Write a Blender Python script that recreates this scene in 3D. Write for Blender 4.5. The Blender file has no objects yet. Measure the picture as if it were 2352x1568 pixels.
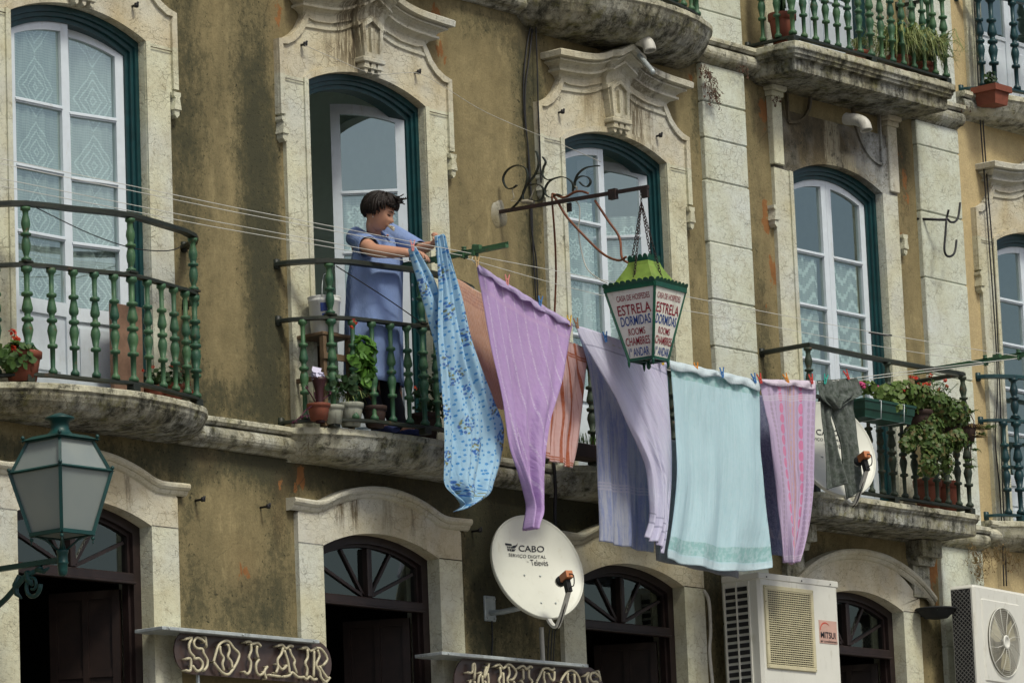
import bpy, bmesh, math, random
from math import sin, cos, pi, radians, sqrt, atan2, exp, floor
from mathutils import Vector, Matrix, noise
random.seed(7)
R_ = random.Random(11)

# ---------------------------------------------------------------- camera, sky, sun, exposure
FP = 10000.0
ROT = Matrix(((0.6402015212700652, 0.112172061419114, 0.7599733158476558),
              (-0.767199663574612, 0.14400414777578407, 0.6250339843835474),
              (-0.03932795919567364, -0.9831989798918409, 0.17825004225847121)))
CAM = Vector((-21.11139033, -18.55668268, 1.6))
scn = bpy.context.scene
cd = bpy.data.cameras.new('camera'); cam = bpy.data.objects.new('camera', cd)
scn.collection.objects.link(cam); scn.camera = cam
cd.sensor_width = 36.0; cd.lens = FP / 2352 * 36.0
cd.clip_start = 0.5; cd.clip_end = 2000
rx, ry, rz = ROT.col[0], ROT.col[1], ROT.col[2]
cam.matrix_world = Matrix.Translation(CAM) @ Matrix((( rx[0], -ry[0], -rz[0]), (rx[1], -ry[1], -rz[1]), (rx[2], -ry[2], -rz[2]))).to_4x4()

SUN_EL, SUN_AZ = 52.0, 12.0      # azimuth: degrees from -Y (street side) towards -X
wd = bpy.data.worlds.new('World'); scn.world = wd; wd.use_nodes = True
wn = wd.node_tree.nodes; wl = wd.node_tree.links
bg = wn['Background']; sky = wn.new('ShaderNodeTexSky'); sky.sky_type = 'NISHITA'
sky.sun_disc = False; sky.sun_elevation = radians(SUN_EL)
dx, dy = -sin(radians(SUN_AZ)), -cos(radians(SUN_AZ))
sky.sun_rotation = atan2(dx, dy)
sky.air_density = 1.0; sky.dust_density = 4.0; sky.ozone_density = 1.0
wl.new(sky.outputs[0], bg.inputs[0]); bg.inputs[1].default_value = 0.075
sd = bpy.data.lights.new('sun', 'SUN'); sd.energy = 1.5; sd.angle = radians(12); sd.color = (1.0, 0.98, 0.84)
so = bpy.data.objects.new('sun', sd); scn.collection.objects.link(so)
sv = Vector((dx * cos(radians(SUN_EL)), dy * cos(radians(SUN_EL)), sin(radians(SUN_EL))))
so.rotation_euler = sv.to_track_quat('Z', 'Y').to_euler()
scn.view_settings.view_transform = 'Standard'; scn.view_settings.look = 'None'
scn.view_settings.gamma = 1.0; scn.view_settings.exposure = 0.64
scn.cycles.max_bounces = 6; scn.cycles.transparent_max_bounces = 16

def W(x, y, Y=0.0):
    """point of the place seen at photo position (x, y), at depth Y from the facade plane"""
    d = ROT @ Vector((x - 1176.0, y - 784.0, FP))
    return CAM + d * ((Y - CAM[1]) / d[1])
def WZ(x, y, Z):
    d = ROT @ Vector((x - 1176.0, y - 784.0, FP))
    return CAM + d * ((Z - CAM[2]) / d[2])
def WX(x, y, X):
    d = ROT @ Vector((x - 1176.0, y - 784.0, FP))
    return CAM + d * ((X - CAM[0]) / d[0])
def src(x, y): return x / 1.30612, y / 1.30612

# ---------------------------------------------------------------- object helpers
COL = scn.collection
def tag(o, label=None, cat=None, group=None, kind=None):
    if label: o['label'] = label
    if cat: o['category'] = cat
    if group: o['group'] = group
    if kind: o['kind'] = kind
    return o
def thing(name, label, cat, loc=(0, 0, 0), group=None):
    o = bpy.data.objects.new(name, None); COL.objects.link(o); o.location = loc; o.empty_display_size = .1
    return tag(o, label, cat, group)
ORI = {}
class MB:
    def __init__(s): s.v = []; s.f = []; s.m = []; s.sm = []; s.uv = None
    def add(s, vs, fs, mi=0, smooth=False):
        n = len(s.v); s.v += [Vector(v) for v in vs]
        for f in fs: s.f.append([i + n for i in f]); s.m.append(mi); s.sm.append(smooth)
        return s
    def box(s, a, b, mi=0):
        x0, y0, z0 = a; x1, y1, z1 = b
        return s.add([(x0,y0,z0),(x1,y0,z0),(x1,y1,z0),(x0,y1,z0),(x0,y0,z1),(x1,y0,z1),(x1,y1,z1),(x0,y1,z1)],
              [(0,3,2,1),(4,5,6,7),(0,1,5,4),(1,2,6,5),(2,3,7,6),(3,0,4,7)], mi)
    def bbox(s, a, b, bev=.004, mi=0):
        """box with chamfered vertical/horizontal front edges"""
        x0, y0, z0 = a; x1, y1, z1 = b; c = bev
        pts = [(x0+c,z0),(x1-c,z0),(x1,z0+c),(x1,z1-c),(x1-c,z1),(x0+c,z1),(x0,z1-c),(x0,z0+c)]
        inn = [(min(max(x,x0+c),x1-c), min(max(z,z0+c),z1-c)) for x,z in pts]
        vs = [(x,y0,z) for x,z in inn] + [(x,y0+c,z) for x,z in pts] + [(x,y1,z) for x,z in pts]
        fs = [list(range(8))] + [(i,(i+8),(i+1)%8+8,(i+1)%8) for i in range(8)] + [(i+8,i+16,(i+1)%8+16,(i+1)%8+8) for i in range(8)] + [list(range(23,15,-1))]
        return s.add(vs, fs, mi)
    def obox(s, c, ax, hs, mi=0):
        """oriented box: centre, three axes, half sizes"""
        c = Vector(c); ax = [Vector(a).normalized() for a in ax]
        vs = []
        for k in range(8):
            sx = 1 if k & 1 else -1; sy = 1 if k & 2 else -1; sz = 1 if k & 4 else -1
            vs.append(c + ax[0]*hs[0]*sx + ax[1]*hs[1]*sy + ax[2]*hs[2]*sz)
        return s.add(vs, [(0,2,3,1),(4,5,7,6),(0,1,5,4),(2,6,7,3),(0,4,6,2),(1,3,7,5)], mi)
    def bar(s, a, b, w, h, up=(0,0,1), mi=0):
        a = Vector(a); b = Vector(b); d = (b-a); L = d.length
        if L < 1e-6: return s
        d.normalize(); u = Vector(up); sd = d.cross(u)
        if sd.length < 1e-4: sd = d.cross(Vector((1,0,0)))
        sd.normalize(); u = sd.cross(d).normalized()
        return s.obox((a+b)/2, (d, sd, u), (L/2, w/2, h/2), mi)
    def tube(s, pts, r, n=6, mi=0, caps=True, closed=False):
        pts = [Vector(p) for p in pts]; m = len(pts)
        rr = r if isinstance(r, (list, tuple)) else [r]*m
        prev = None; rings = []
        for i, p in enumerate(pts):
            a = pts[(i-1) % m] if (closed or i > 0) else p; b = pts[(i+1) % m] if (closed or i < m-1) else p
            t = (b-a).normalized()
            if prev is None:
                u = t.cross(Vector((0,0,1)))
                if u.length < .1: u = t.cross(Vector((1,0,0)))
            else: u = prev - t*prev.dot(t)
            u.normalize(); v = t.cross(u); prev = u
            rings.append([p + (u*cos(2*pi*k/n) + v*sin(2*pi*k/n))*rr[i] for k in range(n)])
        vs = [q for g in rings for q in g]; fs = []
        for i in range(m if closed else m-1):
            j = (i+1) % m
            for k in range(n): fs.append((i*n+k, i*n+(k+1)%n, j*n+(k+1)%n, j*n+k))
        if caps and not closed: fs += [list(range(n-1,-1,-1)), list(range((m-1)*n, m*n))]
        return s.add(vs, fs, mi, True)
    def strap(s, pts, w, t, side, mi=0, closed=False):
        """flat bar swept along pts; side = direction of its width"""
        pts = [Vector(p) for p in pts]; m = len(pts); sd = Vector(side).normalized(); vs = []; fs = []
        for i, p in enumerate(pts):
            a = pts[max(i-1,0)]; b = pts[min(i+1,m-1)]
            if closed: a = pts[(i-1)%m]; b = pts[(i+1)%m]
            d = (b-a).normalized(); u = d.cross(sd).normalized()
            vs += [p+sd*w/2+u*t/2, p-sd*w/2+u*t/2, p-sd*w/2-u*t/2, p+sd*w/2-u*t/2]
        for i in range(m if closed else m-1):
            j = (i+1) % m
            for k in range(4): fs.append((i*4+k, i*4+(k+1)%4, j*4+(k+1)%4, j*4+k))
        if not closed: fs += [(3,2,1,0), (m*4-4, m*4-3, m*4-2, m*4-1)]
        return s.add(vs, fs, mi)
    def lathe(s, prof, c=(0,0,0), n=12, mi=0, ax=None, caps=True, sc=(1,1)):
        """prof: (r, h) list; ax: matrix 3x3 of frame"""
        c = Vector(c); M = ax or Matrix.Identity(3); vs = []; fs = []
        for r, h in prof:
            for k in range(n): vs.append(c + M @ Vector((r*cos(2*pi*k/n)*sc[0], r*sin(2*pi*k/n)*sc[1], h)))
        for i in range(len(prof)-1):
            for k in range(n): fs.append((i*n+k, i*n+(k+1)%n, (i+1)*n+(k+1)%n, (i+1)*n+k))
        if caps: fs += [list(range(n-1,-1,-1)), list(range((len(prof)-1)*n, len(prof)*n))]
        return s.add(vs, fs, mi, True)
    def prism(s, poly, y0, y1, mi=0):
        """polygon in XZ extruded along Y"""
        n = len(poly); vs = [(x,y0,z) for x,z in poly] + [(x,y1,z) for x,z in poly]
        return s.add(vs, [list(range(n)), list(range(2*n-1,n-1,-1))] + [(i, i+n, (i+1)%n+n, (i+1)%n) for i in range(n)], mi)
    def grid(s, fn, nu, nv, mi=0, smooth=True):
        vs = [fn(i/nu, j/nv) for j in range(nv+1) for i in range(nu+1)]
        fs = [(j*(nu+1)+i, j*(nu+1)+i+1, (j+1)*(nu+1)+i+1, (j+1)*(nu+1)+i) for j in range(nv) for i in range(nu)]
        return s.add(vs, fs, mi, smooth)
    def ring(s, outer, inner, y, mi=0):
        n = len(outer)
        return s.add([(x,y,z) for x,z in outer] + [(x,y,z) for x,z in inner], [(i, i+1, n+i+1, n+i) for i in range(n-1)], mi)
    def wallstrip(s, path, y0, y1, mi=0):
        n = len(path)
        return s.add([(x,y0,z) for x,z in path] + [(x,y1,z) for x,z in path], [(i, i+1, n+i+1, n+i) for i in range(n-1)], mi)
    def build(s, name, mat, parent=None, bevel=0, fix=True, smooth=None, mod=None):
        me = bpy.data.meshes.new(name); 
        o = bpy.data.objects.new(name, me)
        off = ORI.get(parent.name, Vector((0,0,0))) if parent else Vector((0,0,0))
        me.from_pydata([v - off for v in s.v], [], s.f)
        mats = mat if isinstance(mat, (list, tuple)) else [mat]
        for m in mats: me.materials.append(m)
        for p, mi, sm in zip(me.polygons, s.m, s.sm): p.material_index = mi; p.use_smooth = sm if smooth is None else smooth
        if fix:
            bm = bmesh.new(); bm.from_mesh(me); bmesh.ops.recalc_face_normals(bm, faces=bm.faces); bm.to_mesh(me); bm.free()
        COL.objects.link(o)
        if parent: o.parent = parent; ORI[o.name] = off
        if bevel:
            b = o.modifiers.new('bevel', 'BEVEL'); b.width = bevel; b.segments = 2; b.limit_method = 'ANGLE'
        return o
def root(name, label, cat, loc=(0,0,0), group=None):
    o = thing(name, label, cat, loc, group); ORI[o.name] = Vector(loc); return o
def single(o, label, cat, group=None):
    """top-level mesh: move its origin to the bottom centre of its box"""
    me = o.data; xs = [v.co for v in me.vertices]
    c = Vector(((min(v.x for v in xs)+max(v.x for v in xs))/2, (min(v.y for v in xs)+max(v.y for v in xs))/2, min(v.z for v in xs)))
    me.transform(Matrix.Translation(-c)); o.location = o.location + c; ORI[o.name] = c
    return tag(o, label, cat, group)
def dup(o, parent=None, off=(0,0,0)):
    c = o.copy(); COL.objects.link(c); c.parent = parent; c.location = o.location + Vector(off)
    return c
def dup_tree(o, off, label=None):
    c = dup(o, None, off)
    if label: c['label'] = label
    for ch in list(o.children):
        k = ch.copy(); COL.objects.link(k); k.parent = c
        for g in list(ch.children):
            q = g.copy(); COL.objects.link(q); q.parent = k
    return c

# ---------------------------------------------------------------- materials
class NT:
    def __init__(s, name):
        s.m = bpy.data.materials.new(name); s.m.use_nodes = True; s.t = s.m.node_tree; s.n = s.t.nodes; s.l = s.t.links
        s.p = s.n['Principled BSDF']; s.out = s.n['Material Output']
        s.geo = s.n.new('ShaderNodeNewGeometry'); s.pos = s.geo.outputs['Position']
    def link(s, a, b):
        if hasattr(a, 'is_output'): s.l.new(a, b)
        else: b.default_value = a
    def node(s, t, **k):
        n = s.n.new(t)
        for a, b in k.items(): setattr(n, a, b)
        return n
    def scale(s, v, sc):
        n = s.node('ShaderNodeVectorMath', operation='MULTIPLY'); s.link(v, n.inputs[0]); n.inputs[1].default_value = sc; return n.outputs[0]
    def noise(s, sc, det=4, rough=.55, vec=None, stretch=None, dist=0):
        n = s.node('ShaderNodeTexNoise'); v = vec or s.pos
        if stretch: v = s.scale(v, stretch)
        s.link(v, n.inputs['Vector']); n.inputs['Scale'].default_value = sc; n.inputs['Detail'].default_value = det
        n.inputs['Roughness'].default_value = rough; n.inputs['Distortion'].default_value = dist; return n.outputs['Fac']
    def vor(s, sc, feat='DISTANCE_TO_EDGE', vec=None, rnd=1.0):
        n = s.node('ShaderNodeTexVoronoi', feature=feat); s.link(vec or s.pos, n.inputs['Vector']); n.inputs['Scale'].default_value = sc
        n.inputs['Randomness'].default_value = rnd; return n.outputs['Distance']
    def ramp(s, v, a, b, va=0.0, vb=1.0):
        n = s.node('ShaderNodeMapRange'); s.link(v, n.inputs[0]); n.inputs[1].default_value = a; n.inputs[2].default_value = b
        n.inputs[3].default_value = va; n.inputs[4].default_value = vb; return n.outputs[0]
    def math(s, op, a, b=0.0, c=None):
        n = s.node('ShaderNodeMath', operation=op); s.link(a, n.inputs[0]); s.link(b, n.inputs[1])
        if c is not None: s.link(c, n.inputs[2])
        return n.outputs[0]
    def mix(s, f, a, b, mode='MIX'):
        n = s.node('ShaderNodeMix', data_type='RGBA', blend_type=mode); s.link(f, n.inputs[0])
        for v, i in ((a, 6), (b, 7)):
            if isinstance(v, (tuple, list)): v = (*v[:3], 1)
            s.link(v, n.inputs[i])
        return n.outputs[2]
    def xyz(s, v=None):
        n = s.node('ShaderNodeSeparateXYZ'); s.link(v or s.pos, n.inputs[0]); return n.outputs
    def attr(s, name):
        n = s.node('ShaderNodeAttribute'); n.attribute_name = name; return n
    def bump(s, h, strength=.4, dist=.01):
        n = s.node('ShaderNodeBump'); s.link(h, n.inputs['Height']); n.inputs['Strength'].default_value = strength
        n.inputs['Distance'].default_value = dist; s.l.new(n.outputs[0], s.p.inputs['Normal']); return n
    def fin(s, col, rough=.8, metal=0, spec=.3, coat=0):
        if isinstance(col, (tuple, list)): col = (*col[:3], 1)
        s.link(col, s.p.inputs['Base Color']); s.link(rough, s.p.inputs['Roughness']); s.p.inputs['Metallic'].default_value = metal
        s.p.inputs['Specular IOR Level'].default_value = spec; return s.m
    def obj(s): return s.node('ShaderNodeTexCoord').outputs['Object']
    def uv(s): return s.node('ShaderNodeTexCoord').outputs['UV']

def m_plaster(name, light, dark, mould_c, worn=1.0):
    t = NT(name)
    big = t.noise(1.3, 5, .6); med = t.noise(9, 5, .65); fine = t.noise(70, 3, .7)
    c = t.mix(t.ramp(big, .35, .66), light, dark)
    c = t.mix(t.ramp(med, .30, .72, 0, .55), c, tuple(x*.62 for x in dark))
    c = t.mix(t.ramp(fine, .35, .75, 0, .42), c, tuple(x*.38 for x in dark))
    st = t.noise(2.6, 7, .72, stretch=(3.2, 1, .75), dist=.4); st2 = t.noise(5, 5, .7, stretch=(3, 1, .5))
    mo = t.attr('mould').outputs['Fac']
    if worn:
        wet = t.noise(2.0, 7, .70, stretch=(2.6, 1, .8), dist=.3); blot = t.noise(6.5, 7, .74, stretch=(1.5, 1, .8)); gr = t.noise(26, 5, .78)
        # light general soiling, then blotches, then black crust; all denser with the mask of mould and painted ledge shade
        k0 = t.math('MULTIPLY', t.ramp(t.math('ADD', wet, t.math('MULTIPLY', mo, .50)),   .46, .92), .66); c = t.mix(k0, c, (.060, .058, .034))
        s1 = t.math('ADD', t.math('ADD', t.math('MULTIPLY', blot, .60), t.math('MULTIPLY', gr, .42)), t.math('MULTIPLY', mo, .24))
        c = t.mix(t.math('MULTIPLY', t.ramp(s1, .585, .67), t.ramp(mo, 0, .6, .34, .66)), c, (.050, .050, .030))
        c = t.mix(t.math('MULTIPLY', t.ramp(s1, .68, .75), .62), c, mould_c)
        sp = t.math('MULTIPLY', t.ramp(t.noise(34, 3, .7), .60, .66), t.ramp(t.math('ADD', mo, st2), .55, .9, 0, .85)); c = t.mix(sp, c, (.022, .024, .016))
        lt = t.math('MULTIPLY', t.ramp(t.noise(3.2, 6, .7, stretch=(1.4, 1, .6)), .56, .66), t.ramp(mo, 0, .6, .45, 0)); c = t.mix(lt, c, tuple(x*1.25 for x in light))
        orr = t.attr('orange').outputs['Fac']
        k2 = t.ramp(t.math('ADD', t.math('MULTIPLY', orr, .36), t.noise(6, 6, .62, stretch=(1.6, 1, .8))), .745, .760)
        c = t.mix(t.math('MULTIPLY', orr, .25), c, (.20, .115, .05)); c = t.mix(t.math('MULTIPLY', k2, .92), c, t.mix(t.ramp(med, .3, .7), (.27, .125, .048), (.18, .08, .03)))
        # hairline cracks
        wv = t.noise(2.5, 4, .6); vv = t.node('ShaderNodeVectorMath', operation='ADD'); t.link(t.pos, vv.inputs[0])
        cmb = t.node('ShaderNodeCombineXYZ'); t.link(wv, cmb.inputs[0]); t.link(wv, cmb.inputs[2]); t.l.new(cmb.outputs[0], vv.inputs[1])
        cr = t.math('MULTIPLY', t.ramp(t.vor(1.6, vec=vv.outputs[0]), 0, .006, 1, 0), t.ramp(big, .45, .6, 0, .55))
        c = t.mix(cr, c, (.05, .045, .03))
    else:
        st = t.ramp(t.noise(2.2, 6, .65, stretch=(5.5, 1, .5)), .5, .8, 0, .35)
        c = t.mix(st, c, tuple(x*.6 for x in dark))
    t.bump(t.math('ADD', t.math('MULTIPLY', fine, .5), med), .55, .012)
    return t.fin(c, .93, spec=.12)

def m_stone(name, base=(.52, .50, .41), warm=(.42, .36, .24), dirt=.35, dirtc=(.075, .075, .055), moss=0.0, cool=(.50,.53,.52), dscale=2.0, stains=(), vein=.8, lips=()):
    t = NT(name)
    b = t.noise(3.1, 6, .62); m = t.noise(15, 6, .7); f = t.noise(85, 4, .7)
    c = t.mix(t.ramp(b, .35, .68), base, warm)
    c = t.mix(t.ramp(t.noise(1.4, 3), .45, .7, 0, .7), c, cool)
    # veins: distorted cell edges, broken up
    wv = t.node('ShaderNodeTexNoise'); t.link(t.pos, wv.inputs['Vector']); wv.inputs['Scale'].default_value = 9; wv.inputs['Detail'].default_value = 4
    sc = t.scale(wv.outputs['Color'], (.12, .12, .12)); vv = t.node('ShaderNodeVectorMath', operation='ADD'); t.link(t.pos, vv.inputs[0]); t.link(sc, vv.inputs[1])
    v = t.vor(13, vec=t.scale(vv.outputs[0], (1, 1, 1.7)))
    vm = t.math('MULTIPLY', t.ramp(v, 0, .045, 1, 0), t.ramp(t.noise(6, 4), .42, .6))
    c = t.mix(t.math('MULTIPLY', vm, vein), c, (.13, .105, .06))
    v9 = t.vor(31, vec=t.scale(vv.outputs[0], (1, 1, 1.9))); c = t.mix(t.math('MULTIPLY', t.math('MULTIPLY', t.ramp(v9, 0, .06, 1, 0), t.ramp(t.noise(8, 4), .47, .62)), vein*.8), c, (.17, .14, .08))
    c = t.mix(t.ramp(m, .52, .78, 0, .5), c, (.26, .21, .12))
    c = t.mix(t.ramp(f, .55, .8, 0, .5), c, (.14, .12, .08))
    st = t.noise(dscale, 6, .7, stretch=(4.5, 3.5, .8)); bl = t.noise(5, 6, .72)
    mo = t.attr('mould').outputs['Fac']
    k = t.math('ADD', t.math('MULTIPLY', st, .65), t.math('MULTIPLY', bl, .55)); k = t.math('ADD', k, t.math('MULTIPLY', mo, .45))
    th = .86 - dirt * .5
    c = t.mix(t.ramp(k, th, th + .22, 0, .92), c, dirtc)
    X_, Y_, Z_ = t.xyz()[:3]
    for x0, x1, z0, z1, s_, colr in stains:
        jx = t.math('ADD', X_, t.math('MULTIPLY', t.math('SUBTRACT', t.noise(26, 5, .7, stretch=(1, 1, .12)), .5), .16))
        mx_ = t.math('MULTIPLY', t.ramp(jx, x0-.015, x0+.03), t.ramp(jx, x1-.03, x1+.015, 1, 0)); mz_ = t.math('MULTIPLY', t.ramp(Z_, z0-.05, z0+.12), t.ramp(Z_, z1-.02, z1+.02, 1, 0))
        br = t.ramp(t.noise(34, 4, .7, stretch=(1.6, 1, .15)), .36, .52); c = t.mix(t.math('MULTIPLY', t.math('MULTIPLY', t.math('MULTIPLY', mx_, mz_), br), s_), c, colr)
    for zt_ in lips:     # paler band at the top edge, broken by noise
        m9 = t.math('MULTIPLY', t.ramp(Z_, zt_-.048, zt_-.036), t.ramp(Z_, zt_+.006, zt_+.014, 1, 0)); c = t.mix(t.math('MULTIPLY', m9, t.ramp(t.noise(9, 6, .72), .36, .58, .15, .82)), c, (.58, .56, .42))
    if moss: c = t.mix(t.math('MULTIPLY', t.ramp(t.noise(11, 6, .7), .5, .68), moss), c, (.17, .16, .045))
    cru = t.math('ADD', t.math('MULTIPLY', t.noise(19, 6, .78), .7), t.math('MULTIPLY', bl, .38)); c = t.mix(t.math('MULTIPLY', t.ramp(cru, .70 - dirt*.20, .76 - dirt*.18), .75), c, dirtc)
    pits = t.ramp(t.noise(42, 4, .75), .60, .72)
    c = t.mix(t.math('MULTIPLY', pits, .45), c, (.10, .09, .06))
    t.bump(t.math('SUBTRACT', t.math('ADD', m, t.math('MULTIPLY', f, .5)), t.math('ADD', t.math('MULTIPLY', pits, .8), t.math('MULTIPLY', vm, .5))), .6, .010)
    return t.fin(c, .88, spec=.2)

def m_simple(name, col, rough=.6, metal=0, var=.18, vs=14, spec=.4, dirt=0, dirtc=(.08,.07,.05), bump=0):
    t = NT(name); n = t.noise(vs, 5, .6)
    c = t.mix(t.ramp(n, .3, .7), tuple(min(1, x*(1+var)) for x in col), tuple(x*(1-var) for x in col))
    if dirt:
        k = t.noise(6, 6, .7, stretch=(3, 3, .8)); c = t.mix(t.ramp(k, .62-dirt*.25, .8-dirt*.2, 0, .75), c, dirtc)
    if bump: t.bump(n, bump, .004)
    return t.fin(c, rough, metal, spec)

def m_paint(name, a, b, rust=.4, rough=.5):
    """old painted cast iron"""
    t = NT(name)
    c = t.mix(t.ramp(t.noise(5, 5, .65), .36, .64), a, b)
    c = t.mix(t.ramp(t.noise(28, 5, .7), .55, .75, 0, .55), c, tuple(x*.3 for x in a))
    k = t.ramp(t.noise(17, 6, .75), .66 - rust*.12, .74 - rust*.10)
    c = t.mix(t.math('MULTIPLY', k, .8), c, (.12, .055, .025))
    t.bump(t.noise(45, 4, .7), .35, .003)
    return t.fin(c, rough, 0, .35)

def m_glass(name, tint=(.75, .82, .80), refl=.34, rough=.03):
    t = NT(name); t.n.remove(t.p)
    tr = t.node('ShaderNodeBsdfTransparent'); tr.inputs[0].default_value = (*tint, 1)
    gl = t.node('ShaderNodeBsdfGlossy'); gl.inputs['Roughness'].default_value = rough; gl.inputs[0].default_value = (.84, .95, .88, 1)
    bp = t.node('ShaderNodeBump'); t.link(t.noise(2.2, 2), bp.inputs['Height']); bp.inputs['Strength'].default_value = .12; bp.inputs['Distance'].default_value = .02
    t.l.new(bp.outputs[0], gl.inputs['Normal'])
    mx = t.node('ShaderNodeMixShader'); mx.inputs[0].default_value = refl
    t.l.new(tr.outputs[0], mx.inputs[1]); t.l.new(gl.outputs[0], mx.inputs[2]); t.l.new(mx.outputs[0], t.out.inputs[0]); return t.m

def m_lace(name, kind, col=(.78, .86, .86)):
    """lace: fine net with denser woven figures; density is real transparency"""
    t = NT(name); uv = t.uv(); X, Y, Z = t.xyz(uv)[:3]
    # uv in metres: u across, v up
    net = t.math('MULTIPLY', t.math('ABSOLUTE', t.math('SINE', t.math('MULTIPLY', X, pi/.010))), t.math('ABSOLUTE', t.math('SINE', t.math('MULTIPLY', Y, pi/.008))))
    if kind == 'diamond':
        u = t.math('ABSOLUTE', t.math('SUBTRACT', t.math('FRACT', t.math('DIVIDE', X, .40)), .5))
        v = t.math('ABSOLUTE', t.math('SUBTRACT', t.math('FRACT', t.math('DIVIDE', Y, .41)), .5))
        d = t.math('ADD', t.math('MULTIPLY', u, 1.25), v)
        r = t.math('ABSOLUTE', t.math('SUBTRACT', t.math('FRACT', t.math('MULTIPLY', d, 7.5)), .5))
        fig = t.math('MULTIPLY', t.math('MULTIPLY', t.ramp(r, .10, .18, 1, 0), t.ramp(d, .54, .56, 1, 0)), t.ramp(t.math('SINE', t.math('MULTIPLY', Y, 420)), -.6, .2, .45, 1))
    elif kind == 'zigzag':
        v = t.math('ADD', Y, t.math('MULTIPLY', t.math('SNAP', t.math('PINGPONG', X, .13), .022), 1.0))
        r = t.math('ABSOLUTE', t.math('SUBTRACT', t.math('FRACT', t.math('DIVIDE', v, .125)), .5))
        fig = t.ramp(r, .13, .19, 1, 0)
    else:
        u = t.math('SUBTRACT', t.math('FRACT', t.math('DIVIDE', X, .19)), .5); v = t.math('SUBTRACT', t.math('FRACT', t.math('DIVIDE', Y, .21)), .5)
        d = t.math('SQRT', t.math('ADD', t.math('MULTIPLY', u, u), t.math('MULTIPLY', v, v)))
        a = t.math('ARCTAN2', v, u); w = t.math('MULTIPLY', t.math('COSINE', t.math('MULTIPLY', a, 8)), .06)
        r = t.math('ABSOLUTE', t.math('SUBTRACT', t.math('FRACT', t.math('MULTIPLY', t.math('ADD', d, w), 5)), .5))
        fig = t.math('MULTIPLY', t.ramp(r, .18, .3, 1, 0), t.ramp(d, .36, .40, 1, 0))
    al = t.math('ADD', .58, t.math('MULTIPLY', fig, .40)); al = t.math('SUBTRACT', al, t.math('MULTIPLY', net, .18))
    al = t.math('ADD', al, t.math('MULTIPLY', t.math('SINE', t.math('MULTIPLY', Y, 2*pi/.0165)), .07)); al = t.math('ADD', al, t.ramp(t.noise(7, 4, .7, vec=uv, stretch=(2.5, .3, 1)), .3, .7, -.10, .14))  # vertical streaks put fold shading into the opacity
    t.link(al, t.p.inputs['Alpha'])
    return t.fin(col, .9, spec=.1)

M = {}
M['plaster'] = m_plaster('old_ochre_plaster', (.325, .268, .142), (.235, .192, .100), (.046, .047, .031))
M['yellow'] = m_plaster('yellow_plaster', (.56, .45, .25), (.50, .40, .22), (.2, .15, .08), worn=0)
M['stone'] = m_stone('limestone_jamb', base=(.60,.605,.46), warm=(.47,.44,.30), dirt=.27, vein=.5)
BRN = (.105, .08, .045)
M['stone_head'] = m_stone('limestone_head', base=(.58, .54, .40), warm=(.45, .38, .24), dirt=.30, vein=.45, dirtc=(.09, .075, .045), stains=[(-.30,-.08,8.50,9.0,.85,BRN),(-.16,.0,8.50,8.9,.9,(.07,.055,.035)),(-.40,-.33,8.52,8.8,.7,BRN),(2.46,2.66,8.50,9.0,.5,(.22,.17,.09)),(2.80,3.0,8.44,8.80,.85,BRN),(3.03,3.09,8.35,8.75,.7,BRN),(2.30,2.42,8.52,8.80,.5,(.2,.16,.09)),(-.44,-.36,5.44,5.72,.9,BRN),(-.30,-.22,5.44,5.72,.95,BRN),(.28,.34,5.42,5.70,.6,BRN),(-2.36,-2.30,5.38,5.68,.7,BRN),(-3.05,-2.9,8.45,9.0,.5,BRN),(.0,.10,5.45,5.73,.4,BRN)])
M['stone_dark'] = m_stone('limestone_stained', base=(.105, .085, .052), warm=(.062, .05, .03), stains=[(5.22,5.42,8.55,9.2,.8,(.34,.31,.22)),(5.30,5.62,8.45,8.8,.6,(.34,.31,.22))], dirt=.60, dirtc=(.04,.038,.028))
M['cornice'] = m_stone('limestone_cornice', base=(.58, .55, .42), warm=(.45, .40, .27), dirt=.30, vein=.4, dirtc=(.075, .068, .045), stains=[(-.32,-.06,8.6,9.3,.75,BRN),(2.78,3.02,8.6,9.3,.6,BRN),(3.05,3.10,8.6,9.2,.8,(.05,.045,.03)),(-.02,.10,8.6,9.3,.6,BRN)])
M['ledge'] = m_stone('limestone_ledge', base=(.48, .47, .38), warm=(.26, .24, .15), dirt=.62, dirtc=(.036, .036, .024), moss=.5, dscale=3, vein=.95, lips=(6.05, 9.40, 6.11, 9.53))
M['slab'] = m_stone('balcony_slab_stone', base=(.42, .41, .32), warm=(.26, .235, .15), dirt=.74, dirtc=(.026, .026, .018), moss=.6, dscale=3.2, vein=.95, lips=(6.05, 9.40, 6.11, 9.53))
M['pilaster'] = m_stone('pale_ashlar', base=(.57, .61, .52), warm=(.48, .49, .37), dirt=.31, vein=.42, cool=(.56, .60, .60))
M['iron'] = m_paint('green_painted_iron', (.056, .128, .054), (.020, .072, .044), .5, .5)
M['iron_old'] = m_paint('weathered_dark_green_iron', (.038, .058, .036), (.022, .032, .022), .8, .6)
M['iron_blue'] = m_paint('dark_teal_painted_iron', (.010, .048, .052), (.006, .028, .036), .1, .4)
M['rail'] = m_paint('black_green_rail', (.010, .014, .011), (.022, .027, .016), .5, .5)
M['frame'] = m_simple('teal_green_paint', (.003, .034, .038), .38, var=.3, spec=.5)
M['white'] = m_simple('white_window_paint', (.58, .64, .69), .45, var=.06, dirt=.15, dirtc=(.4, .4, .36))
M['wood'] = m_simple('dark_brown_wood', (.017, .010, .009), .45, var=.35)
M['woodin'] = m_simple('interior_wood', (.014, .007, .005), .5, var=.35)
M['room'] = m_simple('room_plaster', (.60, .67, .62), .9, var=.05)
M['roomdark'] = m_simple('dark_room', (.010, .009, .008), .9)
M['glass'] = m_glass('window_glass')
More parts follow.
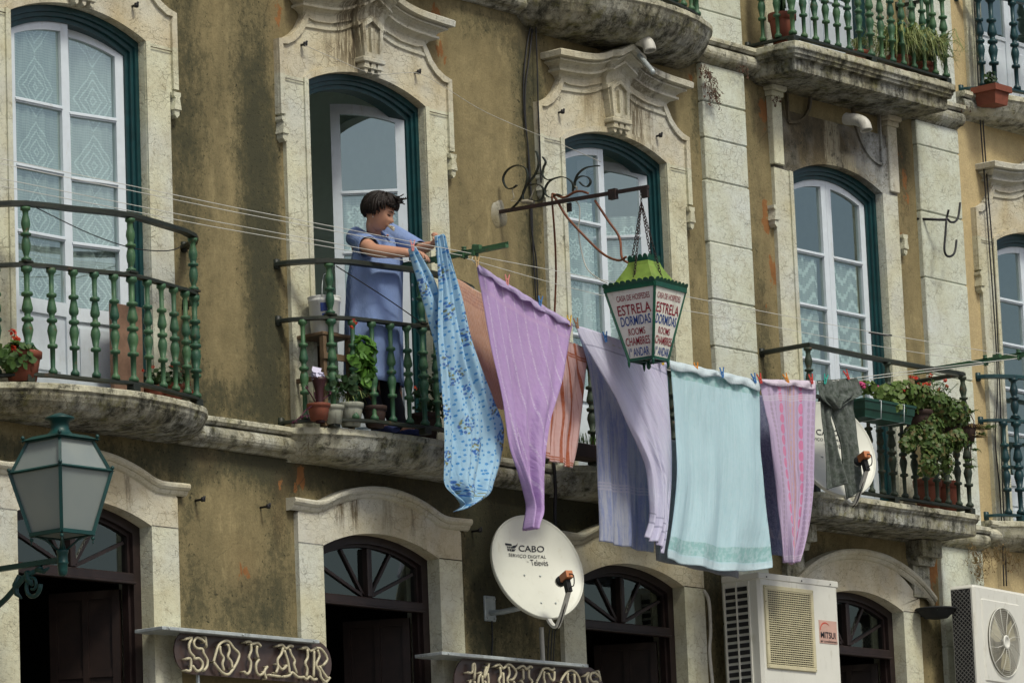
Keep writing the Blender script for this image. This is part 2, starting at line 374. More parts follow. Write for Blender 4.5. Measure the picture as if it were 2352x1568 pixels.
M['glassdark'] = m_glass('fanlight_glass', (.5, .55, .55), .12)
M['terra'] = m_simple('terracotta', (.19, .055, .030), .75, var=.2, dirt=.2)
M['black'] = m_simple('black_cable', (.012, .012, .014), .5)
M['steel'] = m_simple('galvanised_steel', (.42, .46, .46), .45, metal=.3, var=.2, dirt=.2)
# ================================================================ the two buildings
def lerp(a, b, t): return a + (b - a) * t
def interp(pts, n):
    """resample polyline evenly to n+1 points"""
    L = [0]
    for a, b in zip(pts, pts[1:]): L.append(L[-1] + sqrt((a[0]-b[0])**2 + (a[1]-b[1])**2))
    out = []; j = 0
    for i in range(n+1):
        d = L[-1] * i / n
        while j < len(L)-2 and L[j+1] < d: j += 1
        t = (d - L[j]) / max(1e-9, L[j+1]-L[j]); out.append((lerp(pts[j][0], pts[j+1][0], t), lerp(pts[j][1], pts[j+1][1], t)))
    return out
def smooth(pts, n, it=2):
    for _ in range(it):
        q = [pts[0]]
        for a, b in zip(pts, pts[1:]): q += [(lerp(a[0],b[0],.25), lerp(a[1],b[1],.25)), (lerp(a[0],b[0],.75), lerp(a[1],b[1],.75))]
        q.append(pts[-1]); pts = q
    return interp(pts, n)
def mirror(right):
    """right half from bottom right to apex -> full path from bottom left to bottom right"""
    left = [(-x, z) for x, z in right]
    return left[:-1] + [(0, right[-1][1])] + right[:-1][::-1]
def arch(hw, z0, spring, rise, nj=6, na=12):
    """right half: jamb up, then segmental arch to the apex"""
    pts = [(hw, lerp(z0, spring, i/nj)) for i in range(nj)]
    Rr = (hw*hw + rise*rise) / (2*rise); a0 = math.asin(hw/Rr)
    for i in range(na+1):
        a = a0 * (1 - i/na); pts.append((Rr*sin(a), spring + rise - Rr + Rr*cos(a)))
    return pts
def shift(p, cx, dz=0): return [(x+cx, z+dz) for x, z in p]

khaki = root('old_building', 'ochre plastered old building with pale stone door surrounds and green balcony railings', 'building', (0, 0, 0))
yellow = root('yellow_building', 'smooth yellow painted building at the right edge with dark teal railings', 'building', (8, 0, 0))
F1, F2 = 6.05, 9.40
DOORS = [(-2.67, 0), (0.0, 0), (2.645, 0), (5.354, .16)]     # first-floor balcony doors
GDOOR = [-2.70, -.005, 2.645, 5.35]

# walls: fine sheets with the openings left out, stain and painted-shade attributes on the vertices
def blob(X, Z, px, py, rx, ry):
    c = BC.setdefault((px, py), W(px, py, 0)); sx = rx / 225.0; sz = ry / 345.0
    d = ((X-c[0])/sx)**2 + ((Z-c[2])/sz)**2
    return exp(-d)
BC = {}
MOULD_SHADE = [(420,150,60,330,.6),(430,520,45,260,.35),(585,260,50,300,.85),(600,600,40,300,.7),(540,930,120,60,.6),(430,880,50,120,.5),(620,820,35,200,.7),
 (1215,180,40,260,.8),(1130,60,120,50,.5),(1225,560,30,250,.7),(1060,480,30,200,.2),(1110,900,60,90,.2),(1600,230,25,200,.5),(1590,600,30,300,.3),
 (560,1060,260,45,.75),(900,1120,220,50,.8),(430,1250,30,250,.45),(560,1400,110,80,.6),(640,1250,40,200,.5),(1100,1350,60,250,.75),(1200,1180,120,140,.9),(1250,1400,120,200,.7),  # blobs under the ledge paint its shade into the mould mask too
 (1300,1150,260,60,.9),(1640,1330,60,300,.7),(1740,600,30,500,.35),(1780,250,60,90,.6),(2070,400,30,150,.5),(2060,700,30,300,.45),(2050,330,50,60,.5),
 (100,1050,260,40,.9),(1050,1080,60,60,.6),(2160,1450,50,150,.6),(1860,1290,80,70,.9),(1760,800,30,200,.3)]
ORANGE = [(635,30,16,40,1),(1000,55,22,45,1),(1010,110,18,50,1),(690,1090,16,45,1),(640,1190,14,60,.6),(1760,500,18,60,1),(1755,270,26,60,.9),(1775,620,20,60,.9),
 (2080,450,24,80,.8),(2070,560,22,50,.8),(1590,180,20,30,.6),(1290,120,20,25,.8),(2140,1300,28,110,1),(1870,1250,20,80,.6),(1230,1400,20,90,.5),(560,1300,30,60,.55),
 (470,1060,26,40,.5),(1330,1090,60,40,.6),(650,1120,18,30,.8),(860,1110,180,30,.35),(1750,700,24,40,.5),(2060,350,30,40,.6),(1200,85,60,40,.4),(220,1080,60,20,.5)]
def wall_sheet(name, mat, parent, x0, x1, z0, z1, step, holes, stains=True):
    nx = round((x1-x0)/step); nz = round((z1-z0)/step); mb = MB(); 
    xs = [x0 + (x1-x0)*i/nx for i in range(nx+1)]; zs = [z0 + (z1-z0)*j/nz for j in range(nz+1)]
    mb.v = []
    for z in zs:
        for x in xs:
            n = noise.fractal(Vector((x*.9, 0, z*.9)), 1.0, 2.0, 3)
            mb.v.append(Vector((x, n*.006, z)))
    for j in range(nz):
        for i in range(nx):
            cx, cz = (xs[i]+xs[i+1])/2, (zs[j]+zs[j+1])/2
            if any(a < cx < b and c < cz < d for a, b, c, d in holes): continue
            mb.f.append((j*(nx+1)+i, j*(nx+1)+i+1, (j+1)*(nx+1)+i+1, (j+1)*(nx+1)+i)); mb.m.append(0); mb.sm.append(True)
    o = mb.build(name, mat, parent, fix=False)
    # keep the two attributes, painted in facade metres
    if stains:
        am = o.data.attributes.new('mould', 'FLOAT', 'POINT'); ao = o.data.attributes.new('orange', 'FLOAT', 'POINT')
        vm = []; vo = []
        for v in mb.v:
            a = b = 0
            if v.z > 3.9 and v.x > -4.4:
                for px, py, rx, ry, s in MOULD_SHADE: a += s*blob(v.x, v.z, px, py, rx, ry)
                for px, py, rx, ry, s in ORANGE: b = max(b, s*blob(v.x, v.z, px, py, rx, ry))
            vm.append(min(a, 1.1)); vo.append(b)
        am.data.foreach_set('value', vm); ao.data.foreach_set('value', vo)
    return o
holes = []
for cx, dz in DOORS: holes.append((cx-.64, cx+.64, F1-.02, 8.60+dz))
for cx in GDOOR: holes.append((cx-.62, cx+.62, 0, 5.52))
for cx in (5.354, 2.645, 0, -2.67): holes.append((cx-.64, cx+.64, F2-.02, 11.9))
wall_sheet('wall', M['plaster'], khaki, -6, 7.04, 0, 12.6, .05, holes)
yholes = [(8.07-.64, 8.07+.64, F1+.05, 8.6), (8.07-.64, 8.07+.64, F2+.05, 11.9), (8.07-.6, 8.07+.6, 0, 5.4)]
wall_sheet('wall', M['yellow'], yellow, 7.04, 11, 0, 12.6, .1, yholes, False)
# bodies behind the sheets, so the buildings are closed solids
def shell(parent, x0, x1, mat, ztop=12.6):
    mb = MB(); mb.box((x0, 4.0, 0), (x1, 4.1, ztop)); mb.box((x0, .02, ztop), (x1, 4.1, ztop+.1)); 
    mb.box((x0, .02, 0), (x0+.05, 4.0, ztop)); mb.box((x1-.05, .02, 0), (x1, 4.0, ztop)); mb.box((x0+.05, .3, 9.1), (x1-.05, 4.0, 9.2)); mb.box((x0+.05, .3, 5.75), (x1-.05, 4.0, 5.85))
    mb.build('shell', mat, parent)
shell(khaki, -6, 7.03, M['room']); shell(yellow, 7.05, 11, M['room'])

def room(parent, cx, z0, z1, mat, w=1.0, dep=2.2):
    mb = MB(); x0, x1, y0, y1 = cx-w, cx+w, .24, dep
    vs = [(x0,y0,z0),(x1,y0,z0),(x1,y1,z0),(x0,y1,z0),(x0,y0,z1),(x1,y0,z1),(x1,y1,z1),(x0,y1,z1)]
    mb.add(vs, [(0,1,2,3),(4,7,6,5),(1,5,6,2),(2,6,7,3),(3,7,4,0)])
    # front wall around the opening
    mb.add([(x0,y0,z0),(cx-.6,y0,z0),(cx-.6,y0,z1),(x0,y0,z1)], [(0,1,2,3)]); mb.add([(x1,y0,z0),(cx+.6,y0,z0),(cx+.6,y0,z1),(x1,y0,z1)], [(0,3,2,1)])
    mb.add([(cx-.6,y0,z1-.25),(cx+.6,y0,z1-.25),(cx+.6,y0,z1),(cx-.6,y0,z1)], [(0,1,2,3)])
    mb.build('room', mat, parent, fix=False)

UP_OUT = [(.80, 0), (.80, 2.03), (.863, 2.06), (.863, 2.575), (.80, 2.585), (.735, 2.615), (.675, 2.665), (.63, 2.73), (.60, 2.80), (.52, 2.79), (.36, 2.80), (.14, 2.86), (0, 2.93)]
WAVE = [(.60, 2.715), (.50, 2.72), (.34, 2.73), (.22, 2.755), (.10, 2.81), (0, 2.865)]   # foot of the cornice, relative to the floor
def upper_surround(parent, cx, dz, style='full', mats=None):
    z0 = F1
    mats = mats or (M['stone'], M['stone_head'])
    zs = [z0, 6.6, 7.2, 7.7, 8.10, 8.12, 8.25]
    inn = [(.58, z) for z in zs] + interp(arch(.58, z0, 8.39+dz, .125, 1, 16)[1:], 16)
    if style == 'low': out = [(.80, z) for z in zs] + interp([(.80, 8.40+dz), (.80, 9.02), (.5, 9.02), (0, 9.02)], 16)
    else: out = [(.80 if z < 8.11 else .863, z) for z in zs] + [(x, z+dz) for x, z in interp([(.863, 8.39), (.863, 8.62)] + [(x, z0+z) for x, z in UP_OUT[4:]], 16)]
    O = shift(mirror(out), cx); I = shift(mirror(inn), cx)
    yf = -.032
    k = 5   # jamb points each side
    zj = 8.36 + dz
    mb = MB(); mb.ring(O, I, yf); mb.wallstrip(O, yf, .012); mb.wallstrip(I, yf, .24)
    # lip moulding round the opening
    def offs(path, d):
        r = []
        for i, (x, z) in enumerate(path):
            a = path[max(i-1,0)]; b = path[min(i+1,len(path)-1)]; tx, tz = b[0]-a[0], b[1]-a[1]; L = sqrt(tx*tx+tz*tz) or 1
            r.append((x - tz/L*d, z + tx/L*d))
        return r
    A = offs(I, .002); B = offs(I, .042)
    for p, q, ya, yb in ((A, B, yf-.014, yf-.014),): mb.ring(B, A, ya)
    mb.wallstrip(A, yf-.014, yf+.03); mb.wallstrip(B, yf-.014, yf+.002)
    # raised border following the outline
    OB = O[5:len(O)-5]; C2 = offs(OB, -.002); D2 = offs(OB, -.048)
    if style != 'low': mb.ring(C2, D2, yf-.020); mb.wallstrip(C2, yf-.020, yf+.01); mb.wallstrip(D2, yf-.020, yf+.002)
    o = mb.build('door_surround', mats[0], parent)
    # colour split: heads are warmer and more stained
    o.data.materials.append(mats[1])
    for p in o.data.polygons:
        c = p.center
        if c.z + ORI[parent.name].z > zj: p.material_index = 1
    # joint between head stone and jambs
    if style != 'low':
        j = MB()
        for s in (-1, 1):
            j.box((min(cx+s*.60, cx+s*.868), yf-.0135, zj), (max(cx+s*.60, cx+s*.868), yf-.010, zj+.006))
        j.build('joint', M['stone_dark'], o)
    if style == 'low':      # two D-shaped blind panels and side strips under the slab
        for s, x0, x1, za, zb_ in ((-1, cx-.60, cx-.30, 8.93, 9.16), (1, cx+.26, cx+.60, 8.78, 9.16)):
            d = MB(); ox = x0 if s < 0 else x1; ww = x1-x0; pts = [(ox, za)] + [(ox - s*ww*sin(q), 9.17 - (9.17-za)*cos(q)) for q in [pi/2*i/10 for i in range(11)]] + [(ox - s*ww, 9.19), (ox, 9.19)]
            d.strap([Vector((x, yf-.006, z)) for x, z in pts], .026, .022, (0, 1, 0), closed=True); d.build('blind_panel', M['stone_dark'], o)
        for s in (-1, 1):
            d = MB(); xa, xb = sorted((cx+s*.69, cx+s*.81)); d.bbox((xa, yf-.022, 8.58), (xb, 0, 9.10), .006); d.bbox((xa-.015, yf-.035, 9.10), (xb+.015, 0, 9.14), .006); d.bbox((xa-.03, yf-.06, 9.14), (xb+.03, 0, 9.20), .01); d.build('side_strip', M['stone'] if s < 0 else M['stone_head'], o)
    # drop ornaments on the edges
    for s in (-1, 1):
        d = MB(); x = cx + s*.835; z = 8.10 + dz
        d.prism([(x-.032,z),(x+.032,z),(x+.032,z-.022),(x+.022,z-.035),(x-.022,z-.035),(x-.032,z-.022)], yf-.03, 0)
        d.prism([(x-.018,z-.034),(x+.018,z-.034),(x+.032,z-.112),(x-.032,z-.112)], yf-.034, 0)
        d.prism([(x-.024,z-.11),(x+.024,z-.11),(x+.020,z-.145),(x,z-.165),(x-.020,z-.145)], yf-.024, 0)
        d.build('drop_ornament', M['stone'], o)
    if style == 'full':
        # cornice, broken forward over the centre
        prof = [(.028,-.014),(.046,-.004),(.046,.016),(.034,.020),(.034,.050),(.040,.078),(.058,.100),(.082,.112),(.108,.116),(.108,.132),(.090,.136),(.096,.148),(.112,.162),(.134,.172),(.152,.176),(.152,.186),(.140,.190),(.142,.196),(.186,.200),(.190,.238),(.182,.246),(.0,.252)]
        wv = smooth([(x, z) for x, z in WAVE], 22, 2)
        path = mirror(wv)
        cols = []
        for i, (x, z) in enumerate(path): cols.append((x, z, 0.0))
        new = []
        for (x, z, f) in cols: new.append((x, z, .055 if abs(x) < .135 else 0))
        mb = MB(); cl = []
        # end returns
        first = new[0]; last = new[-1]
        seq = [('L',)+first] + [('M',)+c for c in new] + [('R',)+last]
        prevf = 0
        for kd, x, z, f in seq:
            if kd == 'M' and f != prevf:      # step forward / back
                xe = -.135 if x < 0 else .135
                cl.append(('M', xe, z, prevf)); cl.append(('M', xe, z, f)); prevf = f
            cl.append((kd, x, z, f))
        vs = []; hw = .60
        for kd, x, z, f in cl:
            for p, h in prof:
                xx = x * (hw + p - .03) / hw if f == 0 else x * (1 + p*.25)
                pt = (p + f) if p > 0 else 0
                y = -pt if kd == 'M' else 0.0
                if f > 0 and h < .05 : pass
                vs.append((cx + xx, y, F1 + dz + z + h - .02))
        npf = len(prof); fs = []
        for i in range(len(cl)-1):
            for k2 in range(npf-1): fs.append((i*npf+k2, (i+1)*npf+k2, (i+1)*npf+k2+1, i*npf+k2+1))
        mb.add(vs, fs); mb.build('cornice', M['cornice'], o)
        # console with two slots and three drops
        mb = MB(); zc = F1 + dz
        zt, zb = zc + 2.80, zc + 2.56
        pk = [(-.118, zt-.02), (0, zt+.045), (.118, zt-.02), (.088, zb), (-.088, zb)]
        mb.prism([(cx+x, z) for x, z in pk], -.085, -.02)
        # raised fluting bars leave two dark slots
        for xa, xb in ((-.088, -.062), (-.016, .016), (.062, .088)):
            mb.add([(cx+xa*1.18,-.108,zt-.03),(cx+xb*1.18,-.108,zt-.03),(cx+xb,-.108,zb+.01),(cx+xa,-.108,zb+.01),(cx+xa*1.18,-.08,zt-.03),(cx+xb*1.18,-.08,zt-.03),(cx+xb,-.08,zb+.01),(cx+xa,-.08,zb+.01)],
                   [(0,1,2,3),(0,4,5,1),(1,5,6,2),(2,6,7,3),(3,7,4,0)])
        mb.prism([(cx-.105,zt-.045),(cx,zt+.02),(cx+.105,zt-.045),(cx+.105,zt-.01),(cx,zt+.05),(cx-.105,zt-.01)], -.110, -.02)
        mb.box((cx-.084,-.107,zb+.008),(cx+.084,-.08,zb+.04))
        mb.bbox((cx-.108,-.118,zb-.028),(cx+.108,-.02,zb+.006), .006)
        for xo in (-.066, 0, .066):
            mb.prism([(cx+xo-.018,zb-.029),(cx+xo+.018,zb-.029),(cx+xo+.030,zb-.066),(cx+xo-.030,zb-.066)], -.085-.02, -.02)
            mb.prism([(cx+xo-.018,zb-.066),(cx+xo+.018,zb-.066),(cx+xo+.014,zb-.092),(cx+xo,zb-.104),(cx+xo-.014,zb-.092)], -.094, -.02)
        mb.build('console', M['cornice'], o)
    return o

def leaf(parent, hx, hy, z0, spring, rise, hw_arch, cx, x0, x1, ang, hinge, muntins, zpanel, name='leaf', curtain=None, cur_top=None, panes=True, stile=.062, ctext=None, cur_w=1.0, cw0=0.0):
    """one glazed door leaf; x0..x1 closed span; ang opens it inwards about its hinge side"""
    def top(x, drop):
        Rr = (hw_arch**2 + rise**2) / (2*rise); u = min(abs(x-cx), hw_arch); return spring + rise - Rr + sqrt(Rr*Rr - u*u) - drop
    hxp = x1 if hinge == 'R' else x0
    sg = 1 if hinge == 'R' else -1
    def T(p):
        x, y, z = p; d = x - hxp
        return (hxp + d*cos(ang) + (y-hy)*sin(ang)*sg, hy + (y-hy)*cos(ang) - d*sin(ang)*sg, z)
    mb = MB(); n = 8
    def plate(xa, xb, fz0, fz1, ya, yb, m=n):
        vs = []; 
        for i in range(m+1):
            x = lerp(xa, xb, i/m); vs += [T((x,ya,fz0(x))), T((x,ya,fz1(x))), T((x,yb,fz0(x))), T((x,yb,fz1(x)))]
        fs = []
        for i in range(m):
            a = i*4; b = a+4; fs += [(a,b,b+1,a+1),(a+2,a+3,b+3,b+2),(a+1,b+1,b+3,a+3),(a,a+2,b+2,b)]
        fs += [(0,1,3,2),(m*4,m*4+2,m*4+3,m*4+1)]
        mb.add(vs, fs)
    ya, yb = hy, hy+.042; dr = .012
    con = lambda c: (lambda x: c)
    plate(x0, x0+stile, con(z0), lambda x: top(x, dr), ya, yb, 2); plate(x1-stile, x1, con(z0), lambda x: top(x, dr), ya, yb, 2)
    plate(x0+stile, x1-stile, lambda x: top(x, dr+.068), lambda x: top(x, dr), ya+.001, yb-.001)
    for z in muntins:
        plate(x0+stile, x1-stile, con(z-.016), con(z+.014), ya+.002, yb-.002, 1); plate(x0+stile-.004, x1-stile+.004, con(z-.006), con(z+.006), ya-.007, ya+.004, 1)
    plate(x0+stile, x1-stile, con(zpanel-.04), con(zpanel+.045), ya+.001, yb-.001, 1)
    plate(x0+stile, x1-stile, con(z0), con(z0+.11), ya+.001, yb-.001, 1)
    plate(x0+stile, x1-stile, con(z0+.10), con(zpanel-.03), ya+.016, yb-.01, 1)
    plate(x0+stile+.045, x1-stile-.045, con(z0+.15), con(zpanel-.08), ya+.006, ya+.018, 1)
    o = mb.build(name, M['white'], parent)
    g = MB(); a, b = x0+stile-.003, x1-stile+.003; yy = ya+.022
    m = 6; vs = []
    for i in range(m+1):
        x = lerp(a, b, i/m); vs += [T((x, yy, zpanel+.03)), T((x, yy, top(x, dr+.06)))]
    g.add(vs, [(i*2, i*2+2, i*2+3, i*2+1) for i in range(m)])
    po = g.build('pane', M['glass'], parent, fix=False)
    if curtain:
        g = MB(); a, b = x0+stile+.004+cw0, lerp(x0+stile, x1-stile, cur_w)-.004; yy = ya+.034; m = 26; kk = 14
        uvs = []; vs = []
        for i in range(m+1):
            x = lerp(a, b, i/m); zt = min(top(x, dr+.065), cur_top) if cur_top else top(x, dr+.065)
            for k in range(kk+1):
                z = lerp(zpanel+.05, zt, k/kk); vs.append(T((x, yy + .006*sin(x*90 + z*2) + .004*sin(x*47), z))); uvs.append((x-a, z))
        g.add(vs, [(i*(kk+1)+k, (i+1)*(kk+1)+k, (i+1)*(kk+1)+k+1, i*(kk+1)+k+1) for i in range(m) for k in range(kk)], 0, True)
        c = g.build('lace_curtain', curtain, None, fix=False)
        ul = c.data.uv_layers.new(name='UV')
        for lp in c.data.loops: ul.data[lp.index].uv = uvs[lp.vertex_index]
        single(c, ctext, 'curtain', 'lace curtains behind the balcony door panes')
    return o

def green_frame(parent, cx, z0, spring, rise, hw, y=.022, mat=None):
    """moulded door lining: three steps"""
    mb = MB(); prev = None
    steps = [(-.03, y+.03), (-.03, y), (.028, y), (.030, y+.018), (.052, y+.020), (.054, y+.040), (.078, y+.042), (.080, .16)]
    rings = []
    for ins, yy in steps:
        p = shift(mirror(arch(hw-ins, z0, spring-ins*.3, rise, 4, 12)), cx)
        p = [(x, z-(ins*.75 if z > spring-.05 else 0)) for x, z in p]
        rings.append([(x, yy, z) for x, z in p])
    n = len(rings[0]); vs = [q for r in rings for q in r]
    fs = [(i*n+k, i*n+k+1, (i+1)*n+k+1, (i+1)*n+k) for i in range(len(rings)-1) for k in range(n-1)]
    mb.add(vs, fs); 
    mb.bbox((cx-hw+.08, y+.03, z0), (cx+hw-.08, .22, z0+.035))
    return mb.build('door_frame', mat or M['frame'], parent)

L_dia = m_lace('lace_diamond', 'diamond'); L_zig = m_lace('lace_zigzag', 'zigzag'); L_flo = m_lace('lace_flower', 'flower')
def french_door(parent, cx, dz, leaves):
    sp = 8.355 + dz; fr = green_frame(parent, cx, F1, 8.385+dz, .122, .578)
    for L in leaves: leaf(fr, 0, .078, F1+.035, sp-.012, .11, .505, cx, **L)
mun = lambda off: [7.885+off, 7.475+off, 7.065+off]
for i, (cx, dz) in enumerate(DOORS):
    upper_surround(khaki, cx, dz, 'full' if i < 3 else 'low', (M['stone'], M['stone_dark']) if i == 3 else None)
    room(khaki, cx, F1-.02, 9.05, M['room'])
french_door(khaki, -2.67, 0, [dict(x0=-2.67-.498, x1=-2.67+.02, ang=0, hinge='L', muntins=mun(0), zpanel=6.62, curtain=L_dia, ctext='white lace curtain with diamonds in the left leaf of the leftmost balcony door'),
   dict(x0=-2.67+.022, x1=-2.67+.498, ang=radians(9), hinge='R', muntins=mun(0), zpanel=6.62, curtain=L_dia, ctext='white lace curtain with diamonds in the right, ajar leaf of the leftmost balcony door')])
french_door(khaki, 0, 0, [dict(x0=.002, x1=.498, ang=radians(52), hinge='R', muntins=mun(-.06), zpanel=6.62, curtain=L_flo, cur_top=7.80, ctext='white crochet curtain in the open door leaf behind the woman'),
   dict(x0=-.498, x1=-.002, ang=radians(96), hinge='L', muntins=mun(-.06), zpanel=6.62)])
french_door(khaki, 2.645, 0, [dict(x0=2.645-.498, x1=2.645+.0, ang=0, hinge='L', muntins=mun(-.02), zpanel=6.62, curtain=L_flo, cur_top=8.02, cur_w=.86, ctext='lace curtain in the closed leaf of the door behind the hanging lantern sign'),
   dict(x0=2.645+.002, x1=2.645+.498, ang=radians(50), hinge='R', muntins=mun(-.02), zpanel=6.62, curtain=L_flo, cur_top=8.02, ctext='lace curtain in the open leaf of the door behind the hanging lantern sign')])
french_door(khaki, 5.354, .16, [dict(x0=5.354-.498, x1=5.354+.0, ang=0, hinge='L', muntins=mun(.115), zpanel=6.74, curtain=L_zig, cur_top=7.97, cur_w=.86, ctext='zigzag lace curtain in the left leaf of the door above the flowery balcony'),
   dict(x0=5.354+.002, x1=5.354+.498, ang=0, hinge='R', muntins=mun(.115), zpanel=6.74, curtain=L_zig, cur_top=7.97, cur_w=.90, ctext='zigzag lace curtain in the right leaf of the door above the flowery balcony')])
# second-floor doors (their feet show above the upper balconies)
def simple_door(parent, cx, z0, mat=None, fmat=None):
    mb = MB()
    hw = .58
    for s in (-1, 1): mb.bbox((min(cx+s*.58, cx+s*.80), -.032, z0), (max(cx+s*.58, cx+s*.80), .24, z0+2.4), .006)
    mb.bbox((cx-.80, -.032, z0+2.4), (cx+.80, .24, z0+2.55)); o = mb.build('door_surround', M['stone'], parent)
    f = MB()
    for s in (-1, 1): f.bbox((min(cx+s*.498, cx+s*.579), .02, z0), (max(cx+s*.498, cx+s*.579), .15, z0+2.4))
    f.bbox((cx-.498, .02, z0+2.33), (cx+.498, .15, z0+2.4)); fo = f.build('door_frame', fmat or M['frame'], parent)
    for a, b in ((-.498, -.001), (.001, .498)):
        l = MB(); y = .085
        l.bbox((cx+a, y, z0+.02), (cx+a+.06, y+.04, z0+2.33)); l.bbox((cx+b-.06, y, z0+.02), (cx+b, y+.04, z0+2.33))
        for zz in (.02, .62, 1.03, 1.44, 1.85, 2.27): l.bbox((cx+a+.06, y+.002, z0+zz), (cx+b-.06, y+.038, z0+zz+(.1 if zz < .1 else .035)))
        l.bbox((cx+a+.055, y+.014, z0+.1), (cx+b-.055, y+.03, z0+.63)); l.bbox((cx+a+.11, y+.004, z0+.17), (cx+b-.11, y+.016, z0+.55))
        l.build('leaf', M['white'], fo)
        g = MB(); g.add([(cx+a+.055, y+.02, z0+.64), (cx+b-.055, y+.02, z0+.64), (cx+b-.055, y+.02, z0+2.3), (cx+a+.055, y+.02, z0+2.3)], [(0,1,2,3)]); g.build('pane', M['glass'], fo, fix=False)
    return fo
for cx in (-2.67, 0, 2.645, 5.354): simple_door(khaki, cx, F2); room(khaki, cx, F2-.02, 12.2, M['room'])
# yellow building doors
upper_surround(yellow, 8.07, 0, 'full'); room(yellow, 8.07, F1+.03, 9.05, M['room'])
fr = green_frame(yellow, 8.07, F1+.08, 8.385, .122, .578)
for a, b, h in ((-.498, 0, 'L'), (.002, .498, 'R')): leaf(fr, 0, .078, F1+.1, 8.343, .11, .505, 8.07, x0=8.07+a, x1=8.07+b, ang=0, hinge=h, muntins=[7.96, 7.60, 7.24, 6.88], zpanel=6.5)
simple_door(yellow, 8.07, F2+.1); room(yellow, 8.07, F2+.08, 12.2, M['room'])

# ground-floor doors
def ground_door(cx, kind):
    inn = arch(.568, .02, 5.33, .118, 8, 14); n = len(inn)
    if kind == 'ear':
        top = [(.80, 5.56), (.72, 5.57), (.60, 5.575), (.52, 5.60), (.44, 5.635), (.30, 5.68), (.15, 5.71), (0, 5.72)]
        ow = .80
    else:
        top = [(.79, 5.40), (.74, 5.48), (.62, 5.57), (.45, 5.65), (.25, 5.70), (0, 5.715)]; ow = .79
    out = [(ow, lerp(.02, 5.33, i/8)) for i in range(8)] + [(ow, 5.33)] + smooth([(ow, 5.45)] + top, n-10, 1)
    O = shift(mirror(out), cx); I = shift(mirror(inn), cx); mb = MB()
    mb.ring(O, I, -.035); mb.wallstrip(O, -.035, .012); mb.wallstrip(I, -.035, .26)
    o = mb.build('door_surround', M['stone'], khaki)
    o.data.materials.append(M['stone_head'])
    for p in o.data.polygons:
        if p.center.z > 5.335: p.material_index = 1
    j = MB()
    for s in (-1, 1): j.box((min(cx+s*.57, cx+s*.803), -.0365, 5.330), (max(cx+s*.57, cx+s*.803), -.034, 5.337))
    j.build('joint', M['stone_dark'], o)
    # hood moulding
    if kind == 'ear': path = smooth([(.87, 5.60), (.80, 5.60), (.66, 5.595), (.58, 5.605), (.50, 5.64), (.42, 5.672), (.28, 5.712), (.14, 5.735), (0, 5.742)], 22, 2)
    else: path = smooth([(.90, 5.455), (.80, 5.53), (.66, 5.61), (.48, 5.68), (.25, 5.735), (0, 5.748)], 22, 2)
    pth = shift(mirror(path), cx + (.06 if kind != 'ear' else 0))
    prof = [(.035,-.045),(.050,-.036),(.060,-.022),(.062,-.012),(.072,-.010),(.084,.004),(.086,.020),(.078,.032),(.0,.036)]
    vs = []; fs = []
    for i, (x, z) in enumerate(pth):
        for p, h in prof: vs.append((x, -p, z + h - .02))
    k = len(prof); m = len(pth)
    for i in range(m-1): fs += [(i*k+q, (i+1)*k+q, (i+1)*k+q+1, i*k+q+1) for q in range(k-1)]
    for i in (0, (m-1)*k):
        vs += [(vs[i+q][0], 0, vs[i+q][2]) for q in range(k)]; b = len(vs)-k; fs += [(i+q, i+q+1, b+q+1, b+q) for q in range(k-1)]
    mb = MB(); mb.add(vs, fs); mb.build('hood_moulding', M['cornice'], o)
    # dark wooden frame with fanlight
    mb = MB(); y0, y1 = .07, .15
    fi = shift(mirror(arch(.505, .02, 5.29, .105, 8, 14)), cx); fo = shift(mirror(arch(.569, .02, 5.33, .118, 8, 14)), cx)
    mb.ring(fo, fi, y0); mb.wallstrip(fi, y0, y1); 
    fi2 = shift(mirror(arch(.485, .02, 5.275, .10, 8, 14)), cx); mb.ring(fi, fi2, y0+.03); mb.wallstrip(fi2, y0+.03, y1)
    mb.bbox((cx-.505, y0-.012, 4.985), (cx+.505, y1, 5.045), .008); mb.bbox((cx-.505, y0-.03, 4.975), (cx+.505, y0, 4.99), .004)
    mb.bbox((cx-.022, y0+.0, 5.046), (cx+.022, y1, 5.37), .008)
    for s in (-1, 1):
        for xe, ze in ((.46, 5.235), (.24, 5.345)):
            mb.bar((cx+s*.03, y0+.045, 5.055), (cx+s*xe, y0+.045, ze), .020, .020, up=(0, 1, 0))
    fr = mb.build('door_frame', M['wood'], khaki)
    g = MB(); p = shift(mirror(arch(.49, 5.04, 5.27, .10, 2, 14)), cx); g.add([(x, y0+.05, z) for x, z in p], [list(range(len(p)))]); g.build('pane', M['glassdark'], fr, fix=False)
    l = MB()   # inner leaves, folded back into the dark
    for s in (-1, 1):
        a = radians(62) * 1; ux, uy = cos(a), sin(a)
        hx = cx + s*.485
        for k0, k1 in ((0, .05), (.20, .24), (.40, .45)):
            p0 = Vector((hx - s*ux*k0, .17+uy*k0, 0)); p1 = Vector((hx - s*ux*k1, .17+uy*k1, 0)); c = (p0+p1)/2
            l.obox((c.x, c.y, 2.48), (p1-p0, (0,0,1), (p1-p0).cross(Vector((0,0,1)))), ((p1-p0).length/2, 2.47, .02))
        for zz in (4.93, 4.45, 3.9, 2.8, 1.7, .1):
            p0 = Vector((hx, .17, zz)); p1 = Vector((hx - s*ux*.45, .17+uy*.45, zz)); l.bar(p0, p1, .03, .05)
        p0 = Vector((hx - s*ux*.02, .175+uy*.02, 0)); p1 = Vector((hx - s*ux*.43, .175+uy*.43, 0)); c = (p0+p1)/2
        l.obox((c.x, c.y+.004, 2.48), (p1-p0, (0,0,1), (p1-p0).cross(Vector((0,0,1)))), ((p1-p0).length/2, 2.46, .006))
    l.build('leaf', M['woodin'], fr)
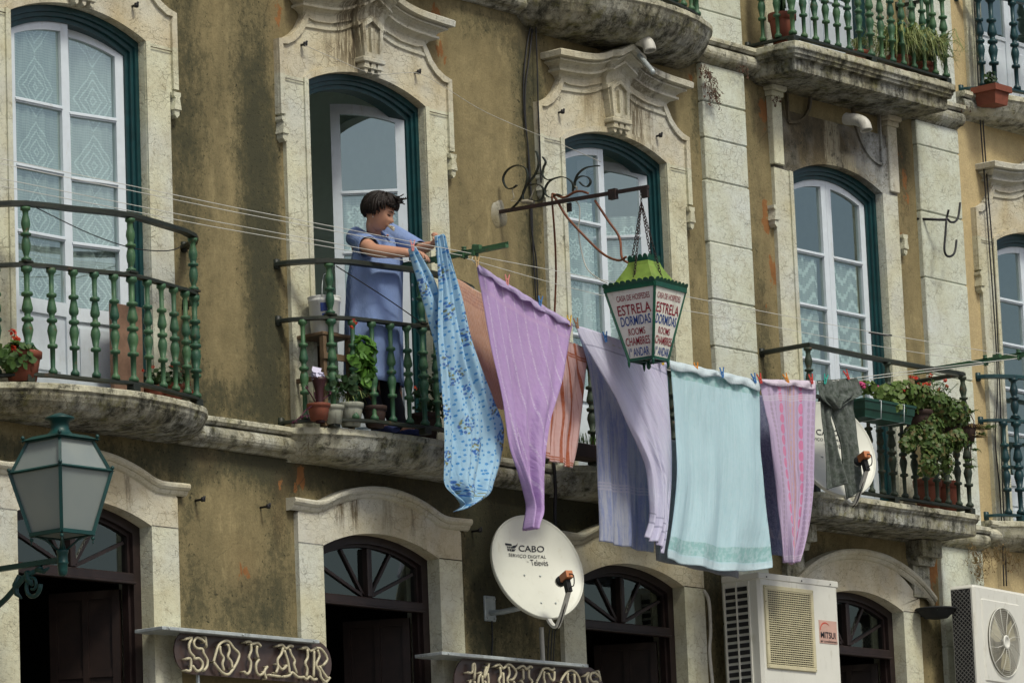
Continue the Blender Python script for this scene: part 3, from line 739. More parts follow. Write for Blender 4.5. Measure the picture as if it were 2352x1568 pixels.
    room(khaki, cx, .0, 5.6, M['roomdark'], .9, 3.0)
for cx, k in zip(GDOOR, ('ear', 'ear', 'ear', 'arc')): ground_door(cx, k)

# ---- pilasters of ashlar blocks
def pilaster(x0, x1, zs, parent=khaki):
    mb = MB(); rr = random.Random(int(x0*100))
    for a, b in zip(zs, zs[1:]):
        j = rr.uniform(-.004, .004); mb.bbox((x0+rr.uniform(-.006,.006), -.045+j, a+.004), (x1+rr.uniform(-.006,.006), .005, b-.004), .007)
    mb.box((x0+.012, -.034, zs[0]), (x1-.012, .0, zs[-1])); mb.build('pilaster', M['pilaster'], parent)
def zof(x, y): return W(x, y, -.045)[2]
pilaster(3.70, 4.215, [0, .8, 1.7, 2.6, 3.5, 4.3, 5.1, 5.87])
pilaster(3.70, 4.215, [6.06] + sorted([zof(1650, 795), zof(1640, 686), zof(1640, 556), zof(1625, 411), zof(1622, 315), zof(1620, 232)]) + [9.215])
pilaster(3.70, 4.215, [9.41, 9.62, 10.2, 10.9, 11.6, 12.5])
pilaster(6.455, 7.03, [0, .8, 1.7, 2.6, 3.5, 4.3, 5.1, 5.87])
pilaster(6.455, 7.03, [6.06] + sorted([zof(2150, 860), zof(2145, 640), zof(2130, 486), zof(2120, 334)]) + [9.215])
pilaster(6.455, 7.03, [9.41, 9.8, 10.4, 11.2, 12.5])

# ---- string courses
def course(parent, x0, x1, ztop, mat, s=1.0, name='ledge'):
    prof = [(0, 0), (.118, 0), (.122, -.004), (.122, -.030), (.110, -.036), (.104, -.05)]
    for i in range(9):
        a = pi*i/8; prof.append((.062 + .052*sin(a)*1.0, -.105 + .055*cos(a)))
    prof += [(.045, -.168), (.03, -.180), (0, -.182)]
    n = max(2, int((x1-x0)/.12)); vs = []; fs = []; k = len(prof)
    for i in range(n+1):
        x = lerp(x0, x1, i/n); w = .004*noise.noise(Vector((x*5, ztop, 0)))
        for p, h in prof: vs.append((x, -(p*s) + (w if p > 0 else 0), ztop + h*s + w*.8))
    for i in range(n): fs += [(i*k+q, (i+1)*k+q, (i+1)*k+q+1, i*k+q+1) for q in range(k-1)]
    fs += [list(range(k)), list(range(n*k, n*k+k))]
    mb = MB(); mb.add(vs, fs); return mb.build(name, mat, parent)
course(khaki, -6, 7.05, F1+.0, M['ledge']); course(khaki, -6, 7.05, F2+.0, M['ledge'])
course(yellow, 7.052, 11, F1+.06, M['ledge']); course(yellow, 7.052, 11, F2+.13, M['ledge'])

# ---- balcony slabs
BOW = [(-.96, -.0), (-.93, -.10), (-.86, -.18), (-.77, -.26), (-.70, -.30), (-.52, -.365), (-.30, -.415), (0, -.44)]
def bow(s=1.0, out=1.0, ex=0.0):
    L = [(x*s, y*out) for x, y in BOW]; return L + [(-x, y) for x, y in L[:-1]][::-1]
RECT = [(-1.02, 0), (-1.02, -.22), (-1.02, -.44), (-.5, -.44), (0, -.44), (.5, -.44), (1.02, -.44), (1.02, -.22), (1.02, 0)]
def slab(parent, cx, ztop, plan, prof, mat):
    """prof: (outset, dz) from the top outer edge down to the wall"""
    plan = [Vector((x, y)) for x, y in plan]
    fine = []
    for a, b in zip(plan, plan[1:]):
        m = max(1, int((b-a).length/.06)); fine += [a.lerp(b, i/m) for i in range(m)]
    fine.append(plan[-1]); n = len(fine); vs = []; fs = []; k = len(prof)
    for i, p in enumerate(fine):
        a = fine[max(i-1, 0)]; b = fine[min(i+1, n-1)]; t = (b-a).normalized(); nr = Vector((t.y, -t.x))
        if nr.y > 0 and abs(p.x) < .1: nr = -nr
        if i == 0: nr = Vector((-1, 0))
        if i == n-1: nr = Vector((1, 0))
        for q, (o, h) in enumerate(prof):
            w = 1 + .25*noise.noise(Vector(((cx+p.x)*7, p.y*7, q*.7)))*.12
            v = p + nr*o; y = min(v.y, 0.0)
            if o < -.5: v = Vector((p.x*.9, 0)); y = 0
            vs.append((cx+v.x, y, ztop + h + .005*noise.noise(Vector(((cx+p.x)*9, p.y*9, q*3.1)))))
    for i in range(n-1): fs += [(i*k+q, (i+1)*k+q, (i+1)*k+q+1, i*k+q+1) for q in range(k-1)]
    # top and bottom fans
    vs.append((cx, 0, ztop)); c = len(vs)-1; fs += [(i*k, (i+1)*k, c) for i in range(n-1)]
    mb = MB(); mb.add(vs, fs); return mb.build('balcony_slab', mat, parent)
PBOW = [(.03, 0), (.035, -.006), (.035, -.038), (.022, -.048), (.015, -.07), (.0, -.11), (-.03, -.16), (-.08, -.215), (-.15, -.25), (-.24, -.27), (-.9, -.275)]
PDEEP = PBOW
PBOW = [(.03,0),(.035,-.006),(.035,-.036),(.022,-.046),(.018,-.07),(.002,-.10),(-.03,-.135),(-.07,-.158),(-.12,-.172),(-.24,-.182),(-.9,-.187)]
PTHIN = [(.02, 0), (.024, -.005), (.024, -.040), (.012, -.05), (.004, -.07), (-.02, -.12), (-.06, -.165), (-.12, -.19), (-.9, -.20)]
PREC = [(.03, 0), (.034, -.004), (.034, -.036), (.02, -.045), (.018, -.055), (.010, -.06), (-.0, -.068), (-.004, -.15), (-.02, -.165), (-.9, -.17)]
PREC2 = [(.035, 0), (.04, -.005), (.04, -.05), (.025, -.06), (.02, -.085), (.008, -.09), (.004, -.11), (-.03, -.115), (-.034, -.20), (-.055, -.21), (-.9, -.23)]
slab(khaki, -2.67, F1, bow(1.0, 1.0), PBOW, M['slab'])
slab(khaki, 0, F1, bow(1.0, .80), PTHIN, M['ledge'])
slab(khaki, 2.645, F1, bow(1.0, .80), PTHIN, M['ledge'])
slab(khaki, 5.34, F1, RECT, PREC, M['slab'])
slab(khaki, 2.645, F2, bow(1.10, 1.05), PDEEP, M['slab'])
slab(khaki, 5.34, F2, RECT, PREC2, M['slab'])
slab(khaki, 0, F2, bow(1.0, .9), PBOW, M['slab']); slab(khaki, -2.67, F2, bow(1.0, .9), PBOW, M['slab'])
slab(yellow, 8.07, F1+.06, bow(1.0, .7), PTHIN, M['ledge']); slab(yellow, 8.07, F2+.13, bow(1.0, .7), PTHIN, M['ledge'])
# brackets and side blocks carrying the rectangular slabs
for x in (4.55, 6.17):
    mb = MB(); mb.bbox((x-.13, -.16, F1-.30), (x+.13, .005, F1-.172)); mb.prism([(x-.13, F1-.30), (x+.13, F1-.30), (x+.10, F1-.36), (x-.10, F1-.36)], -.10, .005)
    mb.bbox((x-.11, -.05, F1-.60), (x+.11, .004, F1-.36)); mb.build('slab_bracket', M['ledge'], khaki)

# ---- railings
BAL = [(.026,1),(.027,.965),(.016,.945),(.0135,.92),(.0125,.77),(.026,.758),(.028,.745),(.026,.728),(.015,.72),(.020,.67),(.0265,.61),(.025,.585),(.015,.565),(.0145,.53),(.026,.522),(.029,.505),(.026,.488),(.015,.48),(.023,.445),(.027,.405),(.022,.36),(.014,.285),(.026,.278),(.028,.262),(.026,.246),(.014,.24),(.0125,.06),(.015,.05),(.024,.03),(.024,0)]
PST = [(.028,1),(.028,.95),(.018,.93),(.015,.86),(.024,.74),(.026,.68),(.018,.57),(.016,.52),(.029,.51),(.030,.485),(.027,.465),(.016,.45),(.022,.38),(.026,.30),(.023,.2),(.014,.10),(.013,.07),(.028,.04),(.028,0)]
def lathe_mesh(name, prof, h, mat, n=10, k=1.0):
    mb = MB(); mb.lathe([(r*k, z*h) for r, z in prof][::-1], n=n); me_o = mb.build(name, mat, None); me = me_o.data
    bpy.data.objects.remove(me_o); return me
def railing(parent, cx, z0, plan, posts, bals, iron, railm, top=True, h=(.05, .71, 1.08), name='railing', k=1.0, ends=None):
    """plan: list of (x, y); posts / bals: parameters along the plan (index floats)"""
    zb, zm, zt = z0+h[0], z0+h[1], z0+h[2]
    def at(t):
        i = min(int(t), len(plan)-2); f = t-i; return lerp(plan[i][0], plan[i+1][0], f)+cx, lerp(plan[i][1], plan[i+1][1], f)
    sm = [(p[0]+cx, p[1]) for p in plan]
    mb = MB()
    for z, w, t in ((zb, .050, .022), (zm, .052, .024)) + (((zt, .056, .032),) if top else ()):
        pts = [Vector((x, y, z + .004*sin(x*9+z))) for x, y in sm]; vs = []; fs = []
        for i, p in enumerate(pts):
            a = pts[max(i-1, 0)]; b = pts[min(i+1, len(pts)-1)]; d = (b-a); d.z = 0; d.normalize(); nn = Vector((-d.y, d.x, 0))
            e = p
            vs += [e+nn*w/2+Vector((0,0,-t/2)), e+nn*w/2+Vector((0,0,t*.15)), e+nn*w*.25+Vector((0,0,t/2)), e-nn*w*.25+Vector((0,0,t/2)), e-nn*w/2+Vector((0,0,t*.15)), e-nn*w/2+Vector((0,0,-t/2))]
        m = len(pts)
        for i in range(m-1): fs += [(i*6+q, (i+1)*6+q, (i+1)*6+(q+1)%6, i*6+(q+1)%6) for q in range(6)]
        fs += [tuple(range(6)), tuple(range(m*6-1, m*6-7, -1))]; mb.add(vs, fs)
        for e in (pts[0], pts[-1]): mb.lathe([(.012, -.035), (.026, -.03), (.026, .03), (.012, .035)], e, 8)
    for t in posts:       # square feet and caps where the posts meet the rails
        x, y = at(t); mb.bbox((x-.030, y-.030, z0), (x+.030, y+.030, zb-.0), .004)
        if top: mb.bbox((x-.032, y-.032, zm+.012), (x+.032, y+.032, zm+.026), .003)
    o = mb.build(name, railm, parent)
    bme = lathe_mesh('baluster', BAL, zm-zb-.022, iron, 12, k*1.12); pme = lathe_mesh('post', PST, zt-zm-.045, iron, 12, k*1.12)
    off = ORI[parent.name]
    for t in sorted(posts+bals):
        x, y = at(t); b = bpy.data.objects.new('baluster', bme); COL.objects.link(b); b.parent = o; b.location = Vector((x, y, zb+.011)) - off; b.rotation_euler.z = t
        if t in posts: b.scale = (1.15, 1.15, 1)
    if top:
        for t in posts:
            x, y = at(t); b = bpy.data.objects.new('post', pme); COL.objects.link(b); b.parent = o; b.location = Vector((x, y, zm+.026)) - off
    return o
# bowed railing plan, wall to wall
RB = [(-.90, .0), (-.875, -.08), (-.83, -.15), (-.765, -.225), (-.70, -.275), (-.56, -.335), (-.42, -.375), (-.28, -.41), (-.14, -.43), (0, -.44)]
RB = RB + [(-x, y) for x, y in RB[:-1]][::-1]
rp = [4, 9, 14]; rbl = [2, 5, 6, 7, 8, 10, 11, 12, 13, 16]
railing(khaki, -2.67, F1, [(x*1.02, y*1.0) for x, y in RB], rp, rbl, M['iron'], M['rail'])
railing(khaki, 0, F1, RB, rp, rbl, M['iron'], M['rail'])
railing(khaki, 2.645, F1, RB, rp, rbl, M['iron_old'], M['rail'], top=False)
railing(khaki, 2.645, F2, [(x*1.03, y) for x, y in RB], rp, rbl, M['iron'], M['rail'])
RR = [(-1.0, 0), (-1.0, -.42), (0, -.42), (1.0, -.42), (1.0, 0)]
rr4 = [1 + i/7 for i in range(1, 7)] + [2 + i/7 for i in range(1, 7)]
railing(khaki, 5.32, F1, RR, [1, 2, 3], rr4 + [.5, 3.5], M['iron_old'], M['rail'])
railing(khaki, 5.34, F2, RR, [1, 2, 3], rr4 + [.35, .68, 3.32, 3.65], M['iron'], M['rail'])
railing(khaki, 0, F2, RB, rp, rbl, M['iron'], M['rail']); railing(khaki, -2.67, F2, RB, rp, rbl, M['iron'], M['rail'])
YB = [(x*1.0, y*.72) for x, y in RB]
railing(yellow, 8.07, F1+.06, YB, [4, 9, 14], [2.6, 5.6, 7.2, 10.8, 12.4, 16], M['iron_blue'], M['iron_blue'], h=(.05, .80, 1.15), k=1.15)
railing(yellow, 8.07, F2+.13, YB, [4, 9, 14], [2.6, 5.6, 7.2, 10.8, 12.4, 16], M['iron_blue'], M['iron_blue'], h=(.05, .80, 1.15), k=1.15)

# ---- street and the houses across it (seen only in the panes)
g = MB(); g.add([(-400,-400,0),(400,-400,0),(400,400,0),(-400,400,0)], [(0,1,2,3)])
o = g.build('street', m_simple('cobbled_street', (.16, .15, .14), .9, var=.3, vs=3), None, fix=False); o['kind'] = 'structure'
g = MB(); g.box((-6, -1.6, .0), (11, -.02, .12)); o = g.build('pavement', m_simple('pavement_stone', (.42, .41, .38), .85, var=.2, vs=8), None); o['kind'] = 'structure'
# ================================================================ things fixed to the front
def txt(s, size=1.0, bold=.0, sx=1.0, shear=0.0, spacing=1.0):
    """flat outline text as mesh data: (verts, faces, width, height)"""
    cu = bpy.data.curves.new('t', 'FONT'); cu.body = s; cu.size = size; cu.offset = bold; cu.shear = shear; cu.space_character = spacing; cu.resolution_u = 3
    o = bpy.data.objects.new('t', cu); COL.objects.link(o); dg = bpy.context.evaluated_depsgraph_get()
    me = bpy.data.meshes.new_from_object(o.evaluated_get(dg)); vs = [v.co.copy() for v in me.vertices]; fs = [tuple(p.vertices) for p in me.polygons]
    bpy.data.objects.remove(o); bpy.data.curves.remove(cu); bpy.data.meshes.remove(me)
    x0 = min(v.x for v in vs); x1 = max(v.x for v in vs); y0 = min(v.y for v in vs); y1 = max(v.y for v in vs)
    return vs, fs, x0, x1, y0, y1
def text_on(mb, s, fn, x0, x1, y0, y1, mi=0, bold=.0, shear=0.0, spacing=1.0):
    """fit text into the box x0..x1, y0..y1 of a surface; fn(x, y) -> world point"""
    vs, fs, a, b, c, d = txt(s, 1.0, bold, 1.0, shear, spacing)
    mb.add([fn(lerp(x0, x1, (v.x-a)/(b-a)), lerp(y0, y1, (v.y-c)/(d-c))) for v in vs], fs, mi)

M['red_ink'] = m_simple('red_lettering', (.22, .006, .022), .6, var=.1); M['blue_ink'] = m_simple('blue_lettering', (.012, .05, .22), .6, var=.1)
M['black_ink'] = m_simple('black_lettering', (.012, .014, .02), .6, var=.1)
M['panel'] = m_simple('milky_sign_panel', (.66, .66, .60), .45, var=.08, vs=5, dirt=.25, dirtc=(.36, .34, .26))
M['lime'] = m_simple('faded_lime_green_roof', (.17, .27, .045), .6, var=.30, vs=7, dirt=.35, dirtc=(.16, .18, .04))
M['dgreen'] = m_paint('dark_green_lantern_frame', (.008, .085, .045), (.006, .055, .035), .15, .4)
M['lampgreen'] = m_paint('street_lamp_green', (.005, .052, .048), (.008, .036, .034), .12, .42)
def m_frost():
    t = NT('frosted_lamp_glass'); t.fin(t.mix(t.ramp(t.noise(3, 3), .3, .7), (.33, .37, .35), (.25, .30, .31)), .35, spec=.5)
    tr = t.node('ShaderNodeBsdfTranslucent'); tr.inputs[0].default_value = (.40, .43, .38, 1); mx = t.node('ShaderNodeMixShader'); mx.inputs[0].default_value = .35
    t.l.new(t.p.outputs[0], mx.inputs[1]); t.l.new(tr.outputs[0], mx.inputs[2]); t.l.new(mx.outputs[0], t.out.inputs[0]); return t.m
M['frost'] = m_frost()
M['rust'] = m_paint('rusty_iron_bar', (.045, .022, .018), (.018, .014, .014), .5, .7)
M['hose'] = m_simple('brown_rubber_hose', (.16, .055, .025), .55, var=.3)
M['cable'] = M['black']
M['dish'] = m_simple('pale_dish_enamel', (.56, .57, .50), .4, var=.05, vs=4, dirt=.12, dirtc=(.40, .38, .28))
M['ac'] = m_simple('cream_white_casing', (.62, .62, .56), .45, var=.05, vs=3, dirt=.22, dirtc=(.36, .34, .26))
M['grille_cream'] = m_simple('yellowed_cream_grille', (.50, .46, .30), .5, var=.12)
M['dark'] = m_simple('dark_inside', (.012, .013, .014), .8)
M['orange_pl'] = m_simple('orange_plastic', (.42, .15, .055), .5)
M['pvc'] = m_simple('grey_white_pvc', (.48, .47, .42), .5, var=.12, dirt=.3)
M['brown_sign'] = m_simple('maroon_brown_acrylic', (.060, .040, .036), .3, var=.1, spec=.5)
M['neon'] = m_simple('cream_neon_tube', (.46, .42, .29), .35, var=.15)

def sq(C, hw, z, th=0.0):
    c, s = cos(th), sin(th)
    return [Vector((C[0] + (a*c - b*s)*hw, C[1] + (a*s + b*c)*hw, z)) for a, b in ((-1,-1),(1,-1),(1,1),(-1,1))]
def frustum(mb, C, h0, z0, h1, z1, th=0, mi=0, cap0=True, cap1=True):
    a = sq(C, h0, z0, th); b = sq(C, h1, z1, th); fs = [(i, (i+1)%4, (i+1)%4+4, i+4) for i in range(4)]
    if cap0: fs.append((3,2,1,0))
    if cap1: fs.append((4,5,6,7))
    return mb.add(a+b, fs, mi)

# ---- green street lamp on a wall arm
LX = -3.8; LC = (LX, -.95)
t = root('street_lamp', 'dark green wall-mounted street lamp with four frosted panes in the lower left corner', 'street lamp', (LX, 0, 4.86))
mb = MB()
zr, zb_, zt_ = 5.395, 5.04, 5.575
for i in range(4):
    for ha, za, hb, zb2, w in ((.125, zb_, .205, zr, .020), (.200, zr, .130, zt_, .018)):
        a = sq(LC, ha, za)[i]; b = sq(LC, hb, zb2)[i]; mb.bar(a, b, w, w)
for h, z, w, tt in ((.198, zr, .018, .014), (.127, zb_, .022, .022), (.135, zt_, .016, .014)):
    q = sq(LC, h, z)
    for i in range(4): mb.bar(q[i], q[(i+1)%4], w, tt)
q = sq(LC, .218, zr+.0); q2 = sq(LC, .20, zr+.012)
mb.add(q+q2, [(i, (i+1)%4, (i+1)%4+4, i+4) for i in range(4)]); q = sq(LC, .165, zt_+.002); q2 = sq(LC, .11, zt_+.03); mb.add(q+q2, [(i, (i+1)%4, (i+1)%4+4, i+4) for i in range(4)])
for i in range(4):
    for h, z in ((.208, zr+.018), (.15, zt_+.022), (.123, zb_-.03)):
        p = sq(LC, h, z)[i]; mb.lathe([(.001,-.013),(.009,-.008),(.0125,0),(.009,.009),(.001,.014)], p, 8); mb.lathe([(.004,-.03),(.004,-.01)], p, 6)
    p = sq(LC, .122, zb_)[i]; mb.tube([p, Vector((lerp(p.x, LX, .45), lerp(p.y, LC[1], .45), zb_-.03)), Vector((lerp(p.x, LX, .85), lerp(p.y, LC[1], .85), 4.95))], .007, 6)
mb.build('lantern_frame', M['lampgreen'], t)
mb = MB(); mb.lathe([(.100,5.585),(.095,5.597),(.074,5.614),(.058,5.634),(.053,5.646),(.053,5.678),(.057,5.680),(.059,5.688),(.082,5.698),(.086,5.705),(.082,5.712),(.055,5.722),(.028,5.733),(.006,5.739)], (LX, LC[1], 0), 20)
mb.build('cap', M['lampgreen'], t)
for i in range(4):
    for nm, ha, za, hb, zb2 in (('pane', .120, zb_+.01, .198, zr-.006), ('upper_pane', .190, zr+.01, .128, zt_-.004)):
        a = sq(LC, ha, za); b = sq(LC, hb, zb2); g = MB(); g.add([a[i], a[(i+1)%4], b[(i+1)%4], b[i]], [(0,1,2,3)]); g.build(nm, M['frost'], t, fix=False)
mb = MB(); frustum(mb, LC, .118, zb_-.004, .118, zb_+.004); mb.build('bottom_plate', M['frost'], t)
mb = MB(); mb.lathe([(.012,4.800),(.022,4.806),(.028,4.83),(.030,4.868),(.034,4.872),(.034,4.878),(.030,4.884),(.031,4.93),(.036,4.935),(.034,4.948),(.020,4.958),(.012,4.99),(.010,5.03)], (LX, LC[1], 0), 16); mb.build('socket', M['lampgreen'], t)
mb = MB(); mb.bar((LX, 0, 4.90), (LX, LC[1], 4.895), .030, .030); mb.lathe([(.05,-.012),(.05,0)], (LX, -.012, 4.9), 14, ax=Matrix(((1,0,0),(0,0,1),(0,-1,0))))
mb.tube([(LX, -.02, 4.55), (LX, -.25, 4.60), (LX, -.48, 4.72), (LX, -.64, 4.83), (LX, -.78, 4.87)], [.016,.017,.017,.015,.012], 8)
# leafy scroll
sc = []
for i in range(26):
    a = i/25*2*pi*1.35; r = .085*(1-i/34); sc.append((LX, -.70 - r*cos(a)*.8 , 4.775 - r*sin(a)*.9))
mb.tube(sc, [.014*(1-.5*i/25) for i in range(26)], 7)
mb.tube([(LX, -.60, 4.84), (LX, -.56, 4.79), (LX, -.57, 4.74), (LX, -.61, 4.71)], [.018, .020, .016, .006], 7)
mb.tube([(LX, -.74, 4.86), (LX, -.80, 4.845), (LX, -.84, 4.86)], [.018, .015, .006], 7); mb.tube([(LX, -.66, 4.86), (LX, -.67, 4.81), (LX, -.70, 4.775)], [.018, .022, .010], 7)
mb.tube([(LX, -.36, 4.66), (LX, -.33, 4.72), (LX, -.36, 4.76), (LX, -.39, 4.74)], [.010, .010, .009, .004], 6)
mb.build('wall_arm', M['lampgreen'], t)

# ---- scrolled bracket and hanging hotel lantern
BX = W(1145, 487)[0]
bz = lambda y: lerp(7.781, 7.737, -y/1.285)
t = root('scroll_bracket', 'rusty iron wall bracket with curling scrolls holding the guesthouse lantern', 'bracket', (BX, 0, 7.78))
mb = MB(); mb.bar((BX, .01, bz(0)), (BX, -1.30, bz(-1.30)), .021, .024); 
mb.obox((BX, -1.00, bz(-1)-.01), ((1,0,0),(0,1,0),(0,0,1)), (.018, .03, .035)); mb.obox((BX, -1.27, bz(-1.27)-.03), ((1,0,0),(0,1,0),(0,0,1)), (.012, .025, .04)); mb.obox((BX, -.62, bz(-.6)-.05), ((1,0,0),(0,1,0),(0,0,1)), (.006, .018, .03))
mb.build('bar', M['rust'], t)
mb = MB(); N = 22; rr = [.082*(1+.28*noise.noise(Vector((cos(2*pi*k/N)*1.3, sin(2*pi*k/N)*1.3, 4)))) for k in range(N)]
vs = [(BX + q*rr[k]*cos(2*pi*k/N), -h, bz(0) - .02 + 1.25*q*rr[k]*sin(2*pi*k/N)) for q, h in ((1, 0), (.9, .006), (.5, .010)) for k in range(N)] + [(BX, -.011, bz(0))]
mb.add(vs, [(j*N+k, j*N+(k+1)%N, (j+1)*N+(k+1)%N, (j+1)*N+k) for j in range(2) for k in range(N)] + [(2*N+k, 2*N+(k+1)%N, 3*N) for k in range(N)], 0, True)
mb.build('mortar_patch', m_stone('grey_mortar', base=(.24,.21,.13), warm=(.19,.165,.10), dirt=.4, vein=0), t)
def bp(u, v):     # traced in the photo, lying in the bracket's own vertical plane
    return WX((1460+u/4.523)/1.30612, (460+v/4.523)/1.30612, BX)
def crv(pts, n=6):
    """Catmull-Rom"""
    pts = [Vector(p) for p in pts]; P_ = [pts[0]] + pts + [pts[-1]]; out = []
    for i in range(1, len(P_)-2):
        for k in range(n):
            s = k/n; a, b, c, d = P_[i-1:i+3]
            out.append(.5*((2*b) + (c-a)*s + (2*a-5*b+4*c-d)*s*s + (3*b-a-3*c+d)*s**3))
    out.append(pts[-1]); return out
for k, pts in enumerate([[(340,750),(430,660),(490,560),(530,440),(555,320),(540,220),(470,170),(380,170),(280,230),(225,330),(240,420),(290,480),(360,470),(410,430)],
            [(490,620),(500,520),(570,400),(650,300),(700,180),(700,60),(670,-30)],
            [(560,440),(640,420),(720,430),(770,490),(760,600),(690,650),(580,620)],
            [(760,50),(800,120),(770,200),(760,300),(830,360),(930,340),(1020,320),(1110,350),(1170,420),(1170,520)],
            [(1010,575),(960,555),(880,600),(810,570),(790,500),(820,420),(880,360),(960,330)],
            [(1190,480),(1210,340),(1270,250),(1370,190),(1530,170)],
            [(1190,400),(1230,340),(1300,310),(1380,330),(1410,390),(1370,450),(1310,440),(1260,390)]]):
    mb = MB(); mb.strap(crv([bp(*p) for p in pts], 5), .020, .006, (1, 0, 0)); mb.build('scroll', M['rail'], t)
mb = MB()
mb.tube(crv([bp(390,430), bp(350,500), bp(370,600), bp(330,640), bp(470,665)], 4), .003, 5); mb.tube(crv([bp(690,430), bp(640,500), bp(600,600), bp(540,680), bp(640,680), bp(660,710), bp(730,720)], 4), .004, 5)
mb.tube(crv([bp(1190,400), bp(1180,440), bp(1230,470), bp(1190,520)], 4), .005, 5); mb.tube(crv([bp(480,660), bp(560,650), bp(640,660)], 3), .014, 6)
mb.build('wire_knot', m_simple('pale_wire', (.36, .33, .26), .6), t)
TH = radians(6); LSX, LSY = BX, -1.235
zrim, zbot, zcr = 7.054, 6.566, 7.236
t = root('guesthouse_lantern', 'green lantern-shaped guesthouse sign with red and blue lettering hanging on chains', 'lantern sign', (LSX, LSY, zbot))
Cc = (LSX, LSY)
mb = MB()
for i in range(4): mb.bar(sq(Cc, .092, zbot, TH)[i], sq(Cc, .196, zrim, TH)[i], .017, .017)
for h, z, w, tt in ((.197, zrim-.012, .012, .034), (.093, zbot+.008, .014, .018)):
    q = sq(Cc, h, z, TH)
    for i in range(4): mb.bar(q[i], q[(i+1)%4], w, tt)
# scalloped rim and crown
def scallop(h, z, n, hgt, lean, up=True):
    q = sq(Cc, h, z, TH); 
    for i in range(4):
        a, b = q[i], q[(i+1)%4]; d = (b-a).normalized(); nr = d.cross(Vector((0,0,1))); L = (b-a).length; w = L/n
        for k in range(n):
            c = a + d*(w*(k+.5)); vs = [c - d*w*.5 + nr*0, c + d*w*.5]
            tri = 4
            rim = [c + d*(w*.5*cos(pi*j/5)) + Vector((0,0,hgt*(.35+.65*sin(pi*j/5)))) + nr*lean*(.35+.65*sin(pi*j/5)) for j in range(6)]
            pts = [c - d*w*.5, c + d*w*.5] + rim; m = len(pts)
            mb.add(pts + [p - nr*.003 for p in pts], [tuple(range(m)), tuple(range(2*m-1, m-1, -1))] + [(j, (j+1)%m, (j+1)%m+m, j+m) for j in range(m)])
scallop(.203, zrim+.004, 9, .028, .016); scallop(.078, zcr-.004, 4, .046, .006)
for i in range(4):
    p = sq(Cc, .094, zbot, TH)[i]; mb.lathe([(.001,-.045),(.007,-.03),(.010,-.01),(.010,0)], p, 8)
mb.lathe([(.001,-.055),(.012,-.045),(.016,-.03),(.012,-.012),(.006,0)], (LSX, LSY, zbot+.0), 8); mb.bar(sq(Cc, .094, zbot, TH)[0], sq(Cc, .094, zbot, TH)[2], .012, .01); mb.bar(sq(Cc, .094, zbot, TH)[1], sq(Cc, .094, zbot, TH)[3], .012, .01)
mb.build('lantern_frame', M['dgreen'], t)
mb = MB()
lv = [(.200, zrim+.002), (.145, zrim+.045), (.112, zrim+.100), (.085, zrim+.150), (.076, zcr)]
for (h0, z0), (h1, z1) in zip(lv, lv[1:]): frustum(mb, Cc, h0, z0, h1, z1, TH, 0, False, z1 == zcr)
mb.build('lantern_roof', M['lime'], t)
LINES = [('CASA DE HOSPEDES', .075, .160, 0, 'r', .004), ('ESTRELA', .215, .365, 0, 'r', .009), ('DORMIDAS', .385, .525, 0, 'b', .009), ('ROOMS', .565, .665, 0, 'r', .006), ('CHAMBRES', .695, .815, 0, 'r', .009), ('1º ANDAR', .850, .975, 0, 'b', .009)]
SPL = [(.030,.262),(.020,.252),(.018,.228),(.060,.172),(.022,.190),(.026,.165)]
SPR = [(.028,.285),(.020,.270),(.017,.244),(.052,.176),(.017,.198),(.018,.170)]
for i in range(4):
    a0, a1 = sq(Cc, .194, zrim-.028, TH)[i], sq(Cc, .194, zrim-.028, TH)[(i+1)%4]; b0, b1 = sq(Cc, .095, zbot+.016, TH)[i], sq(Cc, .095, zbot+.016, TH)[(i+1)%4]
    g = MB(); g.add([a0, a1, b1, b0], [(0,3,2,1)]); po = g.build('sign_panel', M['panel'], t, fix=False)
    nr = ((a1-a0).cross(b0-a0)).normalized(); 
    if nr.dot(a0 - Vector((LSX, LSY, a0.z))) < 0: nr = -nr
    # left panel is the one facing -X (edge 3->0), right panel faces the street (0->1)
    top_mid, bot_mid = (a0+a1)/2, (b0+b1)/2; ex = (a1-a0).normalized()
    tx = MB()
    for (s, y0, y1, _, c, bd), L_, R2 in zip(LINES, SPL, SPR):
        if i == 3 or i == 1: xa, xb = .186 - L_[1]*1.10, .186 - L_[0]
        else: xa, xb = -.186 + R2[0], -.186 + R2[1]*1.10
        # the inner vertical edge leans with the frame, keep the margin to it
        ym = (y0+y1)/2; sh = lerp(.186, .092, ym) - .186
        if i in (3, 1): xa += sh*1.0; xb += sh*1.0
        else: xa -= sh; xb -= sh
        fn = lambda x, y: top_mid.lerp(bot_mid, y) + ex*x + nr*.003
        text_on(tx, s, fn, xa, xb, y1, y0, 0 if c == 'r' else 1, bd)
    tx.build('lettering', [M['red_ink'], M['blue_ink']], po, fix=False)
t2 = MB(); 
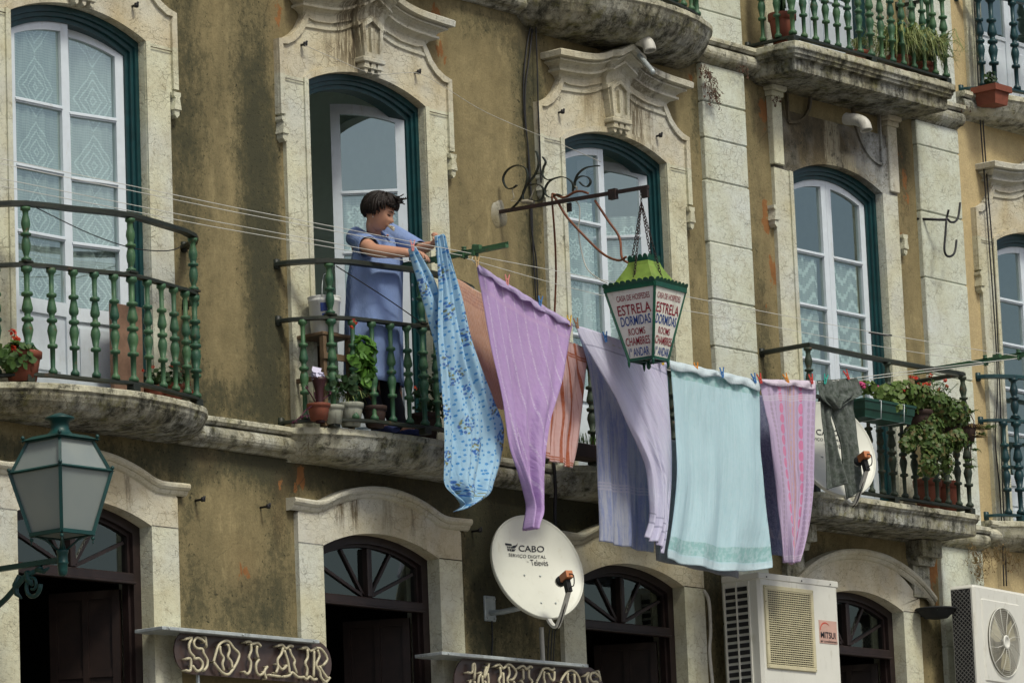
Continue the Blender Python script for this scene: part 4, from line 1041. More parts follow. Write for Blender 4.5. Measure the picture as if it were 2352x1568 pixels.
# chains: real links
def chain(mb, a, b, link=.030, r=.0028):
    a = Vector(a); b = Vector(b); d = (b-a); n = max(2, int(d.length/(link*.72))); d.normalize(); u = d.cross(Vector((.3,.8,.1))).normalized(); v = d.cross(u)
    for k in range(n):
        c = a.lerp(b, (k+.5)/n); w = u if k % 2 else v
        mb.tube([c + d*(link*.5*cos(q)) + w*(link*.28*sin(q)) for q in [2*pi*j/8 for j in range(8)]], r, 4, closed=True)
ring = Vector((LSX, LSY, 7.64)); mb = MB()
chain(mb, (LSX, LSY, bz(LSY)-.02), ring, .03)
for i in range(4):
    e = sq(Cc, .130, zrim+.062, TH)[i]; f = sq(Cc, .130, zrim+.062, TH)[(i+1)%4]; chain(mb, ring, (e+f)/2, .028)
mb.tube([(LSX-.012, LSY, 7.73), (LSX, LSY, 7.752), (LSX+.012, LSY, 7.73), (LSX, LSY, 7.71)], .004, 5, closed=True)
mb.build('chains', M['rust'], t)
# hoses and cables hanging off the bracket
def wire(name, pts, r, mat, label, cat='cable', n=6, group=None, sm=6):
    mb = MB(); mb.tube(crv(pts, sm), r, n); o = mb.build(name, mat); return single(o, label, cat, group)
wire('rubber_hose', [bp(1470,640)+Vector((0,0,.0)), bp(1640,900), bp(1800,1140), WX(1428,590,BX-.12), WX(1441,603,BX-.17)], .0085, M['hose'], 'brown rubber hose running down from the middle of the scroll bracket to the lantern roof', 'hose')
wire('rubber_hose', [bp(1380,545), bp(1280,515), bp(1190,530), bp(1050,600), bp(930,560), bp(890,560), bp(960,650), bp(1080,850), WX(1340,540,BX), WX(1385,583,BX), WX(1420,598,BX-.1), WX(1438,590,BX-.16)], .0085, M['hose'], 'long drooping brown hose looping from the bracket scrolls to the lantern', 'hose')
wire('rubber_hose', [bp(890,560), bp(888,650), W(1274,540,-.35), W(1277,620,-.22), W(1275,690,-.14), W(1272,760,-.10)], .007, M['hose'], 'brown hose hanging straight down from the bracket beside the stone door surround', 'hose')
wire('cable', [bp(940,640), bp(1100,610), bp(1200,640), bp(1260,730), bp(1260,900), bp(1245,1080), WX(1345,610,BX), WX(1375,640,BX-.05), WX(1395,650,BX-.15)], .0042, M['pvc'], 'thin grey cable sagging from the bracket to the left corner of the lantern')

# ---- satellite dishes
def dish(name, label, px, Y, n, post=None, text=True, S=1.0, w=.345, h=.375):
    C = W(px[0], px[1], Y); n = Vector(n).normalized(); r = n.cross(Vector((0,0,1))) * -1; r.normalize(); u = r.cross(n).normalized() * -1
    if u.z < 0: u = -u
    # r must point to the viewer's right
    if (Vector((.64, -.767, 0))).dot(r) < 0: r = -r
    w *= S; h *= S
    t = root(name, label, 'satellite dish', C)
    def D(a, rad, off=0.0):
        return C + r*(w*rad*cos(a)) + u*(h*rad*sin(a)) + n*(off - .055*(1-rad*rad))
    mb = MB(); N = 96; vs = [D(0, 0)]; fs = []
    radii = [.05*k for k in range(1, 20)] + [.985]
    for q in radii: vs += [D(2*pi*k/N, q) for k in range(N)]
    fs += [(0, 1+k, 1+(k+1)%N) for k in range(N)]
    for j in range(len(radii)-1): fs += [(1+j*N+k, 1+j*N+(k+1)%N, 1+(j+1)*N+(k+1)%N, 1+(j+1)*N+k) for k in range(N)]
    b = len(vs); vs += [D(2*pi*k/N, 1.0, .006) for k in range(N)] + [D(2*pi*k/N, 1.012, -.004) for k in range(N)] + [D(2*pi*k/N, 1.012, -.026) for k in range(N)] + [D(2*pi*k/N, .985, -.028) for k in range(N)]
    o5 = 1+(len(radii)-1)*N
    for a0, a1 in ((o5, b), (b, b+N), (b+N, b+2*N), (b+2*N, b+3*N)): fs += [(a0+k, a0+(k+1)%N, a1+(k+1)%N, a1+k) for k in range(N)]
    vs.append(C - n*.085); fs += [(b+3*N+(k+1)%N, b+3*N+k, len(vs)-1) for k in range(N)]
    mb.add(vs, fs, 0, True); ro = mb.build('reflector', M['dish'], t)
    def F(x, y):     # x, y in metres on the face
        q = (x/w)**2 + (y/h)**2; return C + r*x + u*y + n*(.0035 - .055*(1-q))
    tx = MB()
    text_on(tx, 'CABO', F, -.095*S, .105*S, .128*S, .172*S, 0, .01, .12); text_on(tx, 'SERVIÇO DIGITAL', F, -.190*S, .108*S, .078*S, .106*S, 0, .003, .15)
    text_on(tx, 'Televés', F, -.018*S, .114*S, .030*S, .074*S, 0, .0); text_on(tx, 'by', F, -.045*S, -.032*S, .050*S, .062*S, 0, 0)
    bars = [[(-.205,.174),(-.150,.174),(-.150,.160),(-.205,.160)], [(-.192,.154),(-.180,.154),(-.180,.143),(-.192,.143)], [(-.175,.154),(-.163,.154),(-.163,.143),(-.175,.143)], [(-.192,.139),(-.180,.139),(-.180,.122),(-.192,.122)], [(-.175,.139),(-.163,.139),(-.163,.122),(-.175,.122)],
            [(-.148,.160),(-.110,.170),(-.098,.186),(-.103,.164),(-.140,.150)], [(-.158,.154),(-.148,.154),(-.112,.158),(-.125,.146),(-.158,.142)], [(-.158,.138),(-.130,.138),(-.118,.143),(-.135,.124),(-.158,.122)]]
    for pl in bars: tx.add([F(x*S, y*S) for x, y in pl], [tuple(range(len(pl)))])
    tx.build('lettering', M['black_ink'], ro, fix=False)
    bl = MB()
    for x, y in ((-.09, -.045), (.035, -.045), (-.02, -.255), (.09, -.255)):
        p = F(x*S, y*S); bl.lathe([(.0075,0),(.006,.004),(.001,.006)], p, 8, ax=Matrix((r, u, n)).transposed())
    bl.build('bolts', M['steel'], ro)
    B = C - u*h*.97
    e = B + n*.30*S + u*.045*S + r*(-.01)
    mb = MB(); pts = crv([B + n*-.03 + u*.05, B - u*.045 + n*.0, B - u*.105*S + n*.055, B - u*.075*S + n*.12, B + n*.20*S - u*.02, e], 4)
    mb.strap(pts, .030, .018, r); mb.build('feed_arm', M['ac'], t)
    mb = MB(); mb.bar(e - (e-C).normalized()*0 - u*.01, e + u*.075*S, .034, .040, n); mb.lathe([(.030,0),(.036,.01),(.036,.028),(.020,.04)], e + u*.10*S - n*.045, 12, ax=Matrix((r, u, -n)).transposed())
    mb.tube(crv([e + u*.10*S + n*.05, e + u*.07 + n*.09, e + u*.01 + n*.07, e + n*.0 - u*.0, B + n*.12 - u*.09, B - u*.12 + n*.03], 5), .0042, 5)
    mb.build('feed_clamp', M['dark'], t)
    mb = MB(); mb.lathe([(.030,0),(.036,.004),(.036,.014),(.030,.018)], e + u*.10*S - n*.07, 12, ax=Matrix((r, u, -n)).transposed()); mb.build('feed_horn', M['dish'], t)
    mb = MB(); mb.obox(e + u*.10*S + n*.010, (r, u, n), (.026*S, .024*S, .042)); mb.build('receiver', M['orange_pl'], t)
    if post: post(t, C, n, u, r)
    return t
def mount_wall(t, C, n, u, r):
    mb = MB(); p = W(1125, 1397, -.004); mb.bbox((p.x-.055, -.012, p.z-.085), (p.x+.055, .004, p.z+.085), .004)
    for a in (-1, 1):
        for b in (-1, 1): mb.lathe([(.009,0),(.009,.008),(.003,.010)], (p.x+a*.038, -.012, p.z+b*.065), 6, ax=Matrix(((1,0,0),(0,0,-1),(0,1,0))))
    q = C - n*.14 - u*.12; mb.tube([Vector((p.x, -.01, p.z-.03)), Vector((p.x+.02, -.09, p.z-.03)), Vector((q.x-.02, q.y+.02, p.z-.01)), q, q + Vector((0, 0, .2))], .019, 10)
    mb.obox(C - n*.10 - u*.02, (r, u, n), (.06, .09, .02)); mb.build('wall_mount', M['steel'], t)
dish('satellite_dish', 'cream satellite dish on a wall mount below the purple towel, its lettering fully readable', (1236, 1300), -.40, (-.30, -.88, .30), mount_wall)
def mount_rail(t, C, n, u, r):
    mb = MB(); q = C - n*.12 - u*.1; mb.tube([Vector((q.x-.05, -.46, 6.00)), Vector((q.x-.02, -.50, 6.08)), q, q + Vector((0, 0, .22))], .019, 8); mb.obox(C - n*.10 - u*.02, (r, u, n), (.06, .09, .02)); mb.build('rail_mount', M['steel'], t)
dish('satellite_dish', 'cream satellite dish partly hidden behind the hanging olive trousers', (1917, 1030), -.74, (-.30, -.88, .30), mount_rail)
wire('drain_pipe', [W(1243,1440,-.10), W(1246,1500,-.10), W(1250,1620,-.10)], .016, M['pvc'], 'thin cream pipe running down below the readable satellite dish', 'pipe', 10)

# ---- air conditioners
def ac1():
    x0, x1, yf, yb, zt, zb = 3.535, 4.49, -.45, -.13, 5.407, 4.30
    t = root('air_conditioner', 'large cream air conditioner casing with slotted side and square mesh grille, under the towels', 'air conditioner', (4.0, -.3, zb))
    mb = MB(); mb.bbox((x0, yf, zb), (x1, yb, zt), .02); mb.bbox((x0-.008, yf-.006, zt-.045), (x1+.006, yb, zt+.004), .008); o = mb.build('casing', M['ac'], t)
    s = MB()
    for k in range(21):
        z = zt - .085 - k*.050
        for ya in (yb-.135, yb-.030): s.box((x0-.010, ya-.095, z-.030), (x0+.02, ya, z))
    s.build('side_slots', M['dark'], t)
    s = MB(); 
    for ya in (yb-.132, yb-.027, yb-.237): s.box((x0-.014, ya-.0, zb), (x0-.0, ya+.012, zt-.05))
    s.build('side_rib', M['ac'], t)
    gx0, gx1, gz1, gz0 = x0+.06, x0+.62, zt-.095, zt-.66
    f = MB()
    for a, b in (((gx0-.012, yf-.016, gz0-.012), (gx1+.012, yf+.002, gz0+.018)), ((gx0-.012, yf-.016, gz1-.018), (gx1+.012, yf+.002, gz1+.012)), ((gx0-.012, yf-.016, gz0+.018), (gx0+.02, yf+.002, gz1-.018)), ((gx1-.02, yf-.016, gz0+.018), (gx1+.012, yf+.002, gz1-.018))): f.bbox(a, b, .004)
    fo = f.build('grille_frame', M['grille_cream'], t)
    b = MB(); b.box((gx0, yf-.004, gz0), (gx1, yf-.002, gz1)); b.build('grille_backing', M['dark'], t)
    g = MB()
    for k in range(34):
        z = gz0 + .028 + k*(gz1-gz0-.05)/33; g.box((gx0+.018, yf-.012, z-.0035), (gx1-.018, yf-.007, z+.0035))
    for k in range(24):
        x = gx0+.03 + k*(gx1-gx0-.06)/23; g.box((x-.0015, yf-.0085, gz0+.018), (x+.0015, yf-.006, gz1-.018))
    g.build('grille_mesh', M['grille_cream'], t)
    l = MB(); lx0, lx1, lz1, lz0 = x0+.70, x0+.915, zt-.290, zt-.455; l.box((lx0, yf-.004, lz0), (lx1, yf+.002, lz1)); lo = l.build('maker_plate', m_simple('faded_pink_plate', (.52, .33, .27), .5, var=.12), t)
    tx = MB(); F = lambda x, y: Vector((lx0 + x*(lx1-lx0), yf-.006, lz0 + y*(lz1-lz0)))
    text_on(tx, 'MITSUI', F, .05, .89, .22, .50, 0, .02); text_on(tx, 'air conditioners', F, .03, .98, .04, .15, 1, .01)
    arc = [(.32+.30*cos(a), .56+.36*sin(a)) for a in [pi - pi*.86*i/10 for i in range(11)]]; vs = [F(x, y) for x, y in arc] + [F(x*.96+.04, y*.88+.055) for x, y in arc]
    tx.add(vs, [(i, i+1, 12+i, 11+i) for i in range(10)], 2)
    tx.build('lettering', [M['black_ink'], M['dark'], m_simple('red_arc', (.5, .08, .05), .5)], lo, fix=False)
    sc = MB()
    for x, z in ((x0+.08, zt-.025), (x0+.5, zt-.025), (x0+.85, zt-.025), (x0+.055, zt-.20), (x0+.055, zt-.5), (gx1+.004, gz1), (gx1+.004, gz0), (gx0, gz1), (gx0, gz0)): sc.lathe([(.006,0),(.006,.003),(.002,.005)], (x, yf-.012, z), 6, ax=Matrix(((1,0,0),(0,0,-1),(0,1,0))))
    sc.build('screws', M['dark'], t)
    mb = MB()
    for x in (x0+.15, x1-.15): mb.bar((x, 0, zb-.02), (x, yf, zb-.02), .03, .03); mb.bar((x, 0, zb-.3), (x, yf+.05, zb-.03), .025, .025)
    mb.bar((x0+.3, .0, 5.2), (x0+.3, yb, 5.2), .03, .03); mb.build('wall_bracket', M['steel'], t)
ac1()
def ac2():
    P0 = W(2237, 1340, -.42); d = radians(7); ex = Vector((cos(d), sin(d), 0)); ey = Vector((-sin(d), cos(d), 0)); ez = Vector((0,0,1)); Wd, Dp, Ht = 1.02, .20, .98
    t = root('air_conditioner', 'white air conditioner with a round wire fan guard at the right edge', 'air conditioner', P0 + ex*.4 - ez*Ht)
    mb = MB(); n0 = len(mb.v); mb.bbox((0, 0, -Ht), (Wd, Dp, 0), .022)
    L = lambda v: P0 + ex*v.x + ey*v.y + ez*v.z
    mb.v = [L(v) for v in mb.v]; mb.build('casing', M['ac'], t)
    s = MB(); s.box((-.003, .035, -Ht+.02), (.003, Dp-.005, -.03)); s.v = [L(v) for v in s.v]; so_ = s.build('side_mesh_backing', M['dark'], t)
    s = MB()
    for k in range(-8, 34):
        for sgn in (1, -1):
            z = -k*.034; a = Vector((-.006, .035, z)); b = Vector((-.006, Dp-.005, z - sgn*.16))
            pa = [p for p in (a.lerp(b, q/8) for q in range(9)) if -Ht+.02 < p.z < -.03]
            if len(pa) > 1: s.bar(L(pa[0]), L(pa[-1]), .004, .004)
    s.build('side_mesh', m_simple('grey_mesh', (.16, .16, .15), .6), t)
    cx_, cz_, rr = .42, -.415, .262
    f = MB(); f.bbox((.10, -.010, cz_-.315), (.74, .002, cz_+.315), .01); f.v = [L(v) for v in f.v]; f.build('fan_panel', M['ac'], t)
    b = MB(); N = 36; b.add([L(Vector((cx_ + rr*cos(2*pi*k/N), -.0125, cz_ + rr*sin(2*pi*k/N)))) for k in range(N)], [tuple(range(N))]); b.build('fan_opening', m_simple('dim_fan_inside', (.10, .09, .06), .7), t)
    bl = MB()
    for k in range(3):
        a0 = k*2*pi/3; pts = [(cx_ + q*1.15*cos(a0+s_), cz_ + q*1.15*sin(a0+s_)) for q, s_ in ((.05, 0), (.19, .15), (.20, .9), (.12, 1.1), (.05, 1.0))]; bl.add([L(Vector((x, -.0145 , z))) for x, z in pts], [tuple(range(5))])
    bl.build('fan_blades', m_simple('cream_fan_blade', (.34, .31, .20), .6), t, fix=False)
    g = MB()
    for k in range(15):
        q = .050 + k*(rr-.050)/14; g.tube([L(Vector((cx_ + q*cos(2*pi*j/32), -.024 - .012*(1-(q/rr)**2), cz_ + q*sin(2*pi*j/32)))) for j in range(32)], .0016 if k < 14 else .005, 4, closed=True)
    for k in range(12):
        a = 2*pi*k/12 + .2; g.tube([L(Vector((cx_ + q*cos(a + (rr-q)*1.2), -.026 - .012*(1-(q/rr)**2), cz_ + q*sin(a + (rr-q)*1.2)))) for q in (.04, .10, .16, rr)], .0022, 4)
    g.build('fan_guard', M['ac'], t)
    h = MB(); h.lathe([(.055,0),(.055,.006),(.048,.010),(.036,.011),(.034,.007),(.001,.007)], L(Vector((cx_, -.034, cz_))), 20, ax=Matrix((ex, ez, -ey)).transposed()); h.build('fan_hub', M['ac'], t)
    mb = MB(); mb.bar(L(Vector((.1, Dp, -Ht-.02))), Vector((L(Vector((.1, 0, 0))).x, 0, P0.z-Ht-.02)), .03, .03); mb.bar(L(Vector((.7, Dp, -Ht-.02))), Vector((L(Vector((.7, 0, 0))).x, 0, P0.z-Ht-.02)), .03, .03)
    mb.bar(L(Vector((.1, 0, -Ht-.02))), L(Vector((.1, Dp, -Ht-.02))), .03, .03); mb.bar(L(Vector((.7, 0, -Ht-.02))), L(Vector((.7, Dp, -Ht-.02))), .03, .03)
    mb.build('wall_bracket', M['steel'], t)
ac2()

# ---- neon shop signs
def sign(label, conv, rail, panel, strokes, low=4.22):
    """conv: zoomed-photo coords -> photo coords"""
    Y = -.20; P_ = lambda u, v, y=Y: W(*conv(u, v), y)
    a, b = P_(*rail[0]), P_(*rail[1])
    t = root('neon_sign', label, 'shop sign', Vector(((a.x+b.x)/2, -.1, low)))
    mb = MB(); z = (a.z+b.z)/2; mb.bbox((a.x, -.235, z-.018), (b.x, -.0, z+.004), .003)
    for k in (.04, .5, .96): mb.lathe([(.007,0),(.007,.006),(.002,.008)], (lerp(a.x, b.x, k), -.235, z-.008), 6, ax=Matrix(((1,0,0),(0,0,-1),(0,1,0))))
    mb.build('top_rail', M['steel'], t)
    mb = MB(); x0, x1, zt = panel; rr = (zt-low)/2; pl = [(x1-rr + rr*cos(q), low+rr + rr*sin(q)) for q in [pi/2 - pi*i/12 for i in range(13)]] + [(x0+rr - rr*cos(q), low+rr - rr*sin(q)) for q in [pi/2 - pi*i/12 for i in range(13)]]
    mb.prism(pl, -.165, -.155); mb.build('sign_panel', M['brown_sign'], t)
    for a_, b_ in (((x0+.3, -.155, low+.15), (x0+.3, 0, low+.15)), ((x1-.3, -.155, low+.15), (x1-.3, 0, low+.15)), ((x0+.22, -.145, low-.25), (x0+.22, -.145, low+.02))):
        mb = MB(); mb.bar(a_, b_, .016, .016); mb.build('strut', M['steel'], t)
    for let in strokes:
        mb = MB()
        for st in let:
            pts = crv([P_(u, v) for u, v in st], 3); mb.tube(pts, .0090, 7)
            mb.tube([pts[0], pts[0] + Vector((0, .036, 0))], .006, 5); mb.tube([pts[-1], pts[-1] + Vector((0, .036, 0))], .006, 5)
        mb.build('letter', M['neon'], t)
    return t
S1 = [[[(340,265),(420,245),(385,330),(400,420),(445,470),(450,500),(500,490),(545,540),(545,600),(510,640),(470,635),(430,580)],[(570,300),(540,265),(480,245),(445,290),(450,340),(490,375),(545,380),(560,430),(605,510),(600,590),(560,640)],[(580,235),(595,360)],[(350,500),(400,495),(410,560),(400,640),(350,635)]],
 [[(680,535),(700,460),(740,340),(800,290),(860,290),(920,370),(985,440),(960,540),(900,640),(850,685),(780,660),(720,590),(680,535)],[(755,345),(765,430),(800,490),(785,560),(805,640)],[(850,325),(870,400),(850,475),(890,530),(905,610)]],
 [[(1060,300),(1110,290),(1140,320),(1180,310),(1215,310),(1245,350)],[(1125,320),(1130,400),(1100,480),(1125,540),(1115,640),(1080,680),(1045,650)],[(1200,345),(1195,420),(1215,485)],[(1225,505),(1190,560),(1190,640),(1220,690),(1260,680),(1290,650)],[(1325,590),(1290,640),(1295,690),(1310,735)]],
 [[(1440,345),(1500,330),(1545,375),(1590,340),(1630,350)],[(1510,365),(1490,440),(1445,510),(1450,600),(1425,665)],[(1525,395),(1560,500),(1580,590),(1590,670)],[(1590,380),(1605,440),(1650,520),(1640,570),(1675,670)],[(1440,560),(1500,625),(1555,575)],[(1340,690),(1480,710)],[(1510,710),(1580,700),(1620,660),(1680,710),(1740,720)]],
 [[(1735,375),(1790,360),(1840,405),(1900,370),(1970,385),(2040,500),(1985,580)],[(1800,380),(1805,480),(1775,550),(1800,620),(1790,710)],[(1880,400),(1880,560),(1875,715)],[(1920,390),(1945,470),(1905,570),(1950,650),(1965,720),(2020,775),(2070,720)],[(1950,590),(1990,660),(2050,740)],[(1750,710),(1790,740),(1830,710),(1870,745),(1915,740)]]]
c1 = lambda u, v: ((470+u/3.986)/1.30612, (1850+v/3.986)/1.30612)
x0 = W(*c1(205, 420), -.16).x; x1 = W(*c1(2085, 560), -.16).x
sign('brown neon sign spelling SOLAR in cream tubing, lower left', c1, [(20, 130), (1900, 275)], (x0, x1, W(*c1(1100, 215), -.16).z), S1, W(*c1(1100, 735), -.16).z)
S2 = [[[(430,360),(490,360),(495,270),(515,250),(525,300),(515,450)],[(470,460),(455,520),(470,620),(440,660)],[(520,470),(525,600),(540,650)],[(570,370),(605,365),(575,420),(565,520),(590,640)],[(615,400),(620,500),(640,640)]],
 [[(700,245),(680,330),(640,430),(650,350),(670,290)],[(685,370),(695,480),(680,640)],[(655,470),(660,560),(650,640)]],
 [[(770,285),(830,260),(880,310),(930,260),(980,270),(1045,355),(1010,440),(970,455)],[(840,295),(850,400),(825,460),(850,560),(840,660)],[(880,365),(885,500),(880,660)],[(945,290),(960,380),(930,460),(980,560),(1050,680)],[(1010,470),(1040,540),(1090,640)]],
 [[(1060,310),(1130,275),(1175,320),(1215,280),(1245,300)],[(1130,320),(1135,445)],[(1205,325),(1205,420),(1245,475),(1215,560),(1225,660)],[(1110,465),(1140,540),(1130,660)]],
 [[(1300,480),(1340,400),(1380,320),(1440,305),(1490,330),(1525,310)],[(1395,345),(1390,430),(1405,490),(1390,580),(1450,660)],[(1525,350),(1520,455),(1480,445),(1450,370)],[(1300,480),(1320,580),(1400,680),(1500,640)]],
 [[(1600,480),(1660,380),(1730,330),(1800,370),(1840,450),(1850,560),(1800,650),(1720,690),(1640,600),(1600,480)],[(1695,370),(1690,450),(1720,520),(1700,600)],[(1775,380),(1780,500),(1790,600)]],
 [[(1900,405),(1960,365),(1935,430),(1950,510),(2010,560),(2030,640),(1980,680)],[(2080,410),(2040,365),(1990,375),(1975,430),(2010,480),(2060,480),(2090,560),(2080,640)],[(2080,340),(2105,465)]]]
c2 = lambda u, v: ((1300+u/4.2)/1.30612, (1930+v/4.2)/1.30612)
x0 = W(*c2(255, 450), -.16).x; x1 = W(*c2(2150, 480), -.16).x
sign('brown neon sign with cream letters ending RICOS, cut by the bottom edge', c2, [(60, 115), (1905, 265)], (x0, x1, W(*c2(1100, 215), -.16).z), S2, W(*c2(1100, 215), -.16).z - .36)

# ---- cables down the fronts
def cable(pts, r, label, Y=-.02, group=None, mat=None): return wire('cable', [W(x, y, Y) for x, y in pts], r, mat or M['cable'], label, 'cable', 5, group)
G1 = 'black cables hanging between the second and third doors'
cable([(1222,-20),(1221,40),(1210,110),(1203,180),(1204,260),(1212,330),(1216,400),(1222,480),(1224,560),(1228,640),(1232,700)], .0055, 'leftmost black cable hanging down the plaster beside the scroll bracket', group=G1)
cable([(1224,-20),(1223,60),(1216,130),(1207,200),(1207,270),(1215,360),(1220,440),(1220,520),(1232,600),(1236,700)], .0055, 'black cable tied close to the leftmost one beside the scroll bracket', group=G1)
cable([(1229,-20),(1231,60),(1234,150),(1236,230),(1240,330),(1243,420)], .005, 'rightmost straight black cable reaching the stone surround above the bracket', group=G1, Y=-.05)
cable([(1272,1060),(1276,1120),(1275,1180),(1278,1240)], .013, 'black cable hanging from the ledge beside the purple towel', Y=-.14)
cable([(2236,-20),(2243,100),(2250,250),(2262,420),(2272,560),(2282,700),(2290,830),(2290,930),(2286,1010),(2296,1120),(2302,1230),(2306,1345)], .006, 'left one of the two long black cables down the yellow building', Y=-.06, group='long cables on the yellow building')
cable([(2240,-20),(2248,100),(2256,250),(2268,420),(2279,560),(2288,700),(2294,830),(2298,930),(2300,1010),(2303,1120),(2308,1230),(2312,1345)], .006, 'right one of the two long black cables down the yellow building', Y=-.06, group='long cables on the yellow building')
cable([(1130,1425),(1131,1470),(1129,1510)], .006, 'short black cable below the wall plate of the satellite dish')
for k, (x, l) in enumerate(((1258, 'left'), (1265, 'middle'), (1271, 'right'))): cable([(x+4, 1445), (x+1, 1490), (x, 1530)], .004, '%s one of three thin cables under the readable satellite dish' % l, Y=-.05, group='thin cables under the dish')
wire('refrigerant_pipe', [W(1616,1355,-.04), W(1628,1380,-.06), W(1632,1450,-.05), W(1630,1500,-.05), W(1640,1600,-.05)], .013, M['pvc'], 'cream insulated pipe running down left of the large air conditioner', 'pipe')
# thin old wire over the door heads with its little iron hooks
def hookpt(x, y): 
    p = W(x, y, -.05); mb = MB(); mb.tube([p + Vector((0,.05,0)), p, p + Vector((0,-.03,.0)), p + Vector((.0,-.035,.02))], .008, 6); mb.lathe([(.013,-.014),(.016,0),(.013,.014)], p + Vector((0,-.02,0)), 7); return mb
HK = [(696,103,'at the left of the head of the door with the woman'), (957,167,'at the right of the head of the door with the woman'), (1287,258,'at the left of the head of the door behind the lantern'), (1512,312,'at the right of the head of the door behind the lantern'), (308,14,'in the stone head of the leftmost balcony door'), (461,1147,'in the plaster left of the middle ground-floor door'), (611,1163,'in the plaster just left of the middle ground-floor hood'), (1097,1218,'in the plaster right of the middle ground-floor door'), (2110,1288,'in the stone of the rightmost arched ground-floor door')]
for x, y, l in HK: single(hookpt(x, y).build('wall_hook', M['cable']), 'small black iron hook ' + l, 'hook', 'small iron hooks in the wall')
wire('thin_wire', [W(700,104,-.08), W(770,135,-.09), W(860,170,-.1), W(957,168,-.08), W(1020,200,-.08), W(1120,260,-.08), W(1285,330,-.08), W(1380,372,-.08)], .0022, M['pvc'], 'thin old wire sagging across the heads of the middle doors', 'wire', 4)
# grey pipe elbows under the upper slabs
def elbow(label, x, y, Y0, slabz):
    mb = MB(); c = W(x, y, Y0); r = .046
    mb.tube(crv([Vector((c.x, c.y+.13, slabz+.02)), Vector((c.x, c.y+.10, slabz+.01)), Vector((c.x, c.y+.03, slabz-.006)), Vector((c.x+.0, c.y-.035, slabz-.045)), Vector((c.x, c.y-.055, slabz-.105))], 4), r, 18, caps=False)
    o = mb.build('drain_elbow', M['pvc']); s = o.modifiers.new('s', 'SOLIDIFY'); s.thickness = .006; return single(o, label, 'pipe', 'drain elbows under the upper balconies')
elbow('grey plastic drain elbow under the curved upper balcony', 1478, 95, -.30, W(1478, 88, -.30).z)
elbow('grey plastic drain elbow under the rectangular upper balcony', 1975, 280, -.28, W(1975, 272, -.28).z)
wire('drain_pipe', [W(1440,100,-.02), W(1470,130,-.25), W(1500,166,-.5)], .018, M['steel'], 'short dark pipe sticking out under the curved upper balcony', 'pipe', 10)
# forked iron hook on the second pilaster
mb = MB(); HP = lambda u, v, y: W((2200+u/2.24)/1.30612, (600+v/2.24)/1.30612, y)
mb.tube([HP(1235,127,0), HP(1330,130,-.1), HP(1432,133,-.2)], .011, 7)
mb.tube(crv([HP(1447,65,-.22), HP(1436,110,-.2), HP(1432,133,-.2), HP(1440,128,-.2), HP(1460,148,-.2), HP(1490,145,-.2), HP(1512,110,-.2), HP(1524,18,-.2)], 5), .009, 7)
mb.tube(crv([HP(1432,133,-.2), HP(1424,240,-.2), HP(1418,330,-.2), HP(1432,372,-.2), HP(1460,378,-.2), HP(1488,350,-.2), HP(1500,268,-.2)], 5), .009, 7)
single(mb.build('iron_bracket', M['cable']), 'black forked iron hook sticking out of the right stone pilaster', 'hook')
# basin with dry grass on the plaster beside the fan unit
# ================================================================ clothes lines, laundry
def m_cloth(name, fn, rough=.9, trans=.35, weave=260, wr=.25):
    """fn(t, U, V) -> colour; U, V in metres along the cloth"""
    t = NT(name); X, Y, Z = t.xyz(t.uv())[:3]
    c = fn(t, X, Y)
    w = t.math('MULTIPLY', t.math('SINE', t.math('MULTIPLY', X, weave*pi)), .5)
    nz = t.noise(30, 4, .7, vec=t.uv()); cr = t.noise(5, 5, .58, vec=t.uv(), stretch=(4.0, .35, 1))
    b = t.node('ShaderNodeBump'); t.link(t.math('ADD', t.math('MULTIPLY', cr, 1.0), t.math('MULTIPLY', nz, wr)), b.inputs['Height']); b.inputs['Strength'].default_value = .6; b.inputs['Distance'].default_value = .025
    c = t.mix(t.ramp(nz, .3, .75, 0, .16), c, (.9, .92, .95)); 
    t.fin(c, rough, spec=.15); t.l.new(b.outputs[0], t.p.inputs['Normal'])
    tr = t.node('ShaderNodeBsdfTranslucent'); t.link(c, tr.inputs[0]); t.l.new(b.outputs[0], tr.inputs['Normal']); mx = t.node('ShaderNodeMixShader'); mx.inputs[0].default_value = trans
    t.l.new(t.p.outputs[0], mx.inputs[1]); t.l.new(tr.outputs[0], mx.inputs[2]); t.l.new(mx.outputs[0], t.out.inputs[0]); return t.m
def stripe(t, X, period, width, off=0.0):
    f = t.math('FRACT', t.math('ADD', t.math('DIVIDE', X, period), off)); d = t.math('ABSOLUTE', t.math('SUBTRACT', f, .5)); return t.ramp(d, width*.5, width*.5+.02, 1, 0)
def line_at(t, V, v, w):
    return t.ramp(t.math('ABSOLUTE', t.math('SUBTRACT', V, v)), w, w+.003, 1, 0)
